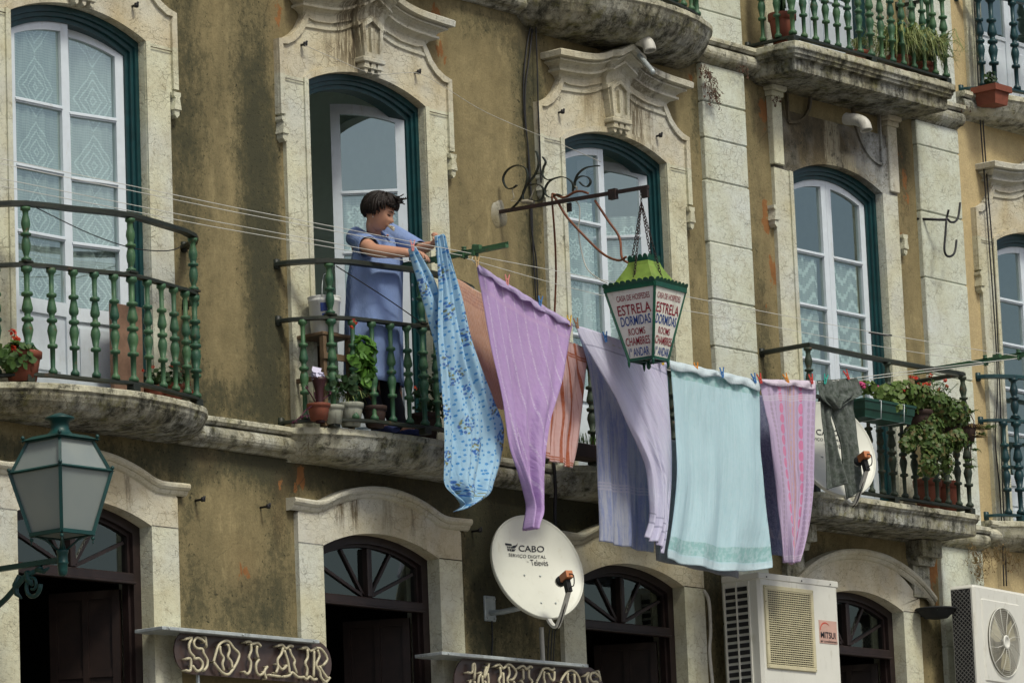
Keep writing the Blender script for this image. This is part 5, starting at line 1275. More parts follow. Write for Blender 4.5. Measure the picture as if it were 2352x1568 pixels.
def c_sheet(t, X, Y):
    vo = t.node('ShaderNodeTexVoronoi', feature='F1', voronoi_dimensions='2D'); t.link(t.uv(), vo.inputs['Vector']); vo.inputs['Scale'].default_value = 25; vo.inputs['Randomness'].default_value = .75
    dots = t.ramp(vo.outputs['Distance'], .18, .23, 1, 0)
    v2 = t.node('ShaderNodeTexVoronoi', feature='F1', voronoi_dimensions='2D'); t.link(t.uv(), v2.inputs['Vector']); v2.inputs['Scale'].default_value = 4.4; v2.inputs['Randomness'].default_value = .8
    cl = t.ramp(v2.outputs['Distance'], .26, .30, 1, 0)
    v3 = t.node('ShaderNodeTexVoronoi', feature='F1', voronoi_dimensions='2D'); t.link(t.uv(), v3.inputs['Vector']); v3.inputs['Scale'].default_value = 46
    pet = t.ramp(v3.outputs['Distance'], .35, .45, 1, 0); gr = t.ramp(t.noise(22, 2, vec=t.uv()), .52, .56)
    c = t.mix(t.math('MULTIPLY', dots, .9), (.46, .71, .88), (.04, .32, .70))
    fl = t.mix(gr, (.02, .16, .55), (.28, .30, .10)); return t.mix(t.math('MULTIPLY', cl, t.math('MULTIPLY', pet, .95)), c, fl)
def c_purple(t, X, Y):
    s = t.math('MULTIPLY', stripe(t, X, .105, .10), t.ramp(t.noise(90, 2, vec=t.uv()), .38, .55)); f = t.ramp(t.noise(3, 3, vec=t.uv()), .3, .7)
    c = t.mix(f, (.58, .40, .71), (.52, .35, .66)); c = t.mix(t.math('MULTIPLY', s, .6), c, (.80, .74, .88)); return t.mix(line_at(t, Y, .13, .012), c, (.60, .42, .70))
def c_orange(t, X, Y):
    c = t.mix(stripe(t, X, .105, .20), (.70, .46, .44), (.42, .10, .03)); c = t.mix(t.math('MULTIPLY', stripe(t, X, .035, .14, .3), .45), c, (.45, .16, .10))
    for v in (.09, .105, .80, .818): c = t.mix(line_at(t, Y, v, .004), c, (.45, .14, .07))
    return c
def c_terra(t, X, Y):
    c = t.mix(stripe(t, X, .018, .4), (.68, .42, .29), (.56, .32, .21))
    bx = t.node('ShaderNodeTexBrick'); t.link(t.uv(), bx.inputs['Vector']); bx.inputs['Scale'].default_value = 11; bx.inputs['Mortar Size'].default_value = .035; bx.offset = .5
    band = t.math('MULTIPLY', t.ramp(Y, .05, .055), t.ramp(Y, .135, .14, 1, 0)); c = t.mix(t.math('MULTIPLY', band, t.math('SUBTRACT', 1.0, bx.outputs['Fac'])), c, (.52, .28, .20)); return c
def c_lilac(t, X, Y):
    s = t.noise(60, 3, .8, vec=t.uv(), stretch=(1, .03, 1)); c = t.mix(t.ramp(s, .35, .65), (.64, .65, .82), (.76, .76, .90)); 
    c = t.mix(t.ramp(t.noise(2, 2, vec=t.uv()), .4, .6, 0, .4), c, (.66, .58, .80))
    for v in (.115, 1.20, 1.26): c = t.mix(line_at(t, Y, v, .004), c, (.42, .42, .58))
    return c
def c_grey(t, X, Y):
    s = t.noise(26, 4, .8, vec=t.uv(), stretch=(1, .08, 1)); c = t.mix(t.ramp(s, .44, .54), (.30, .36, .62), (.54, .57, .68)); c = t.mix(t.ramp(t.noise(160, 2, vec=t.uv()), .45, .6, 0, .5), c, (.5, .52, .58))
    for v in (.98, 1.0, 1.02): c = t.mix(line_at(t, Y, v, .004), c, (.58, .58, .70))
    return c
def c_mint(t, X, Y):
    s = t.noise(70, 3, .8, vec=t.uv(), stretch=(1, .03, 1)); c = t.mix(t.ramp(s, .35, .65), (.52, .74, .80), (.60, .80, .87))
    band = t.math('MULTIPLY', t.ramp(Y, 1.125, 1.13), t.ramp(Y, 1.225, 1.23, 1, 0)); bl = t.math('ADD', band, t.math('MULTIPLY', t.ramp(Y, .045, .05), t.ramp(Y, .10, .105, 1, 0)))
    c = t.mix(t.math('MULTIPLY', bl, .9), c, t.mix(t.ramp(t.noise(30, 3, vec=t.uv()), .48, .54), (.32, .58, .58), (.44, .66, .68))); return t.mix(t.ramp(Y, 1.23, 1.24, 0, .5), c, (.66, .76, .80))
def c_pink(t, X, Y):
    # U here is 0..1 across; rows of ovals and braids
    c = (.62, .50, .70)
    c = t.mix(0, c, c)
    for u0, w, col, ov in ((.33, .035, (.75, .22, .42), 1), (.72, .040, (.75, .20, .42), 1), (.48, .016, (.70, .42, .40), 0), (.54, .022, (.72, .50, .42), 1), (.60, .014, (.68, .40, .42), 0), (.12, .022, (.46, .36, .50), 1), (.20, .022, (.50, .40, .55), 1), (.88, .022, (.46, .36, .52), 1), (.95, .022, (.50, .36, .52), 1), (.66, .012, (.46, .36, .50), 0), (.42, .012, (.60, .38, .50), 0)):
        dx = t.math('DIVIDE', t.math('ABSOLUTE', t.math('SUBTRACT', X, u0)), w)
        if ov:
            v = t.math('MULTIPLY', t.math('SUBTRACT', t.math('FRACT', t.math('DIVIDE', Y, .075 if w > .03 else .035)), .5), 2.1); m = t.ramp(t.math('ADD', t.math('MULTIPLY', dx, dx), t.math('MULTIPLY', v, v)), .85, 1.0, 1, 0)
        else: m = t.ramp(dx, .8, 1.0, 1, 0)
        c = t.mix(t.math('MULTIPLY', m, .85), c, col)
    for v in (.10, .115, .13, 1.16, 1.175): c = t.mix(t.math('MULTIPLY', line_at(t, Y, v, .0035), .6), c, (.75, .70, .80))
    return c
def c_navy(t, X, Y):
    z = t.math('ABSOLUTE', t.math('SUBTRACT', t.math('FRACT', t.math('MULTIPLY', X, 9)), .5)); m = t.math('MULTIPLY', t.ramp(t.math('SUBTRACT', Y, t.math('MULTIPLY', z, .2)), .84, .85), t.ramp(Y, .92, .93, 1, 0))
    return t.mix(t.math('MULTIPLY', m, .5), t.mix(t.ramp(t.noise(120, 2, vec=t.uv()), .4, .6), (.085, .10, .19), (.12, .14, .24)), (.25, .22, .28))
def c_olive(t, X, Y):
    c = t.mix(t.ramp(t.noise(7, 4, .7, vec=t.uv()), .3, .7), (.028, .042, .030), (.048, .066, .046)); return c
CL = dict(sheet=m_cloth('blue_floral_cotton', c_sheet, trans=.4), purple=m_cloth('purple_towelling', c_purple), orange=m_cloth('orange_striped_towelling', c_orange), terra=m_cloth('ribbed_terracotta_towelling', c_terra),
          lilac=m_cloth('lilac_towelling', c_lilac), grey=m_cloth('blue_grey_towelling', c_grey, trans=.5), mint=m_cloth('mint_towelling', c_mint), pink=m_cloth('pink_patterned_towelling', c_pink), navy=m_cloth('navy_towelling', c_navy, trans=.15),
          olive=m_cloth('olive_cotton', c_olive, trans=.08), ash=m_cloth('pale_grey_cotton', lambda t, X, Y: t.mix(t.ramp(t.noise(9, 3, vec=t.uv()), .3, .7), (.26, .26, .28), (.34, .34, .36)), trans=.3))
def cr1(a, b, c, d, s): return .5*((2*b) + (c-a)*s + (2*a-5*b+4*c-d)*s*s + (3*b-a-3*c+d)*s**3)
def cloth(mb, rows, Y, nu, nv, folds, seed=0, bulge=None, uv01=False, Yend=None, rough=.006):
    """rows: (xl, yl, xr, yr[, dY]) top to bottom in photo px at depth Y; folds: (count, amp at top, amp at bottom, drift)"""
    n = len(rows); uvs = []; vs = []
    R4 = [list(r) + [0]*(5-len(r)) for r in rows]
    vl = [0]
    for a, b in zip(R4, R4[1:]): vl.append(vl[-1] + (abs(b[1]-a[1]) + abs(b[3]-a[3]))/2/340 + 1e-4)
    tot = vl[-1]
    for j in range(nv+1):
        q = tot*j/nv; i = 0
        while i < n-2 and vl[i+1] < q: i += 1
        s = (q - vl[i])/(vl[i+1]-vl[i]); a, b, c, d = R4[max(i-1,0)], R4[i], R4[i+1], R4[min(i+2,n-1)]
        r = [cr1(a[k], b[k], c[k], d[k], s) for k in range(5)]; v = j/nv
        wl = None
        for k in range(nu+1):
            u = k/nu; x = lerp(r[0], r[2], u); y = lerp(r[1], r[3], u)
            if bulge: y += bulge(u, v)
            f = 0
            for cnt, a0, a1, dr in folds: f += lerp(a0, a1, v) * sin(2*pi*(cnt*u + dr*v + .13*sin(3*v+cnt)) + seed + 1.7*noise.noise(Vector((u*2, v*1.5, seed+cnt))))
            f += (.0035*(1-abs(2*u-1)**4)+.0015)*noise.noise(Vector((u*34+2*sin(v*6), v*5, seed*1.7))) + rough*noise.noise(Vector((u*7, v*5, seed*3.1)))
            yy = (lerp(Y, Yend, u) if Yend is not None else Y) + r[4]
            p = W(x, y, yy); p = Vector((p.x + .25*f, p.y + f, p.z)); vs.append(p)
        w0 = (W(r[0], r[1], Y) - W(r[2], r[3], Y)).length
        for k in range(nu+1): uvs.append((k/nu if uv01 else k/nu*max(w0, .35 if uv01 else w0), q))
    b0 = len(mb.v); mb.add(vs, [(j*(nu+1)+k, j*(nu+1)+k+1, (j+1)*(nu+1)+k+1, (j+1)*(nu+1)+k) for j in range(nv) for k in range(nu)], 0, True)
    if mb.uv is None: mb.uv = []
    mb.uv += uvs
def finish_cloth(mb, name, mat, label, cat, thick=.004):
    o = mb.build(name, mat, None, fix=False); ul = o.data.uv_layers.new(name='UV')
    for lp in o.data.loops: ul.data[lp.index].uv = mb.uv[lp.vertex_index]
    s = o.modifiers.new('thickness', 'SOLIDIFY'); s.thickness = thick; s.offset = 0
    return single(o, label, cat, 'laundry drying on the lines')
YA, YB = -.95, -1.03         # outer line, left and right end
def yo(x): return lerp(YA, YB, (x-1090)/1255.)
def yi(x): return lerp(-.60, -.70, (x-1030)/1230.)

mb = MB(); top = [(940,572,953,566,0),(946,590,962,582),(955,620,978,608),(968,665,1000,650),(982,710,1016,700),(1000,775,1030,760),(1012,840,1040,830),(1016,900,1050,890)]
cloth(mb, top, -.78, 14, 40, [(1.5,.012,.03,0),(3,.004,.012,.2)], 1)
body = [(1002,541,1014,539,0),(1001,549,1018,546,0),(1003,575,1024,570),(1004,610,1036,605),(1005,660,1052,655),(1003,720,1066,712),(1003,790,1082,780),(1008,860,1103,850),(1012,930,1128,915),(1014,1000,1153,985),(1016,1060,1147,1055),(1019,1110,1132,1105),(1038,1133,1120,1135),(1068,1156,1082,1160),(1052,1172,1062,1170)]
cloth(mb, body, -.84, 44, 110, [(2,.014,.045,.3),(4,.010,.022,-.4),(9,.002,.006,.5)], 4, rough=.02)
finish_cloth(mb, 'floral_sheet', CL['sheet'], 'light blue sheet with blue flowers and dots being pegged by the woman', 'sheet', .003)
mb = MB(); cloth(mb, [(1034,632,1180,716,0),(1045,700,1190,770),(1062,780,1196,830),(1082,850,1200,895),(1098,925,1203,950)], -.66, 40, 40, [(2,.006,.02,0)], 2)
finish_cloth(mb, 'towel', CL['terra'], 'ribbed terracotta towel with a raised border between the blue sheet and the purple towel', 'towel')
mb = MB(); cloth(mb, [(1094,610,1312,745,0),(1100,650,1307,768),(1108,700,1300,805),(1120,770,1291,850),(1134,842,1279,898),(1152,925,1262,960),(1171,1027,1250,1030),(1190,1085,1246,1085),(1206,1135,1245,1140),(1212,1165,1243,1178),(1207,1200,1232,1204),(1205,1215,1229,1216)], -.95, 56, 100, [(1.3,.01,.05,.2),(3.2,.004,.028,-.3),(8,.0,.006,.2)], 3, bulge=lambda u, v: (1-v)*4*u*(1-u)*3, rough=.012)
finish_cloth(mb, 'towel', CL['purple'], 'purple towel with thin white stripes twisted to a point above the satellite dish', 'towel')
mb = MB(); cloth(mb, [(1096,605,1312,739,-.012),(1098,612,1313,744,-.03),(1100,622,1310,752,-.028)], -.95, 56, 6, [(7,.003,.009,.2)], 5, bulge=lambda u, v: 4*u*(1-u)*3 + v*3*sin(u*31)); 
finish_cloth(mb, 'folded_hem', m_cloth('pale_purple_reverse', lambda t, X, Y: (.52, .42, .66)), 'lighter lilac folded top edge of the purple towel on the line', 'hem')
mb = MB(); cloth(mb, [(1240,752,1347,800,0),(1246,800,1346,840),(1254,870,1340,880),(1257,940,1331,960),(1252,1000,1324,1030),(1251,1052,1317,1074)], -.70, 40, 50, [(1.6,.004,.025,.1),(4,.002,.010,.2)], 6)
finish_cloth(mb, 'towel', CL['orange'], 'salmon towel with dark orange vertical stripes behind the purple towel', 'towel')
mb = MB(); cloth(mb, [(1330,765,1440,800,0),(1356,850,1462,890),(1366,930,1478,960),(1371,1000,1490,1040),(1375,1113,1496,1130),(1379,1205,1497,1225),(1379,1242,1496,1269)], -.74, 40, 60, [(2.5,.006,.022,.2),(6,.003,.008,.2)], 8, bulge=lambda u, v: 0)
finish_cloth(mb, 'towel', CL['grey'], 'blue and grey flecked towel with hem bands hanging behind the lilac one', 'towel')
mb = MB(); cloth(mb, [(1321,747,1533,830,0),(1334,775,1533,845),(1352,806,1535,875),(1391,870,1540,940),(1418,915,1544,985),(1441,966,1548,1035),(1468,1025,1549,1090),(1487,1074,1547,1125),(1494,1140,1541,1185),(1495,1190,1534,1230),(1483,1232,1528,1268)], yo(1430), 56, 90, [(.8,.004,.03,.05),(3,.003,.022,.2),(5,.002,.008,-.2)], 9, bulge=lambda u, v: -(1-v)*4*u*(1-u)*6 + v*v*3*sin(9*u))
finish_cloth(mb, 'towel', CL['lilac'], 'pale lilac towel swept diagonally below the guesthouse lantern', 'towel')
mb = MB(); cloth(mb, [(1538,832,1746,880,0),(1541,870,1747,915),(1546,950,1748,985),(1549,1040,1750,1055),(1548,1130,1757,1140),(1539,1215,1765,1235),(1531,1262,1768,1290),(1531,1282,1767,1304)], yo(1640), 64, 90, [(1.2,.003,.026,.05),(2.7,.004,.024,.35),(5,.002,.008,-.3)], 10, bulge=lambda u, v: v**3*26*4*u*(1-u)*.6 - (1-v)*2, rough=.008)
finish_cloth(mb, 'towel', CL['mint'], 'large pale mint towel with a woven border hanging in the middle of the line', 'towel')
mb = MB(); cloth(mb, [(1538,827,1746,874,-.012),(1540,836,1747,884,-.03),(1541,846,1747,896,-.026)], yo(1640), 60, 6, [(6,.004,.010,.2)], 12, bulge=lambda u, v: v*(4*sin(u*21)+3*sin(u*9)-2))
finish_cloth(mb, 'folded_hem', m_cloth('white_mint_reverse', lambda t, X, Y: (.66, .76, .80)), 'white wavy folded top edge of the mint towel', 'hem')
mb = MB(); cloth(mb, [(1500,1000,1690,1040,0),(1502,1150,1692,1190),(1506,1286,1696,1328)], -.72, 16, 30, [(3,.002,.012,0)], 13)
finish_cloth(mb, 'towel', CL['ash'], 'thin grey cloth showing just below the hem of the mint towel', 'cloth')
mb = MB(); cloth(mb, [(1738,905,1838,930,0),(1742,1000,1840,1030),(1752,1120,1840,1150),(1762,1270,1842,1288)], -.74, 24, 40, [(2,.004,.012,.1)], 14)
finish_cloth(mb, 'towel', CL['navy'], 'dark navy towel hanging between the mint towel and the pink one', 'towel')
mb = MB(); cloth(mb, [(1747,874,1872,878,0),(1750,900,1872,898),(1758,942,1869,950),(1767,985,1866,1017),(1776,1050,1864,1080),(1786,1119,1862,1130),(1794,1195,1852,1215),(1799,1255,1842,1258),(1802,1287,1832,1288)], yo(1810), 60, 90, [(1.5,.004,.03,.1),(3.5,.004,.02,.1),(7,.002,.005,.1)], 15, uv01=True, bulge=lambda u, v: v**4*8*4*u*(1-u) + (1-v)*1.5*sin(u*14))
finish_cloth(mb, 'towel', CL['pink'], 'pink towel with rows of ovals narrowing to a point beside the trousers', 'towel')
mb = MB(); cloth(mb, [(1748,871,1872,874,-.012),(1750,876,1873,881,-.028),(1752,882,1871,893,-.024)], yo(1810), 40, 5, [(4,.003,.008,.2)], 16, bulge=lambda u, v: v*(-5 + 7*abs(sin(u*5.2))))
finish_cloth(mb, 'folded_hem', m_cloth('pale_pink_reverse', lambda t, X, Y: (.74, .66, .76)), 'pale folded top edge of the pink towel', 'hem')
mb = MB()
cloth(mb, [(1878,876,1930,872,0),(1880,900,1925,900),(1884,940,1906,948),(1888,985,1911,990),(1890,1040,1919,1036),(1891,1090,1931,1080),(1892,1126,1940,1112)], yo(1900)+.02, 18, 50, [(1,.01,.03,.1),(3,.004,.010,.2)], 17)
cloth(mb, [(1920,874,1968,870,.01),(1912,905,1962,905),(1907,946,1959,930),(1920,985,1965,975),(1932,1020,1970,1030),(1939,1075,1974,1075),(1946,1115,1976,1110),(1953,1145,1975,1125)], yo(1940)+.015, 18, 50, [(1,.01,.03,.2),(3,.004,.010,.3)], 18)
cloth(mb, [(1877,874,1966,867,-.01),(1880,890,1974,882,-.02),(1886,912,1978,905,-.025),(1904,928,1948,922,-.02),(1920,940,1926,939,-.01)], yo(1925), 40, 24, [(2.5,.006,.022,.2),(6,.003,.010,.3)], 19)
finish_cloth(mb, 'trousers', CL['olive'], 'olive green trousers pegged upside down in front of the satellite dish', 'trousers', .006)

# clothes pegs
def peg(x, y, Y, col, label, tilt=0.0, L=.072):
    mb = MB(); p = W(x, y, Y); ct, st_ = cos(tilt), sin(tilt)
    dirx = Vector((.8, -.6, 0)); up = Vector((0,0,1))*ct + dirx*st_; sd = (dirx - up*dirx.dot(up)).normalized(); nn = up.cross(sd)
    for s in (-1, 1):
        a = p - up*L*.42 + sd*s*.004; b = p + up*L*.12 + sd*s*.007; c = p + up*L*.58 + sd*s*.014
        mb.strap([a, b, c], .011, .0065, nn)
    mb.tube([p + up*L*.1 - nn*.008, p + up*L*.1 + nn*.008], .006, 6)
    single(mb.build('clothes_peg', PM[col]), label, 'clothes peg', 'clothes pegs on the lines')
PM = {k: m_simple(k + '_peg_plastic', c, .45, var=.08) for k, c in dict(pink=(.62,.22,.20), wood=(.50,.34,.16), blue=(.03,.16,.42), yellow=(.62,.40,.02), orange=(.70,.26,.02), red=(.55,.045,.03), teal=(.02,.38,.30), brown=(.26,.13,.06), navy=(.01,.03,.20)).items()}
for x, y, Y, c, l, tl in ((948,566,-.80,'pink','pink peg holding the left corner of the blue floral sheet',0),(1096,603,-.97,'wood','wooden peg at the left corner of the purple towel',0),(1165,645,-.97,'pink','pink peg on the upper part of the purple towel',.05),
   (1241,694,-.98,'blue','blue peg on the purple towel, right of the pink peg',.1),(1308,738,-.98,'yellow','yellow peg at the right corner of the purple towel',0),(1325,744,-.99,'brown','brown wooden peg at the left corner of the lilac towel',-.2),
   (1391,775,-1.0,'blue','blue peg at the middle of the lilac towel, left of the lantern',-.1),(1521,828,-1.0,'yellow','yellow peg at the right end of the lilac towel under the lantern',-.2),(1600,846,-1.01,'orange','orange peg left of centre on the mint towel',-.1),
   (1659,857,-1.02,'blue','blue peg in the middle of the mint towel',-.05),(1733,870,-1.02,'blue','blue peg at the right end of the mint towel',-.25),(1746,871,-1.02,'red','red peg at the left corner of the pink towel',-.25),
   (1807,870,-1.02,'orange','orange peg in the middle of the pink towel',-.4),(1864,872,-1.03,'red','red peg at the right corner of the pink towel',-.15),(1896,872,-1.03,'teal','teal peg at the left of the olive trousers',.2),(1946,862,-1.03,'red','red peg at the right of the olive trousers',-.4)): peg(x, y, Y, c, l, tl)

# lines and their arms
def arm(label, X, z, y0, y1, pul):
    mb = MB(); mb.bar((X, y0, z), (X, y1, z-.004), .030, .022); mb.bar((X+.015, y0-.02, z+.012), (X+.015, y1, z+.008), .004, .036)
    mb.obox((X, y1+.25, z+.022), ((1,0,0),(0,1,0),(0,0,1)), (.018, .03, .016))
    for y in pul: mb.lathe([(.006,-.035),(.006,.02),(.018,.022),(.018,.03),(.010,.034),(.018,.040),(.018,.046),(.004,.05)], (X, y, z), 10); mb.obox((X, y, z-.012), ((1,0,0),(0,1,0),(0,0,1)), (.024, .012, .016))
    return single(mb.build('clothesline_bracket', M['iron']), label, 'line bracket', 'iron arms carrying the clothes lines')
arm('green iron arm sticking out past the woman, carrying the clothes lines', -.02, 7.175, -.28, -1.20, (-.93, -.84, -.62))
arm('long green iron arm over the flowery balcony, carrying the clothes lines', 6.22, 7.18, -.05, -1.06, (-1.0, -.70))
def line(pts, label, r=.0024): mb = MB(); mb.tube(pts, r, 5, caps=False); single(mb.build('clothes_line', PL), label, 'clothes line', 'clothes lines')
PL = m_simple('pale_plastic_line', (.52, .52, .48), .5, var=.08)
def far(x, y, Y, x2, y2, Y2, ext=.06):       # straight line run on past the frame to the next arm
    a, b = W(x, y, Y), W(x2, y2, Y2); return [a + (a-b)*ext, a, W((x+x2)/2, (y+y2)/2+4, (Y+Y2)/2), b]
line(far(0,364,-.93,1082,582,-.93), 'uppermost of the four clothes lines left of the woman')
line(far(0,376,-.84,1077,590,-.84), 'second of the four clothes lines left of the woman')
line(far(0,410,-.70,985,599,-.62), 'third of the four clothes lines left of the woman')
line(far(0,427,-.62,975,606,-.50), 'lowest of the four clothes lines left of the woman')
line(crv([W(1086,586,-.93), W(1380,642,-.95), W(1684,702,-.97), W(2012,764,-.99), W(2344,819,-1.0)], 4), 'upper thin line running behind the lantern to the right-hand arm')
line(crv([W(1072,594,-.62), W(1376,677,-.64), W(1684,732,-.66), W(1980,789,-.68), W(2262,833,-.70)], 4), 'lower thin line running behind the lantern to the right-hand arm')
line(crv([W(1086,590,-.93), W(1096,608,-.95), W(1205,680,-.955), W(1312,745,-.96), W(1425,800,-.975), W(1533,832,-.985), W(1640,858,-.995), W(1745,876,-1.0), W(1872,878,-1.01), W(1978,866,-1.015), W(2150,845,-1.02), W(2344,822,-1.0)], 4), 'sagging outer line that carries the towels and trousers', .003)
line(crv([W(1000,615,-.62), W(1034,632,-.64), W(1240,752,-.68), W(1347,800,-.70), W(1450,830,-.72), W(1700,880,-.74), W(1900,880,-.76), W(2060,862,-.73), W(2262,836,-.70)], 4), 'sagging inner line that carries the terracotta and striped towels', .003)
mb = MB(); mb.tube([W(1996,764,-.99), W(2010,766,-.99), W(2030,770,-.99), W(2048,770,-.99)], .006, 5); single(mb.build('line_knot', M['cable']), 'dark twisted knot in the upper thin line before the right door', 'knot')
wire('support_wire', [Vector((-.66, -.30, 7.10)), Vector((-.3, -.40, 6.92)), Vector((.05, -.45, 6.76))], .004, M['cable'], 'dark wire slanting between the rails in front of the woman', 'wire', 5)
wire('support_wire', [Vector((-3.33, -.31, 7.11)), Vector((-3.0, -.42, 6.98)), Vector((-2.67, -.45, 6.93)), Vector((-2.3, -.39, 6.97)), Vector((-2.0, -.25, 7.07))], .0035, M['cable'], 'dark wire sagging between the posts of the leftmost railing', 'wire', 5)
# ================================================================ the woman
M['skin'] = m_simple('skin', (.47, .25, .165), .5, var=.10, vs=9, spec=.35); M['hair'] = None
def m_hair():
    t = NT('dark_brown_hair'); n = t.noise(60, 4, .8, stretch=(1, 1, .25)); t.bump(n, .7, .004)
    return t.fin(t.mix(t.ramp(n, .4, .7), (.007, .005, .004), (.022, .014, .011)), .55, spec=.25)
M['hair'] = m_hair()
def m_gown():
    t = NT('blue_checked_cotton'); X, Y, Z = t.xyz()[:3]
    a = t.math('FRACT', t.math('MULTIPLY', t.math('ADD', X, t.math('MULTIPLY', Y, -.6)), 150)); m = t.ramp(t.math('ABSOLUTE', t.math('SUBTRACT', a, .5)), .2, .3)
    b = t.ramp(t.math('ABSOLUTE', t.math('SUBTRACT', t.math('FRACT', t.math('MULTIPLY', Z, 150)), .5)), .2, .3)
    c = t.mix(t.math('MULTIPLY', t.math('ADD', m, b), .5), (.085, .15, .36), (.30, .38, .56)); cr = t.noise(9, 5, .6, stretch=(1, 1, .5)); c = t.mix(t.ramp(cr, .35, .7, 0, .35), c, (.16, .24, .48))
    t.bump(cr, .7, .02); return t.fin(c, .9, spec=.15)
M['gown'] = m_gown()
M['trous'] = m_simple('black_trousers_cloth', (.010, .011, .018), .9)
M['slip'] = m_simple('navy_slipper', (.015, .025, .09), .8, var=.5, vs=120)
feetc = WZ(882, 992, 6.08)
person = root('person', 'dark-haired woman in a blue checked smock hanging a sheet, pegs in her mouth', 'person', (feetc.x, -.22, 6.055))
dgr = bpy.context.evaluated_depsgraph_get
def skin_mesh(nodes, edges, rad):
    """nodes: points, rad: radii; returns evaluated skin mesh verts/faces"""
    me = bpy.data.meshes.new('sk'); me.from_pydata(nodes, edges, []); o = bpy.data.objects.new('sk', me); COL.objects.link(o)
    s = o.modifiers.new('s', 'SKIN'); 
    if not me.skin_vertices: bpy.context.view_layer.objects.active = o
    for v, r in zip(me.skin_vertices[0].data, rad): v.radius = (r, r)
    me.skin_vertices[0].data[0].use_root = True; s.use_smooth_shade = True
    b = o.modifiers.new('b', 'SUBSURF'); b.levels = 2; b.render_levels = 2
    ev = o.evaluated_get(dgr()); m2 = bpy.data.meshes.new_from_object(ev); vs = [v.co.copy() for v in m2.vertices]; fs = [tuple(p.vertices) for p in m2.polygons]
    bpy.data.objects.remove(o); return vs, fs
hfh = Vector((.36, -.93, 0)).normalized(); pit = radians(25)
hf = (hfh*cos(pit) - Vector((0,0,1))*sin(pit)).normalized(); hs = hf.cross(Vector((0,0,1))).normalized(); hu = hs.cross(hf).normalized()   # hs: her right
HC = W(872, 489, -.345)
J = dict(pel=W(853,790,-.20), sp=W(854,700,-.19), ch=W(862,610,-.19), nb=W(870,562,-.225), nk=HC - hu*.075 - hf*.03, hd=HC - hu*.03)
Sr, Er, Wr = W(818,545,-.155), W(858,577,-.41), W(945,581,-.655)
Sl, El, Wl = W(905,545,-.235), W(962,574,-.47), W(995,562,-.62)
hipr, hipl = J['pel'] + Vector((-.09,-.0,-.02)), J['pel'] + Vector((.09,-.02,-.02))
fr_, fl_ = WZ(858, 985, 6.10), WZ(905, 992, 6.10)
fr_ = Vector((fr_.x, -.20, 6.12)); fl_ = Vector((fl_.x+.02, -.20, 6.12))
P_ = [J['pel'], J['sp'], J['ch'], J['nb'], J['nk'], J['hd'], Sr, Sr.lerp(Er,.5), Er, Er.lerp(Wr,.35), Wr, Sl, Sl.lerp(El,.5), El, El.lerp(Wl,.4), Wl, hipr, (hipr+fr_)/2+Vector((0,-.02,.02)), fr_, hipl, (hipl+fl_)/2+Vector((0,-.02,.02)), fl_, fr_+Vector((.01,-.13,-.045)), fl_+Vector((.02,-.13,-.045))]
E_ = [(0,1),(1,2),(2,3),(3,4),(4,5),(2,6),(6,7),(7,8),(8,9),(9,10),(2,11),(11,12),(12,13),(13,14),(14,15),(0,16),(16,17),(17,18),(0,19),(19,20),(20,21),(18,22),(21,23)]
Rd = [.13,.125,.12,.062,.052,.06, .060,.056,.050,.046,.030, .058,.052,.045,.042,.028, .085,.062,.042,.085,.062,.042,.034,.034]
bv, bf = skin_mesh(P_, E_, Rd)
body = MB(); body.add(bv, bf, 0, True)
def headpt(x, y, z): return HC + (hs*x + hf*y + hu*z)*.95
def head_surface(th, ph):
    """th: 0 front .. around to her right; ph: -pi/2..pi/2"""
    cx_, cy_, cz_ = sin(th)*cos(ph), cos(th)*cos(ph), sin(ph)
    x, y, z = cx_*.077, cy_*.098, cz_*.118
    if cz_ < 0: x *= 1 + .20*cz_; 
    if cy_ < 0 and cz_ < -.3: y *= 1 + .5*(cz_+.3)
    if cy_ > 0:
        g = lambda a, b, c, sx, sz: c*exp(-((x-a)/sx)**2 - ((z-b)/sz)**2)
        y -= .010*(1 - cy_)*0
        y += g(0, -.020, .020, .013, .022) + g(0, -.030, .012, .017, .010)         # nose
        y += g(0, .030, .006, .05, .012) - g(.030, .006, .012, .017, .014) - g(-.030, .006, .012, .017, .014)   # brow, sockets
        y += g(.036, -.028, .006, .022, .022) + g(-.036, -.028, .006, .022, .022)  # cheeks
        y += g(0, -.062, .010, .022, .010) + g(0, -.096, .014, .026, .018) - g(0, -.078, .004, .02, .006)  # lips, chin
        y += max(0, -z-.03)*.16
    return headpt(x, y, z)
N1, N2 = 64, 44; vs = []; fs = []
for j in range(N2+1):
    for i in range(N1): vs.append(head_surface(2*pi*i/N1, -pi/2 + pi*j/N2))
for j in range(N2):
    for i in range(N1): fs.append((j*N1+i, j*N1+(i+1)%N1, (j+1)*N1+(i+1)%N1, (j+1)*N1+i))
body.add(vs, fs, 0, True)
for s in (-1, 1):       # ears
    c = headpt(s*.074, -.008, -.012); body.lathe([(.002,-.030),(.011,-.024),(.014,-.012),(.017,.004),(.018,.016),(.013,.028),(.003,.033)], c, 10, ax=Matrix((hf, hs, hu)).transposed(), sc=(1, .45))
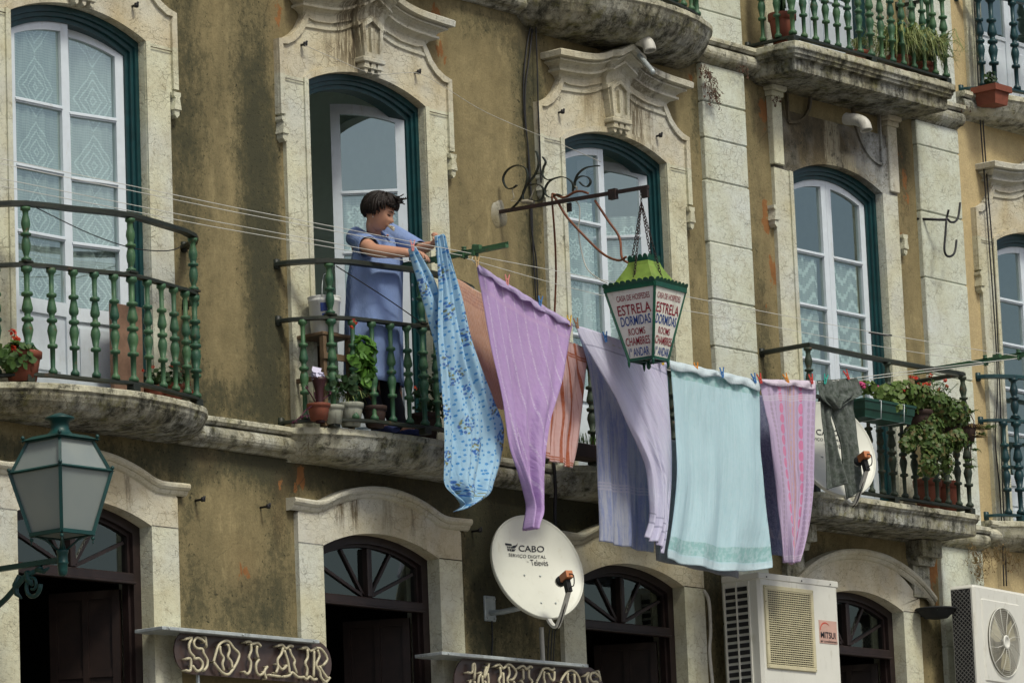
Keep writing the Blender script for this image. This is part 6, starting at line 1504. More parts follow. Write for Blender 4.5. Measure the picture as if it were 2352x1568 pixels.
def hand(wr, d, n, side, curl, spread=.0, thumb=(.6, .5), k=1.0):
    """wrist, direction of the fingers, palm normal, side towards the thumb"""
    d = d.normalized(); n = (n - d*n.dot(d)).normalized(); sd_ = d.cross(n); sd_ *= side
    P = lambda a, b, c: wr + d*a*k + sd_*b*k + n*c*k
    body.add(*skin_mesh([P(-.01,0,0), P(.025,.0,0), P(.05,.022,0), P(.05,-.018,0), P(.085,.030,0), P(.088,.010,.0), P(.084,-.010,0), P(.078,-.028,0)], [(0,1),(1,2),(1,3),(2,4),(2,5),(3,6),(3,7)], [.024,.020,.017,.017,.0115,.012,.0115,.011]), 0, True)
    for b, L, cu in ((.030,.070,curl[0]),(.010,.078,curl[1]),(-.010,.072,curl[2]),(-.028,.056,curl[3])):
        p = P(.082 if abs(b) < .02 else .076, b, 0); a = cu*.35; pts = [p - d*.012]; rr = [.0095]
        pts.append(p); rr.append(.0095); cur = p
        for q, f in ((.45, 1.0), (.30, 1.9), (.25, 2.6)):
            ang = min(cu*f, 2.9); dr = d*cos(ang) + n*sin(ang) + sd_*spread*b*10*cos(ang); cur = cur + dr.normalized()*L*q*k; pts.append(cur); rr.append(.0088 if q > .4 else (.0080 if q > .28 else .0062))
        body.tube(pts, [r*k for r in rr], 8)
    p0 = P(.012, .018, .004); p1 = P(.040, .044, .012); p2 = P(.040+.030*cos(thumb[0]), .044+.018*cos(thumb[1]), .012+.030*sin(thumb[0])); p3 = p2 + d*.022*k*cos(thumb[1]) + n*.022*k*sin(thumb[1]) - sd_*.008
    body.tube([p0, p1, p2, p3], [.016*k, .013*k, .0105*k, .008*k], 8)
vr = (W(972, 583, -.735) - Wr); hand(Wr, vr, Vector((-.15,.25,-1)), 1, (.42, .50, .55, .60), 0, (.9, 1.1))
vl = (W(1009, 541, -.68) - Wl); hand(Wl, vl, Vector((-.45, .25, .25)), 1, (1.0, 1.1, 1.2, 1.3), 0, (.5, 1.3), .85)
bo = body.build('body', M['skin'], person, fix=True)
sm_ = bo.modifiers.new('smooth', 'SMOOTH'); sm_.iterations = 2; sm_.factor = .4
# face details
mb = MB()
for s in (-1, 1):
    pts = [headpt(s*(.018+.026*q), .0945 - .016*q*q - .004, .008 - .004*sin(pi*q)) for q in [i/6 for i in range(7)]]; mb.tube(pts, [.0012,.0026,.003,.003,.003,.0026,.001], 6)
    pts = [headpt(s*(.014+.034*q), .100 - .020*q*q, .027 + .006*sin(pi*q*.9)) for q in [i/6 for i in range(7)]]; mb.tube(pts, [.001,.0025,.003,.003,.0028,.002,.001], 6)
    mb.tube([headpt(s*.008, .112, -.041), headpt(s*.0065, .113, -.043)], .0022, 5)
mb.build('lashes_and_brows', M['hair'], person)
mb = MB(); mb.tube([headpt(q*.022, .108 - .010*q*q, -.061) for q in [-1,-.6,-.2,.2,.6,1]], [.0012,.0034,.0042,.0042,.0034,.0012], 6); mb.tube([headpt(q*.019, .108 - .010*q*q, -.068) for q in [-1,-.6,-.2,.2,.6,1]], [.0012,.0036,.005,.005,.0036,.0012], 6)
mb.build('lips', m_simple('lip_skin', (.30, .075, .06), .45), person)
mb = MB(); mb.lathe([(.001,-.005),(.0045,0),(.001,.005)], headpt(.080, -.002, -.044), 8); mb.lathe([(.001,-.005),(.0045,0),(.001,.005)], headpt(-.080, -.002, -.044), 8); mb.build('earring', m_simple('pearl', (.7,.68,.6), .3), person)
mb = MB()
for a, b in ((.012, .004), (-.010, -.018)):
    p = headpt(a, .100, -.064); q = headpt(a + .045, .160, -.074 + b*.4); mb.bar(p, q, .011, .008)
    mb.bar(p + hu*.004, q + hu*.012, .010, .006)
single(mb.build('clothes_peg', m_simple('pale_wooden_peg', (.62, .58, .44), .6)), 'pale clothes pegs held between the lips of the woman', 'clothes peg', None)
# hair: cap plus brushed clumps
rh = random.Random(5); mb = MB()
def hairsurf(th, ph, k=1.0):
    cx_, cy_, cz_ = sin(th)*cos(ph), cos(th)*cos(ph), sin(ph); return headpt(cx_*.096*k, cy_*.114*k - .012, cz_*.118*k + .026)
def hairline(th):      # lowest latitude of the hair at each bearing
    a = abs(((th+pi) % (2*pi)) - pi)   # 0 front, pi back
    if a < 1.0: return .36
    if a < 1.4: return lerp(.36, .0, (a-1.0)/.4)
    if a < 1.75: return lerp(.0, -.35, (a-1.4)/.35)
    return lerp(-.42, -.72, min(1, (a-1.75)/.8))
NA, NB = 60, 20; vs = []; fs = []
for j in range(NB+1):
    for i in range(NA):
        th = 2*pi*i/NA; lo = hairline(th); ph = lerp(lo, pi/2, j/NB); vs.append(hairsurf(th, ph, 1 + (.03 if j > 1 else -.06) + .03*noise.noise(Vector((sin(th)*5, cos(th)*5, ph*2)))))
for j in range(NB):
    for i in range(NA): fs.append((j*NA+i, j*NA+(i+1)%NA, (j+1)*NA+(i+1)%NA, (j+1)*NA+i))
mb.add(vs, fs, 0, True)
for k in range(330):
    th = rh.uniform(0, 2*pi); lo = hairline(th) - rh.uniform(-.12, .12); ph0 = rh.uniform(.35, 1.45); pts = []; m = 8
    tw = rh.uniform(-.6, .6); bl_ = rh.uniform(.1, 1.1)
    for q in range(m+1):
        s = q/m; ph = lerp(ph0, lo, s); pts.append(hairsurf(th + tw*s, ph, 1.02 + .10*sin(pi*s)*bl_ + (.03*s)))
    w = rh.uniform(.004, .011); mb.tube(pts, [w*(.6+.5*sin(pi*q/m))*(1 if q < m else .25) for q in range(m+1)], 5)
for k in range(60):      # fringe falling over the brow
    th = rh.uniform(-1.0, 1.15); e_ = rh.uniform(-.10,.10); k_ = rh.uniform(1.03, 1.12); pts = []
    for q in range(8):
        s = q/7; ph = lerp(1.15, .27 + e_, s); pts.append(hairsurf(th - .38*s, ph, k_ + .09*sin(pi*s)))
    mb.tube(pts, [.0065,.008,.008,.0075,.007,.006,.004,.0015], 5)
for k in range(16):      # wisp lifted by the wind
    a = rh.uniform(-.045, .045); dd = rh.uniform(-.03, .02); p = headpt(a*.9, .055+dd, .128); up_ = rh.uniform(-.040, .012); pts = [p - hf*.05 - hu*.01, p + hf*.01 + hu*.010 + hs*a*.2, p + hf*.040 + hu*(.008 + up_*.5), p + hf*.064 + hu*(.016 + up_) + hs*a*.5, p + hf*rh.uniform(.062,.085) + hu*(.030 + up_*1.5)]
    mb.tube(crv(pts, 3), [.009]*4 + [.007]*4 + [.004]*4 + [.001], 5)
mb.build('hair', M['hair'], person)

# smock: lofted rings round the trunk
fwd = Vector((.22, -.975, 0)).normalized(); rgt = Vector((fwd.y, -fwd.x, 0))
rings = [(869,543,-.235,.074,.066),(867,547,-.222,.140,.082),(865,557,-.205,.200,.112),(865,600,-.20,.204,.152),(861,650,-.20,.208,.166),(859,700,-.20,.206,.166),(858,760,-.20,.212,.168),(858,820,-.20,.216,.168),(859,885,-.20,.220,.170)]
NR = 72; mb = MB(); vs = []
rows2 = []
for a, b in zip(rings, rings[1:]):
    for s in (0, .25, .5, .75): rows2.append([lerp(a[k], b[k], s) for k in range(5)])
rows2.append(list(rings[-1]))
for j, (x, y, Y, a, b) in enumerate(rows2):
    c = W(x, y, Y); v = j/(len(rows2)-1)
    for i in range(NR):
        t_ = 2*pi*i/NR; k = 1 + (.018 + .05*v*v)*sin(t_*7 + v*2.0 + 1.3*noise.noise(Vector((t_, v*2, 0)))) + .035*noise.noise(Vector((sin(t_)*2.5, cos(t_)*2.5, v*5)))
        fr2 = abs(((t_+pi) % (2*pi)) - pi); 
        if v > .72 and fr2 < .10: k -= .08*(v-.72)
        dz = -.035*cos(t_)*(1 if j < 8 else 0)*(1-j/8)
        vs.append(c + rgt*(a*k*sin(t_)) + fwd*(b*k*cos(t_)) + Vector((0,0,dz)))
mb.add(vs, [(j*NR+i, j*NR+(i+1)%NR, (j+1)*NR+(i+1)%NR, (j+1)*NR+i) for j in range(len(rows2)-1) for i in range(NR)], 0, True)
def sleeve(S, E, t0, r0, r1, tip):
    ax = (E-S).normalized(); u = ax.cross(Vector((0,0,1))).normalized(); w = ax.cross(u); vs = []; m = 10; n = 24
    for j in range(m+1):
        s = j/m; c = S.lerp(E, lerp(t0, tip, s)); r = lerp(r0, r1, s)
        for i in range(n):
            a = 2*pi*i/n; k = 1 + .05*sin(3*a + 4*s) + .04*noise.noise(Vector((cos(a)*3, sin(a)*3, s*4))); vs.append(c + u*r*k*cos(a) + w*r*k*1.08*sin(a))
    mb.add(vs, [(j*n+i, j*n+(i+1)%n, (j+1)*n+(i+1)%n, (j+1)*n+i) for j in range(m) for i in range(n)], 0, True)
sleeve(Sr+Vector((.02,0,-.012)), Er, -.22, .056, .066, .66); sleeve(Sl, El, -.30, .066, .058, 1.02)
g = mb.build('smock', M['gown'], person, fix=False); s = g.modifiers.new('s', 'SOLIDIFY'); s.thickness = .006; s.offset = 1
mb = MB()   # collar, button strip, pocket
c0 = W(869, 542, -.235)
for s_ in (-1, 1):
    pts = [c0 + rgt*s_*.055 - fwd*.05 + Vector((0,0,.030)), c0 + rgt*s_*.070 + fwd*.0 + Vector((0,0,.018)), c0 + rgt*s_*.058 + fwd*.060 + Vector((0,0,-.012)), c0 + rgt*s_*.020 + fwd*.098 + Vector((0,0,-.065))]
    mb.strap(crv(pts, 4), .052, .006, Vector((0,0,1)) + rgt*s_*.8 + fwd*.3)
mb.build('collar', M['gown'], person)
mb = MB()
for (x, y) in ((889, 605), (893, 632), (893, 662), (894, 695)): 
    p = W(x, y, -.20) + fwd*.162; mb.lathe([(.010,0),(.010,.003),(.004,.005)], p + fwd*.012, 8, ax=Matrix((rgt, Vector((0,0,1)), fwd)).transposed())
mb.build('buttons', m_simple('pearl_button', (.55,.60,.66), .35), person)
# trousers and slippers
mb = MB()
for hip, ft in ((hipr, fr_), (hipl, fl_)):
    top = Vector((hip.x, hip.y, 6.50)); pts = [top, top.lerp(ft, .4), top.lerp(ft, .8), ft + Vector((0,0,.0))]; mb.tube(crv(pts, 4), [.082]*4 + [.072]*4 + [.064]*4 + [.060], 16)
mb.build('trousers', M['trous'], person)
for ft in (fr_, fl_):
    mb = MB(); vs = []; n = 18
    for j, (q, w, h, z) in enumerate(((.02, .030, .03, 6.075), (-.04, .040, .035, 6.075), (-.10, .046, .036, 6.075), (-.155, .040, .026, 6.072), (-.185, .020, .014, 6.068))):
        for i in range(n): a = 2*pi*i/n; vs.append(Vector((ft.x + w*cos(a) + .03*-(q), ft.y + q, z + h*sin(a)*.7 + (.0 if sin(a) < 0 else .008))))
    mb.add(vs, [(j*n+i, j*n+(i+1)%n, (j+1)*n+(i+1)%n, (j+1)*n+i) for j in range(4) for i in range(n)] + [tuple(range(n)), tuple(range(5*n-1, 4*n-1, -1))], 0, True); mb.build('slipper', M['slip'], person)
# ================================================================ pots, plants, loose things on the balconies
def m_leaf(name, a, b, trans=.3, dry=0):
    t = NT(name); oi = t.noise(16, 3, .6); c = t.mix(t.ramp(oi, .35, .65), a, b); c = t.mix(t.ramp(t.noise(60, 2), .4, .7, 0, .5), c, tuple(x*.5 for x in a))
    if dry: c = t.mix(t.ramp(t.noise(23, 3), .55, .62, 0, dry), c, (.20, .12, .05))
    t.fin(c, .5, spec=.35); tr = t.node('ShaderNodeBsdfTranslucent'); t.link(c, tr.inputs[0]); mx = t.node('ShaderNodeMixShader'); mx.inputs[0].default_value = trans
    t.l.new(t.p.outputs[0], mx.inputs[1]); t.l.new(tr.outputs[0], mx.inputs[2]); t.l.new(mx.outputs[0], t.out.inputs[0]); return t.m
M['leaf'] = m_leaf('geranium_leaf', (.045, .10, .022), (.085, .16, .035)); M['leaf_bright'] = m_leaf('bright_round_leaf', (.09, .22, .035), (.14, .30, .05)); M['leaf_dark'] = m_leaf('dark_leaf', (.020, .050, .018), (.045, .09, .028))
M['leaf_dry'] = m_leaf('half_dry_leaf', (.055, .115, .025), (.13, .19, .05), dry=.6); M['blade'] = m_leaf('striped_blade', (.16, .22, .06), (.34, .36, .16)); M['straw'] = m_leaf('dry_straw', (.30, .22, .09), (.16, .10, .045)); M['twig'] = m_simple('brown_twig', (.10, .05, .03), .8)
M['red_fl'] = m_leaf('red_blossom', (.55, .03, .02), (.65, .10, .03)); M['pink_fl'] = m_leaf('pink_blossom', (.65, .04, .20), (.75, .15, .35)); M['magenta'] = m_leaf('purple_stem', (.07, .015, .035), (.12, .03, .06)); M['cream_pot'] = m_simple('cream_pot', (.30, .31, .25), .6, var=.1, dirt=.4)
M['green_box'] = m_simple('dark_green_plastic', (.008, .045, .030), .45, var=.2); M['brown_pot'] = m_simple('dark_brown_pot', (.035, .018, .013), .7)
def leafset(mb, c, rad, n, size, rng, kind='round', droop=.3):
    for _ in range(n):
        while True:
            p = Vector((rng.uniform(-1,1), rng.uniform(-1,1), rng.uniform(-1,1)))
            if .12 < p.length < 1 and rng.random() < p.length**.7: break
        q = Vector(c) + Vector((p.x*rad[0], p.y*rad[1], p.z*rad[2])); nr = (p + Vector((0, -.35, .55 - droop)) + Vector((rng.uniform(-.6,.6), rng.uniform(-.6,.6), rng.uniform(-.5,.5)))).normalized()
        u = nr.cross(Vector((rng.uniform(-1,1), rng.uniform(-1,1), .3))).normalized(); v = nr.cross(u); s = size*rng.uniform(.55, 1.25)
        if kind == 'round':
            k = 7; ph = rng.random()*6; vs = [q] + [q + (u*cos(2*pi*i/k+ph) + v*sin(2*pi*i/k+ph))*s*(1 if i % 2 else .82) + nr*s*(.22 if i % 2 else .05) for i in range(k)]
            mb.add(vs, [(0, 1+i, 1+(i+1) % k) for i in range(k)], 0, True)
        else:
            mb.add([q - u*s, q - v*s*.3, q + u*s, q + v*s*.3 + nr*s*.2], [(0,1,2,3)], 0, True)
def blades(mb, base, n, L, rng, w=.008, spread=1.0, lift=1.0, bias=(0,0,0)):
    for _ in range(n):
        a = rng.uniform(0, 2*pi); l = L*rng.uniform(.5, 1.1); d = Vector((cos(a), sin(a), 0))*spread*rng.uniform(.3, 1) + Vector(bias); pts = []
        for q in range(8):
            s = q/7; pts.append(Vector(base) + d*l*s + Vector((0,0,1))*l*lift*(s - .95*s*s*rng.uniform(.8, 1.25)) + Vector((rng.uniform(-.003,.003),)*3))
        sd = d.cross(Vector((0,0,1))).normalized() if d.length > .01 else Vector((1,0,0)); vs = []
        for i, p in enumerate(pts): ww = w*(1 - (i/7)**2)*.5 + .0006; vs += [p + sd*ww, p + Vector((0,0,ww*.4)), p - sd*ww]
        mb.add(vs, [(i*3+j, i*3+j+1, i*3+j+4, i*3+j+3) for i in range(7) for j in range(2)], 0, True)
def potmesh(c, r, h, mat_rim=True, n=20):
    mb = MB(); mb.lathe([(r*.70,0),(r*.90,h*.76),(r*.90,h*.78),(r,h*.79),(r*1.02,h*.97),(r,h),(r*.93,h),(r*.91,h*.88),(.001,h*.86)], c, n); return mb
def plant(label, c, r, h, potmat, parts, cat='potted plant', group=None, boxpot=None):
    t = root('potted_plant', label, cat, c, group)
    if boxpot: boxpot(t)
    else: potmesh(c, r, h).build('pot', potmat, t)
    for nm, mb, mat in parts: mb.build(nm, mat, t, fix=False)
    return t
rg = random.Random(21)
def G(fn): mb = MB(); fn(mb); return mb
def flowers(pts, n, s):
    mb = MB()
    for p in pts: leafset(mb, p, (s, s, s*.8), n, s*.55, rg, 'round', 0)
    return mb
def stems(pairs, r=.003):
    mb = MB()
    for a, b in pairs: m = (Vector(a)+Vector(b))/2 + Vector((rg.uniform(-.02,.02), rg.uniform(-.02,.02), 0)); mb.tube([a, m, b], r, 4)
    return mb
# left balcony
c = WZ(50, 868, 6.07); c.z = 6.065; c.y = -.20; c = Vector((W(52, 868, -.22).x, -.22, 6.062))
plant('terracotta pot of geraniums with red blooms at the left edge of the leftmost balcony', c, .118, .18, M['terra'], [('foliage', G(lambda m: leafset(m, W(40,822,-.24), (.16,.11,.10), 170, .030, rg)), M['leaf']), ('blossoms', flowers([W(28,762,-.24), W(34,775,-.24), W(40,778,-.22), W(33,798,-.26)], 14, .022), M['red_fl']), ('stems', stems([(W(35,830,-.22), W(33,765,-.24)), (W(40,830,-.22), W(38,780,-.23)), (W(70,840,-.2), W(62,790,-.18))]), M['twig'])])
c = Vector((W(393, 910, -.12).x, -.12, 6.062))
plant('small terracotta pot of orange-red flowers at the right end of the leftmost balcony', c, .085, .15, M['terra'], [('foliage', G(lambda m: leafset(m, W(392,868,-.14), (.13,.09,.07), 90, .022, rg)), M['leaf_dark']), ('blossoms', flowers([W(396,840,-.15), W(350,842,-.15), W(412,848,-.1), W(440,900,-.2), W(436,880,-.2), W(330,850,-.12), W(425,862,-.1)], 9, .014), M['red_fl'])])
c2_ = Vector((W(365, 912, -.10).x, -.06, 6.062)); plant('second small terracotta pot half hidden behind the balusters of the leftmost balcony', c2_, .08, .13, M['terra'], [('foliage', G(lambda m: leafset(m, c2_+Vector((0,0,.17)), (.09,.06,.05), 50, .02, rg)), M['leaf_dark'])])
mb = MB(); x0 = W(232, 850, .05).x; mb.bbox((x0, -.06, 6.07), (x0+.26, -.03, 6.68), .004); single(mb.build('board', m_simple('brown_weathered_board', (.22, .13, .085), .8, var=.25, bump=.4)), 'brown weathered board standing against the ajar leaf of the leftmost balcony door', 'board')
# balcony of the woman
bk = W(747, 768, -.17); t = root('bucket', 'white plastic bucket with a thin raised handle and blue mark beside the woman', 'bucket', bk)
hb = .24; mb = MB(); mb.lathe([(.086,0),(.089,.004),(.102,hb*.84),(.105,hb*.85),(.107,hb*.90),(.105,hb*.91),(.106,hb*.97),(.110,hb),(.100,hb),(.096,hb*.9),(.083,.01),(.001,.008)], bk, 28); mb.build('tub', m_simple('white_plastic', (.62,.63,.60), .4, var=.04, dirt=.1), t)
mb = MB(); mb.tube([bk + Vector((cos(a)*.107*.9, -.02 + cos(a)*.05, hb*.93 + sin(a)*.17)) for a in [pi*i/16 for i in range(17)]], .003, 5); mb.build('handle', M['steel'], t)
mb = MB()
def bucket_face(a, z, o=.0025): r_ = lerp(.089, .102, z/(hb*.84)) + o; return bk + Vector((r_*cos(a), r_*sin(a), z))
a0 = atan2(-.68, -.62) - .05
for (s0, s1, z0, z1) in ((-.30, .12, .135, .190),): mb.add([bucket_face(a0+lerp(s0,s1,i/6), z) for i in range(7) for z in (z0, z1)], [(i*2, i*2+2, i*2+3, i*2+1) for i in range(6)])
mb.add([bucket_face(a0-.22, .120), bucket_face(a0+.0, .124), bucket_face(a0+.16, .118), bucket_face(a0-.02, .100), bucket_face(a0-.14, .070)], [(0,1,2,3,4)]); mb.build('mark', m_simple('navy_print', (.012,.03,.14), .5), t, fix=False)
t = root('chair', 'tan wooden chair under the white bucket behind the balusters', 'chair', (bk.x+.02, -.14, 6.06)); cw = m_simple('tan_wood', (.12, .08, .045), .6, var=.15)
sx = bk.x + .02; zs = bk.z - .002
mb = MB(); mb.bbox((sx-.14, -.26, zs-.025), (sx+.14, .02, zs), .006); mb.build('seat', cw, t)
for xx in (-.125, .125):
    for yy in (-.24, .0): mb = MB(); mb.bar((sx+xx, yy, 6.06), (sx+xx*.96, yy, zs-.03), .032, .032, up=(0,1,0)); mb.build('leg', cw, t)
mb = MB(); mb.bar((sx-.15, -.26, zs-.16), (sx+.15, -.26, zs-.16), .02, .04); mb.bar((sx-.15, -.26, zs-.3), (sx-.15, .0, zs-.3), .02, .03); mb.bar((sx+.15, -.26, zs-.3), (sx+.15, 0, zs-.3), .02, .03); mb.build('stretcher', cw, t)
vz = Vector((W(733, 905, -.30).x, -.30, 0)); vb = W(735, 950, -.30)
t = root('vase', 'dark maroon flared vase with a white cloth folded in its mouth, below the bucket', 'vase', (vb.x, vb.y, 6.06)); mb = MB(); zz = W(735, 868, -.30).z; mb.lathe([(.030,6.06),(.032,6.10),(.024,zz-.18),(.028,zz-.08),(.044,zz-.02),(.052,zz),(.046,zz),(.02,zz-.08)], (vb.x, vb.y, 0), 18, caps=False); mb.build('body', m_simple('maroon_glaze', (.035,.010,.012), .4), t)
mb = MB(); leafset(mb, (vb.x-.01, vb.y, zz+.02), (.035,.035,.035), 22, .03, rg, 'round', 0); single(mb.build('folded_cloth', m_simple('white_lavender_cloth', (.55,.53,.68), .8)), 'white cloth bunched in the mouth of the maroon vase', 'cloth')
pc = Vector((W(741, 968, -.33).x, -.30, 6.075))
plant('low round terracotta pot with thin purple stems behind the woman\'s railing', pc, .076, .105, M['terra'], [('stems', stems([(pc+Vector((-.02,0,.1)), W(702,888,-.33)), (pc+Vector((0,0,.1)), W(722,900,-.33)), (pc+Vector((.02,0,.1)), W(757,905,-.33)), (pc+Vector((-.04,0,.1)), W(690,958,-.36)), (W(700,955,-.35), W(676,968,-.36)), (pc+Vector((.01,0,.1)), W(742,915,-.3))], .0045), M['magenta']), ('foliage', G(lambda m: [leafset(m, W(x, y, -.34), (.015,.015,.01), 5, .018, rg, 'blade') for x, y in ((702,888),(676,968),(690,958),(706,955),(757,902),(744,930),(738,938))]), M['magenta'])])
pc = Vector((W(812, 985, -.30).x, -.28, 6.07))
plant('cream pot with a dark rim holding a small spider plant beside the woman', pc, .085, .15, M['cream_pot'], [('foliage', G(lambda m: blades(m, pc+Vector((0,0,.15)), 46, .24, rg, .010, .8, 1.1)), M['blade'])])
pc = Vector((W(775, 985, -.30).x, -.27, 6.07))
plant('squat cream pot with blackened rim next to the round terracotta pot', pc, .070, .12, M['cream_pot'], [('foliage', G(lambda m: (blades(m, pc+Vector((0,0,.16)), 20, .20, rg, .008, .7, 1.2), leafset(m, pc+Vector((.02,0,.26)), (.10,.06,.09), 45, .022, rg))), M['leaf_dark'])])
gb = W(835, 830, -.36); pb = Vector((W(850, 900, -.30).x+.0, -.34, 6.07))
plant('tall plant with bright green round leaves climbing in front of the woman\'s smock', pb, .075, .14, M['brown_pot'], [('foliage', G(lambda m: (leafset(m, W(836,800,-.36), (.085,.05,.08), 42, .042, rg), leafset(m, W(832,830,-.36), (.10,.05,.06), 34, .045, rg), leafset(m, W(842,858,-.36), (.06,.05,.09), 34, .042, rg))), M['leaf_bright']), ('stems', stems([(pb+Vector((0,0,.12)), W(838,860,-.35)), (W(838,860,-.35), W(836,790,-.36)), (pb+Vector((.02,0,.12)), W(815,880,-.34))], .006), M['twig']), ('lower_foliage', G(lambda m: leafset(m, W(822,885,-.33), (.13,.05,.10), 70, .035, rg)), M['leaf_dark']), ('blossoms', flowers([W(860,815,-.38), W(818,742,-.40), W(808,750,-.40), W(812,735,-.40)], 10, .014), M['red_fl'])])
pb = Vector((W(985, 995, -.25).x, -.22, 6.07))
plant('dark bushy plant with a few red flowers behind the right end of the woman\'s railing', pb, .10, .17, M['brown_pot'], [('foliage', G(lambda m: (leafset(m, W(985,930,-.24), (.13,.09,.20), 150, .024, rg), leafset(m, W(1005,880,-.24), (.05,.05,.22), 60, .020, rg))), M['leaf_dark']), ('blossoms', flowers([W(976,906,-.26), W(1003,873,-.3), W(955,890,-.27)], 10, .016), M['red_fl'])])
# balcony behind the towels
pb = W(1350, 1070, -.30)
def trough(t):
    mb = MB(); mb.bbox((pb.x-.20, -.37, 6.07), (pb.x+.25, -.24, 6.17), .008); mb.build('trough', M['brown_pot'], t)
plant('brown trough with sprouting onions seen between the striped and lilac towels', (pb.x, -.30, 6.07), .1, .1, None, [('foliage', G(lambda m: [blades(m, (pb.x-.15+.04*k, -.30, 6.16), 6, .20, rg, .006, .3, 1.5) for k in range(9)]), M['leaf'])], boxpot=trough)
# flowery balcony on the right
bx0, bx1 = W(1960, 945, -.58), W(2066, 962, -.58)
def gbox(t):
    mb = MB(); z1 = bx0.z + .085; z0 = z1 - .135; xa, xb = bx0.x, bx1.x; n = 14
    vs = []
    for z, e in ((z0, .0), (z0+.01, .0), (z0+.055, .012), (z0+.06, .020), (z1-.02, .026), (z1-.018, .034), (z1, .034), (z1, .022), (z1-.03, .018)): vs += [(xa-e, -.68-e, z), (xb+e, -.68-e, z), (xb+e, -.52+e*.2, z), (xa-e, -.52+e*.2, z)]
    fs = [(r*4+i, r*4+(i+1)%4, r*4+4+(i+1)%4, r*4+4+i) for r in range(8) for i in range(4)] + [(3,2,1,0), (32,33,34,35)]
    mb.add(vs, fs); mb.build('flower_box', M['green_box'], t)
    for q in (.25, .75): x = lerp(xa, xb, q); mb = MB(); mb.tube([(x, -.45, z1+.02), (x, -.53, z1+.02), (x, -.73, z1-.01), (x, -.72, z0-.005), (x, -.50, z0-.005), (x, -.45, z0)], .004, 5); mb.build('hanger', M['steel'], t)
pts_g = [W(1990,888,-.62), W(2030,905,-.62), W(2075,905,-.62), W(2100,925,-.62), W(2060,935,-.66)]
plant('dark green flower box of pale geraniums with pink blooms hanging on the right railing', (bx0.x+.25, -.60, bx0.z-.05), .1, .1, None, [('foliage', G(lambda m: (leafset(m, pts_g[0], (.10,.08,.05), 70, .026, rg), leafset(m, pts_g[1], (.12,.08,.07), 90, .027, rg), leafset(m, pts_g[2], (.13,.09,.10), 130, .028, rg), leafset(m, pts_g[3], (.08,.08,.09), 60, .028, rg), leafset(m, pts_g[4], (.14,.06,.06), 80, .026, rg))), m_leaf('pale_geranium_leaf', (.09,.16,.03), (.17,.24,.06))), ('blossoms', flowers([W(1976,882,-.63), W(1983,886,-.63), W(2017,890,-.62), W(2108,918,-.64), W(2104,908,-.64)], 20, .022), M['pink_fl'])], 'flower box', boxpot=gbox)
def hangpot(t):
    for (px_, py_) in ((2112, 965), (2180, 985)):
        q = W(px_, py_, -.60); potmesh((q.x, q.y, q.z-.10), .105, .17).build('pot', M['brown_pot'], t)
iv = [((2110,905),.10,.08,.07),((2150,925),.15,.10,.08),((2190,950),.15,.10,.10),((2140,975),.12,.05,.10),((2100,1000),.10,.05,.07),((2150,1020),.16,.08,.10),((2195,1010),.10,.08,.08),((2135,1060),.08,.05,.10),((2175,1060),.04,.05,.08),((2085,1020),.07,.05,.05)]
plant('large trailing ivy geranium with red flowers spilling over the right railing', (W(2140,990,-.6).x, -.60, 6.45), .1, .1, None,
  [('foliage', G(lambda m: [leafset(m, W(p[0], p[1], -.66), (a*1.15, b*1.1, c_*1.15), int(5600*a*c_**.5*1.6), .021, rg) for p, a, b, c_ in iv]), M['leaf_dry']), ('flower_stalks', stems([(W(2120+rg.uniform(-15,60), 915, -.6), W(x, y, -.62)) for x, y in ((2092,868),(2100,866),(2138,864),(2122,882),(2112,884),(2132,882),(2170,873),(2174,888),(2078,893),(2155,893),(2095,898),(2200,880))], .003), M['leaf_dark']),
   ('blossoms', flowers([W(x, y, -.63) for x, y in ((2090,866),(2098,868),(2104,866),(2138,862),(2112,882),(2120,883),(2128,882),(2134,880),(2171,874),(2175,886),(2078,892),(2076,898),(2155,894),(2096,898))], 12, .016), M['red_fl']), ('grassy_stalks', G(lambda m: leafset(m, W(2150,895,-.6), (.16,.08,.07), 160, .022, rg, 'blade', -.3)), M['leaf'])], boxpot=hangpot)
gp = W(2235, 985, -.62)
def gpot(t): potmesh((gp.x-.04, gp.y+.04, gp.z-.10), .085, .13).build('pot', M['brown_pot'], t)
plant('half-dry tufted grass plant sticking out past the right railing corner', (gp.x, gp.y, gp.z-.1), .1, .1, None, [('dry_tuft', G(lambda m: (blades(m, gp, 110, .17, rg, .010, 1.0, .6), blades(m, gp+Vector((.02,0,-.06)), 80, .17, rg, .009, .8, .1))), M['straw']), ('green_tufts', G(lambda m: [blades(m, W(x, y, -.64), 30, .10, rg, .009, 1.0, .7) for x, y in ((2222,955),(2232,948),(2265,985),(2275,982),(2255,1000),(2230,1020),(2240,1035),(2232,1075),(2225,1060),(2250,985))]), M['leaf']), ('trailing_stems', stems([(gp, W(2275,985,-.64)), (gp, W(2232,1070,-.64)), (gp, W(2228,950,-.64)), (gp, W(2232,1030,-.64))], .004), M['twig'])], boxpot=gpot)
for x, y, r_, l in ((2140, 1150, .11, 'left'), (2178, 1152, .12, 'right')):
    pc = Vector((W(x, y, -.25).x, -.22, 6.062)); plant('%s one of two big terracotta pots on the floor behind the right railing' % l, pc, r_, .26, M['terra'], [('stems', G(lambda m: (leafset(m, pc+Vector((0,0,.32)), (.10,.08,.08), 40, .02, rg), blades(m, pc+Vector((0,0,.25)), 10, .2, rg, .005, .5, 1.2))), M['leaf_dry'])])
mb = MB(); 
for s_ in (-1, 1): mb.strap([W(2087+s_*1, 990, -.50), W(2087+s_*2, 978, -.50), W(2087+s_*5, 964, -.50)], .011, .009, (0,1,0))
single(mb.build('clothes_peg', PM['navy']), 'dark blue peg clipped on the mid rail under the ivy geranium', 'clothes peg')
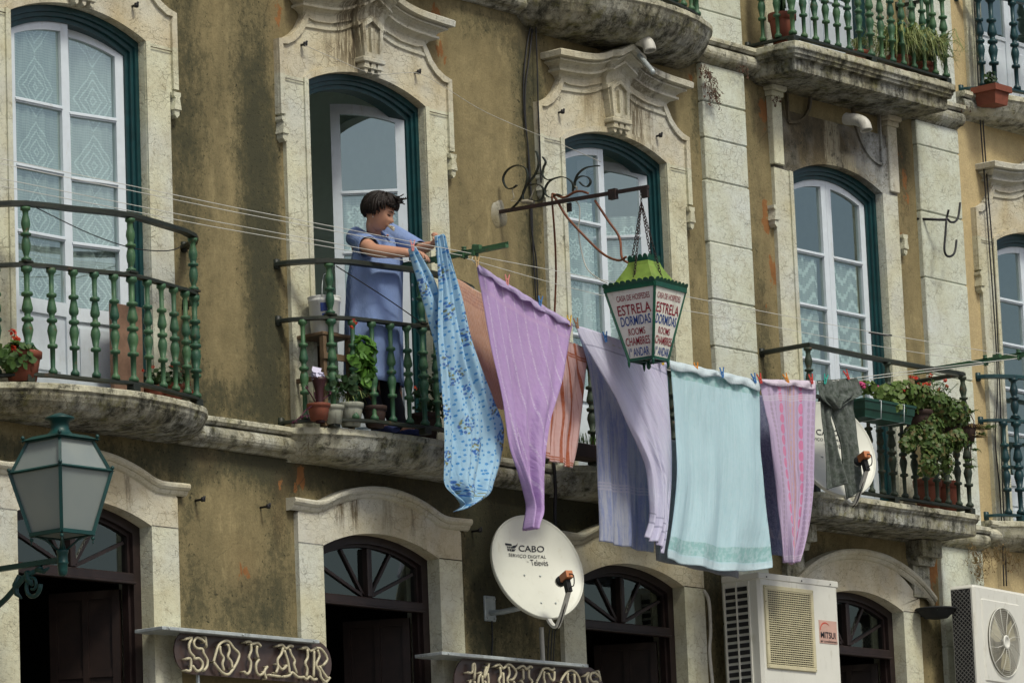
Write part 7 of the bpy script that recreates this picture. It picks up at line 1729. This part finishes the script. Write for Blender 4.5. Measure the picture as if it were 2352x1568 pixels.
# upper balconies
pc = Vector((W(1804, 95, -.28).x, -.26, 9.42))
plant('big terracotta pot of upright dark leaves on the rectangular upper balcony', pc, .105, .24, M['terra'], [('foliage', G(lambda m: blades(m, pc+Vector((0,0,.25)), 22, .45, rg, .030, .25, 1.9)), M['leaf_dark'])])
for i, (x, y) in enumerate(((2068, 185), (2125, 198))):
    pc = Vector((W(x, y, -.30).x, -.28, 9.42)); plant('%s pale striped spider plant in terracotta on the rectangular upper balcony' % ('left' if i == 0 else 'right'), pc, .11, .15, M['terra'], [('foliage', G(lambda m: (blades(m, pc+Vector((0,-.03,.16)), 230, .50, rg, .017, .95, 1.3), blades(m, pc+Vector((0,0,.2)), 70, .42, rg, .014, .5, 2.0))), M['blade']), ('green_leaves', G(lambda m: leafset(m, pc+Vector((-.05,0,.28)), (.16,.08,.12), 60, .03, rg, 'blade')), M['leaf'])])
pc = Vector((W(1992, 160, -.28).x, -.2, 9.42)); plant('small pot hidden among the balusters left of the spider plants', pc, .09, .14, M['terra'], [('foliage', G(lambda m: blades(m, pc+Vector((0,0,.14)), 40, .28, rg, .010, .8, 1.4)), M['blade'])])
yb = W(2279, 238, -.22)
def sqpot(t):
    mb = MB(); frustum(mb, (yb.x, yb.y), .085, yb.z-.02, .105, yb.z+.13); frustum(mb, (yb.x, yb.y), .118, yb.z+.08, .118, yb.z+.13); mb.build('pot', M['terra'], t)
plant('square terracotta pot with a small bush on the upper yellow balcony', (yb.x, yb.y, yb.z-.02), .1, .1, None, [('foliage', G(lambda m: leafset(m, (yb.x, yb.y, yb.z+.20), (.06,.05,.07), 60, .018, rg)), M['leaf_dark'])], boxpot=sqpot)
# dry climbers and the basin
def vine(pts, n, rad, label, mat='twig'):
    mb = MB(); r2 = random.Random(int(pts[0][0]))
    for _ in range(n):
        a = r2.choice(pts); p = W(a[0] + r2.uniform(-8, 8), a[1] + r2.uniform(-6, 6), -.10); q = [p]
        for k in range(5): p = p + Vector((r2.uniform(-1,1), r2.uniform(-.5,.3), r2.uniform(-1.6,.4)))*rad; q.append(p)
        mb.tube(q, .0016, 3)
        if r2.random() < .8: leafset(mb, p, (rad, rad*.5, rad), 4, .007, r2)
    single(mb.build('dry_vine', M[mat], None, fix=False), label, 'plant')
vine([(1615,150),(1625,165),(1635,180),(1640,200),(1622,190),(1638,215)], 90, .018, 'dry brown weeds hanging under the upper ledge on the left pilaster')
vine([(1700,150),(1712,160),(1780,225)], 24, .014, 'small dry weed tuft under the upper ledge by the orange plaster')
vine([(2232,1255),(2245,1270),(2260,1265),(2290,1255),(2310,1262),(2330,1275),(2250,1300)], 110, .030, 'dry weeds growing along the ledge of the yellow building above the fan unit', 'straw')
vine([(2215,240),(2225,243),(2212,236)], 12, .012, 'tiny dry weed at the foot of the upper yellow balcony rail')
bc = W(2150, 1405, -.16); mb = MB(); mb.lathe([(.02,-.055),(.09,-.045),(.13,-.01),(.15,.02),(.155,.022),(.13,.0),(.05,-.03)], bc, 20, sc=(1.05, .95)); mb.tube([bc + Vector((.15*cos(a)*1.05, .15*sin(a), .022)) for a in [2*pi*i/24 for i in range(24)]], .008, 6, closed=True); mb.bar(bc + Vector((0, .12, -.01)), Vector((bc.x, .01, bc.z-.01)), .02, .02)
single(mb.build('basin', M['dark']), 'black hanging bowl on the plaster beside the rightmost arched doorway', 'bowl')
mb = MB(); blades(mb, bc+Vector((-.05,-.02,0)), 50, .15, rg, .004, .8, .3); single(mb.build('grass_tuft', M['leaf_dark'], None, fix=False), 'tuft of dark grass drooping from the black bowl', 'grass tuft')
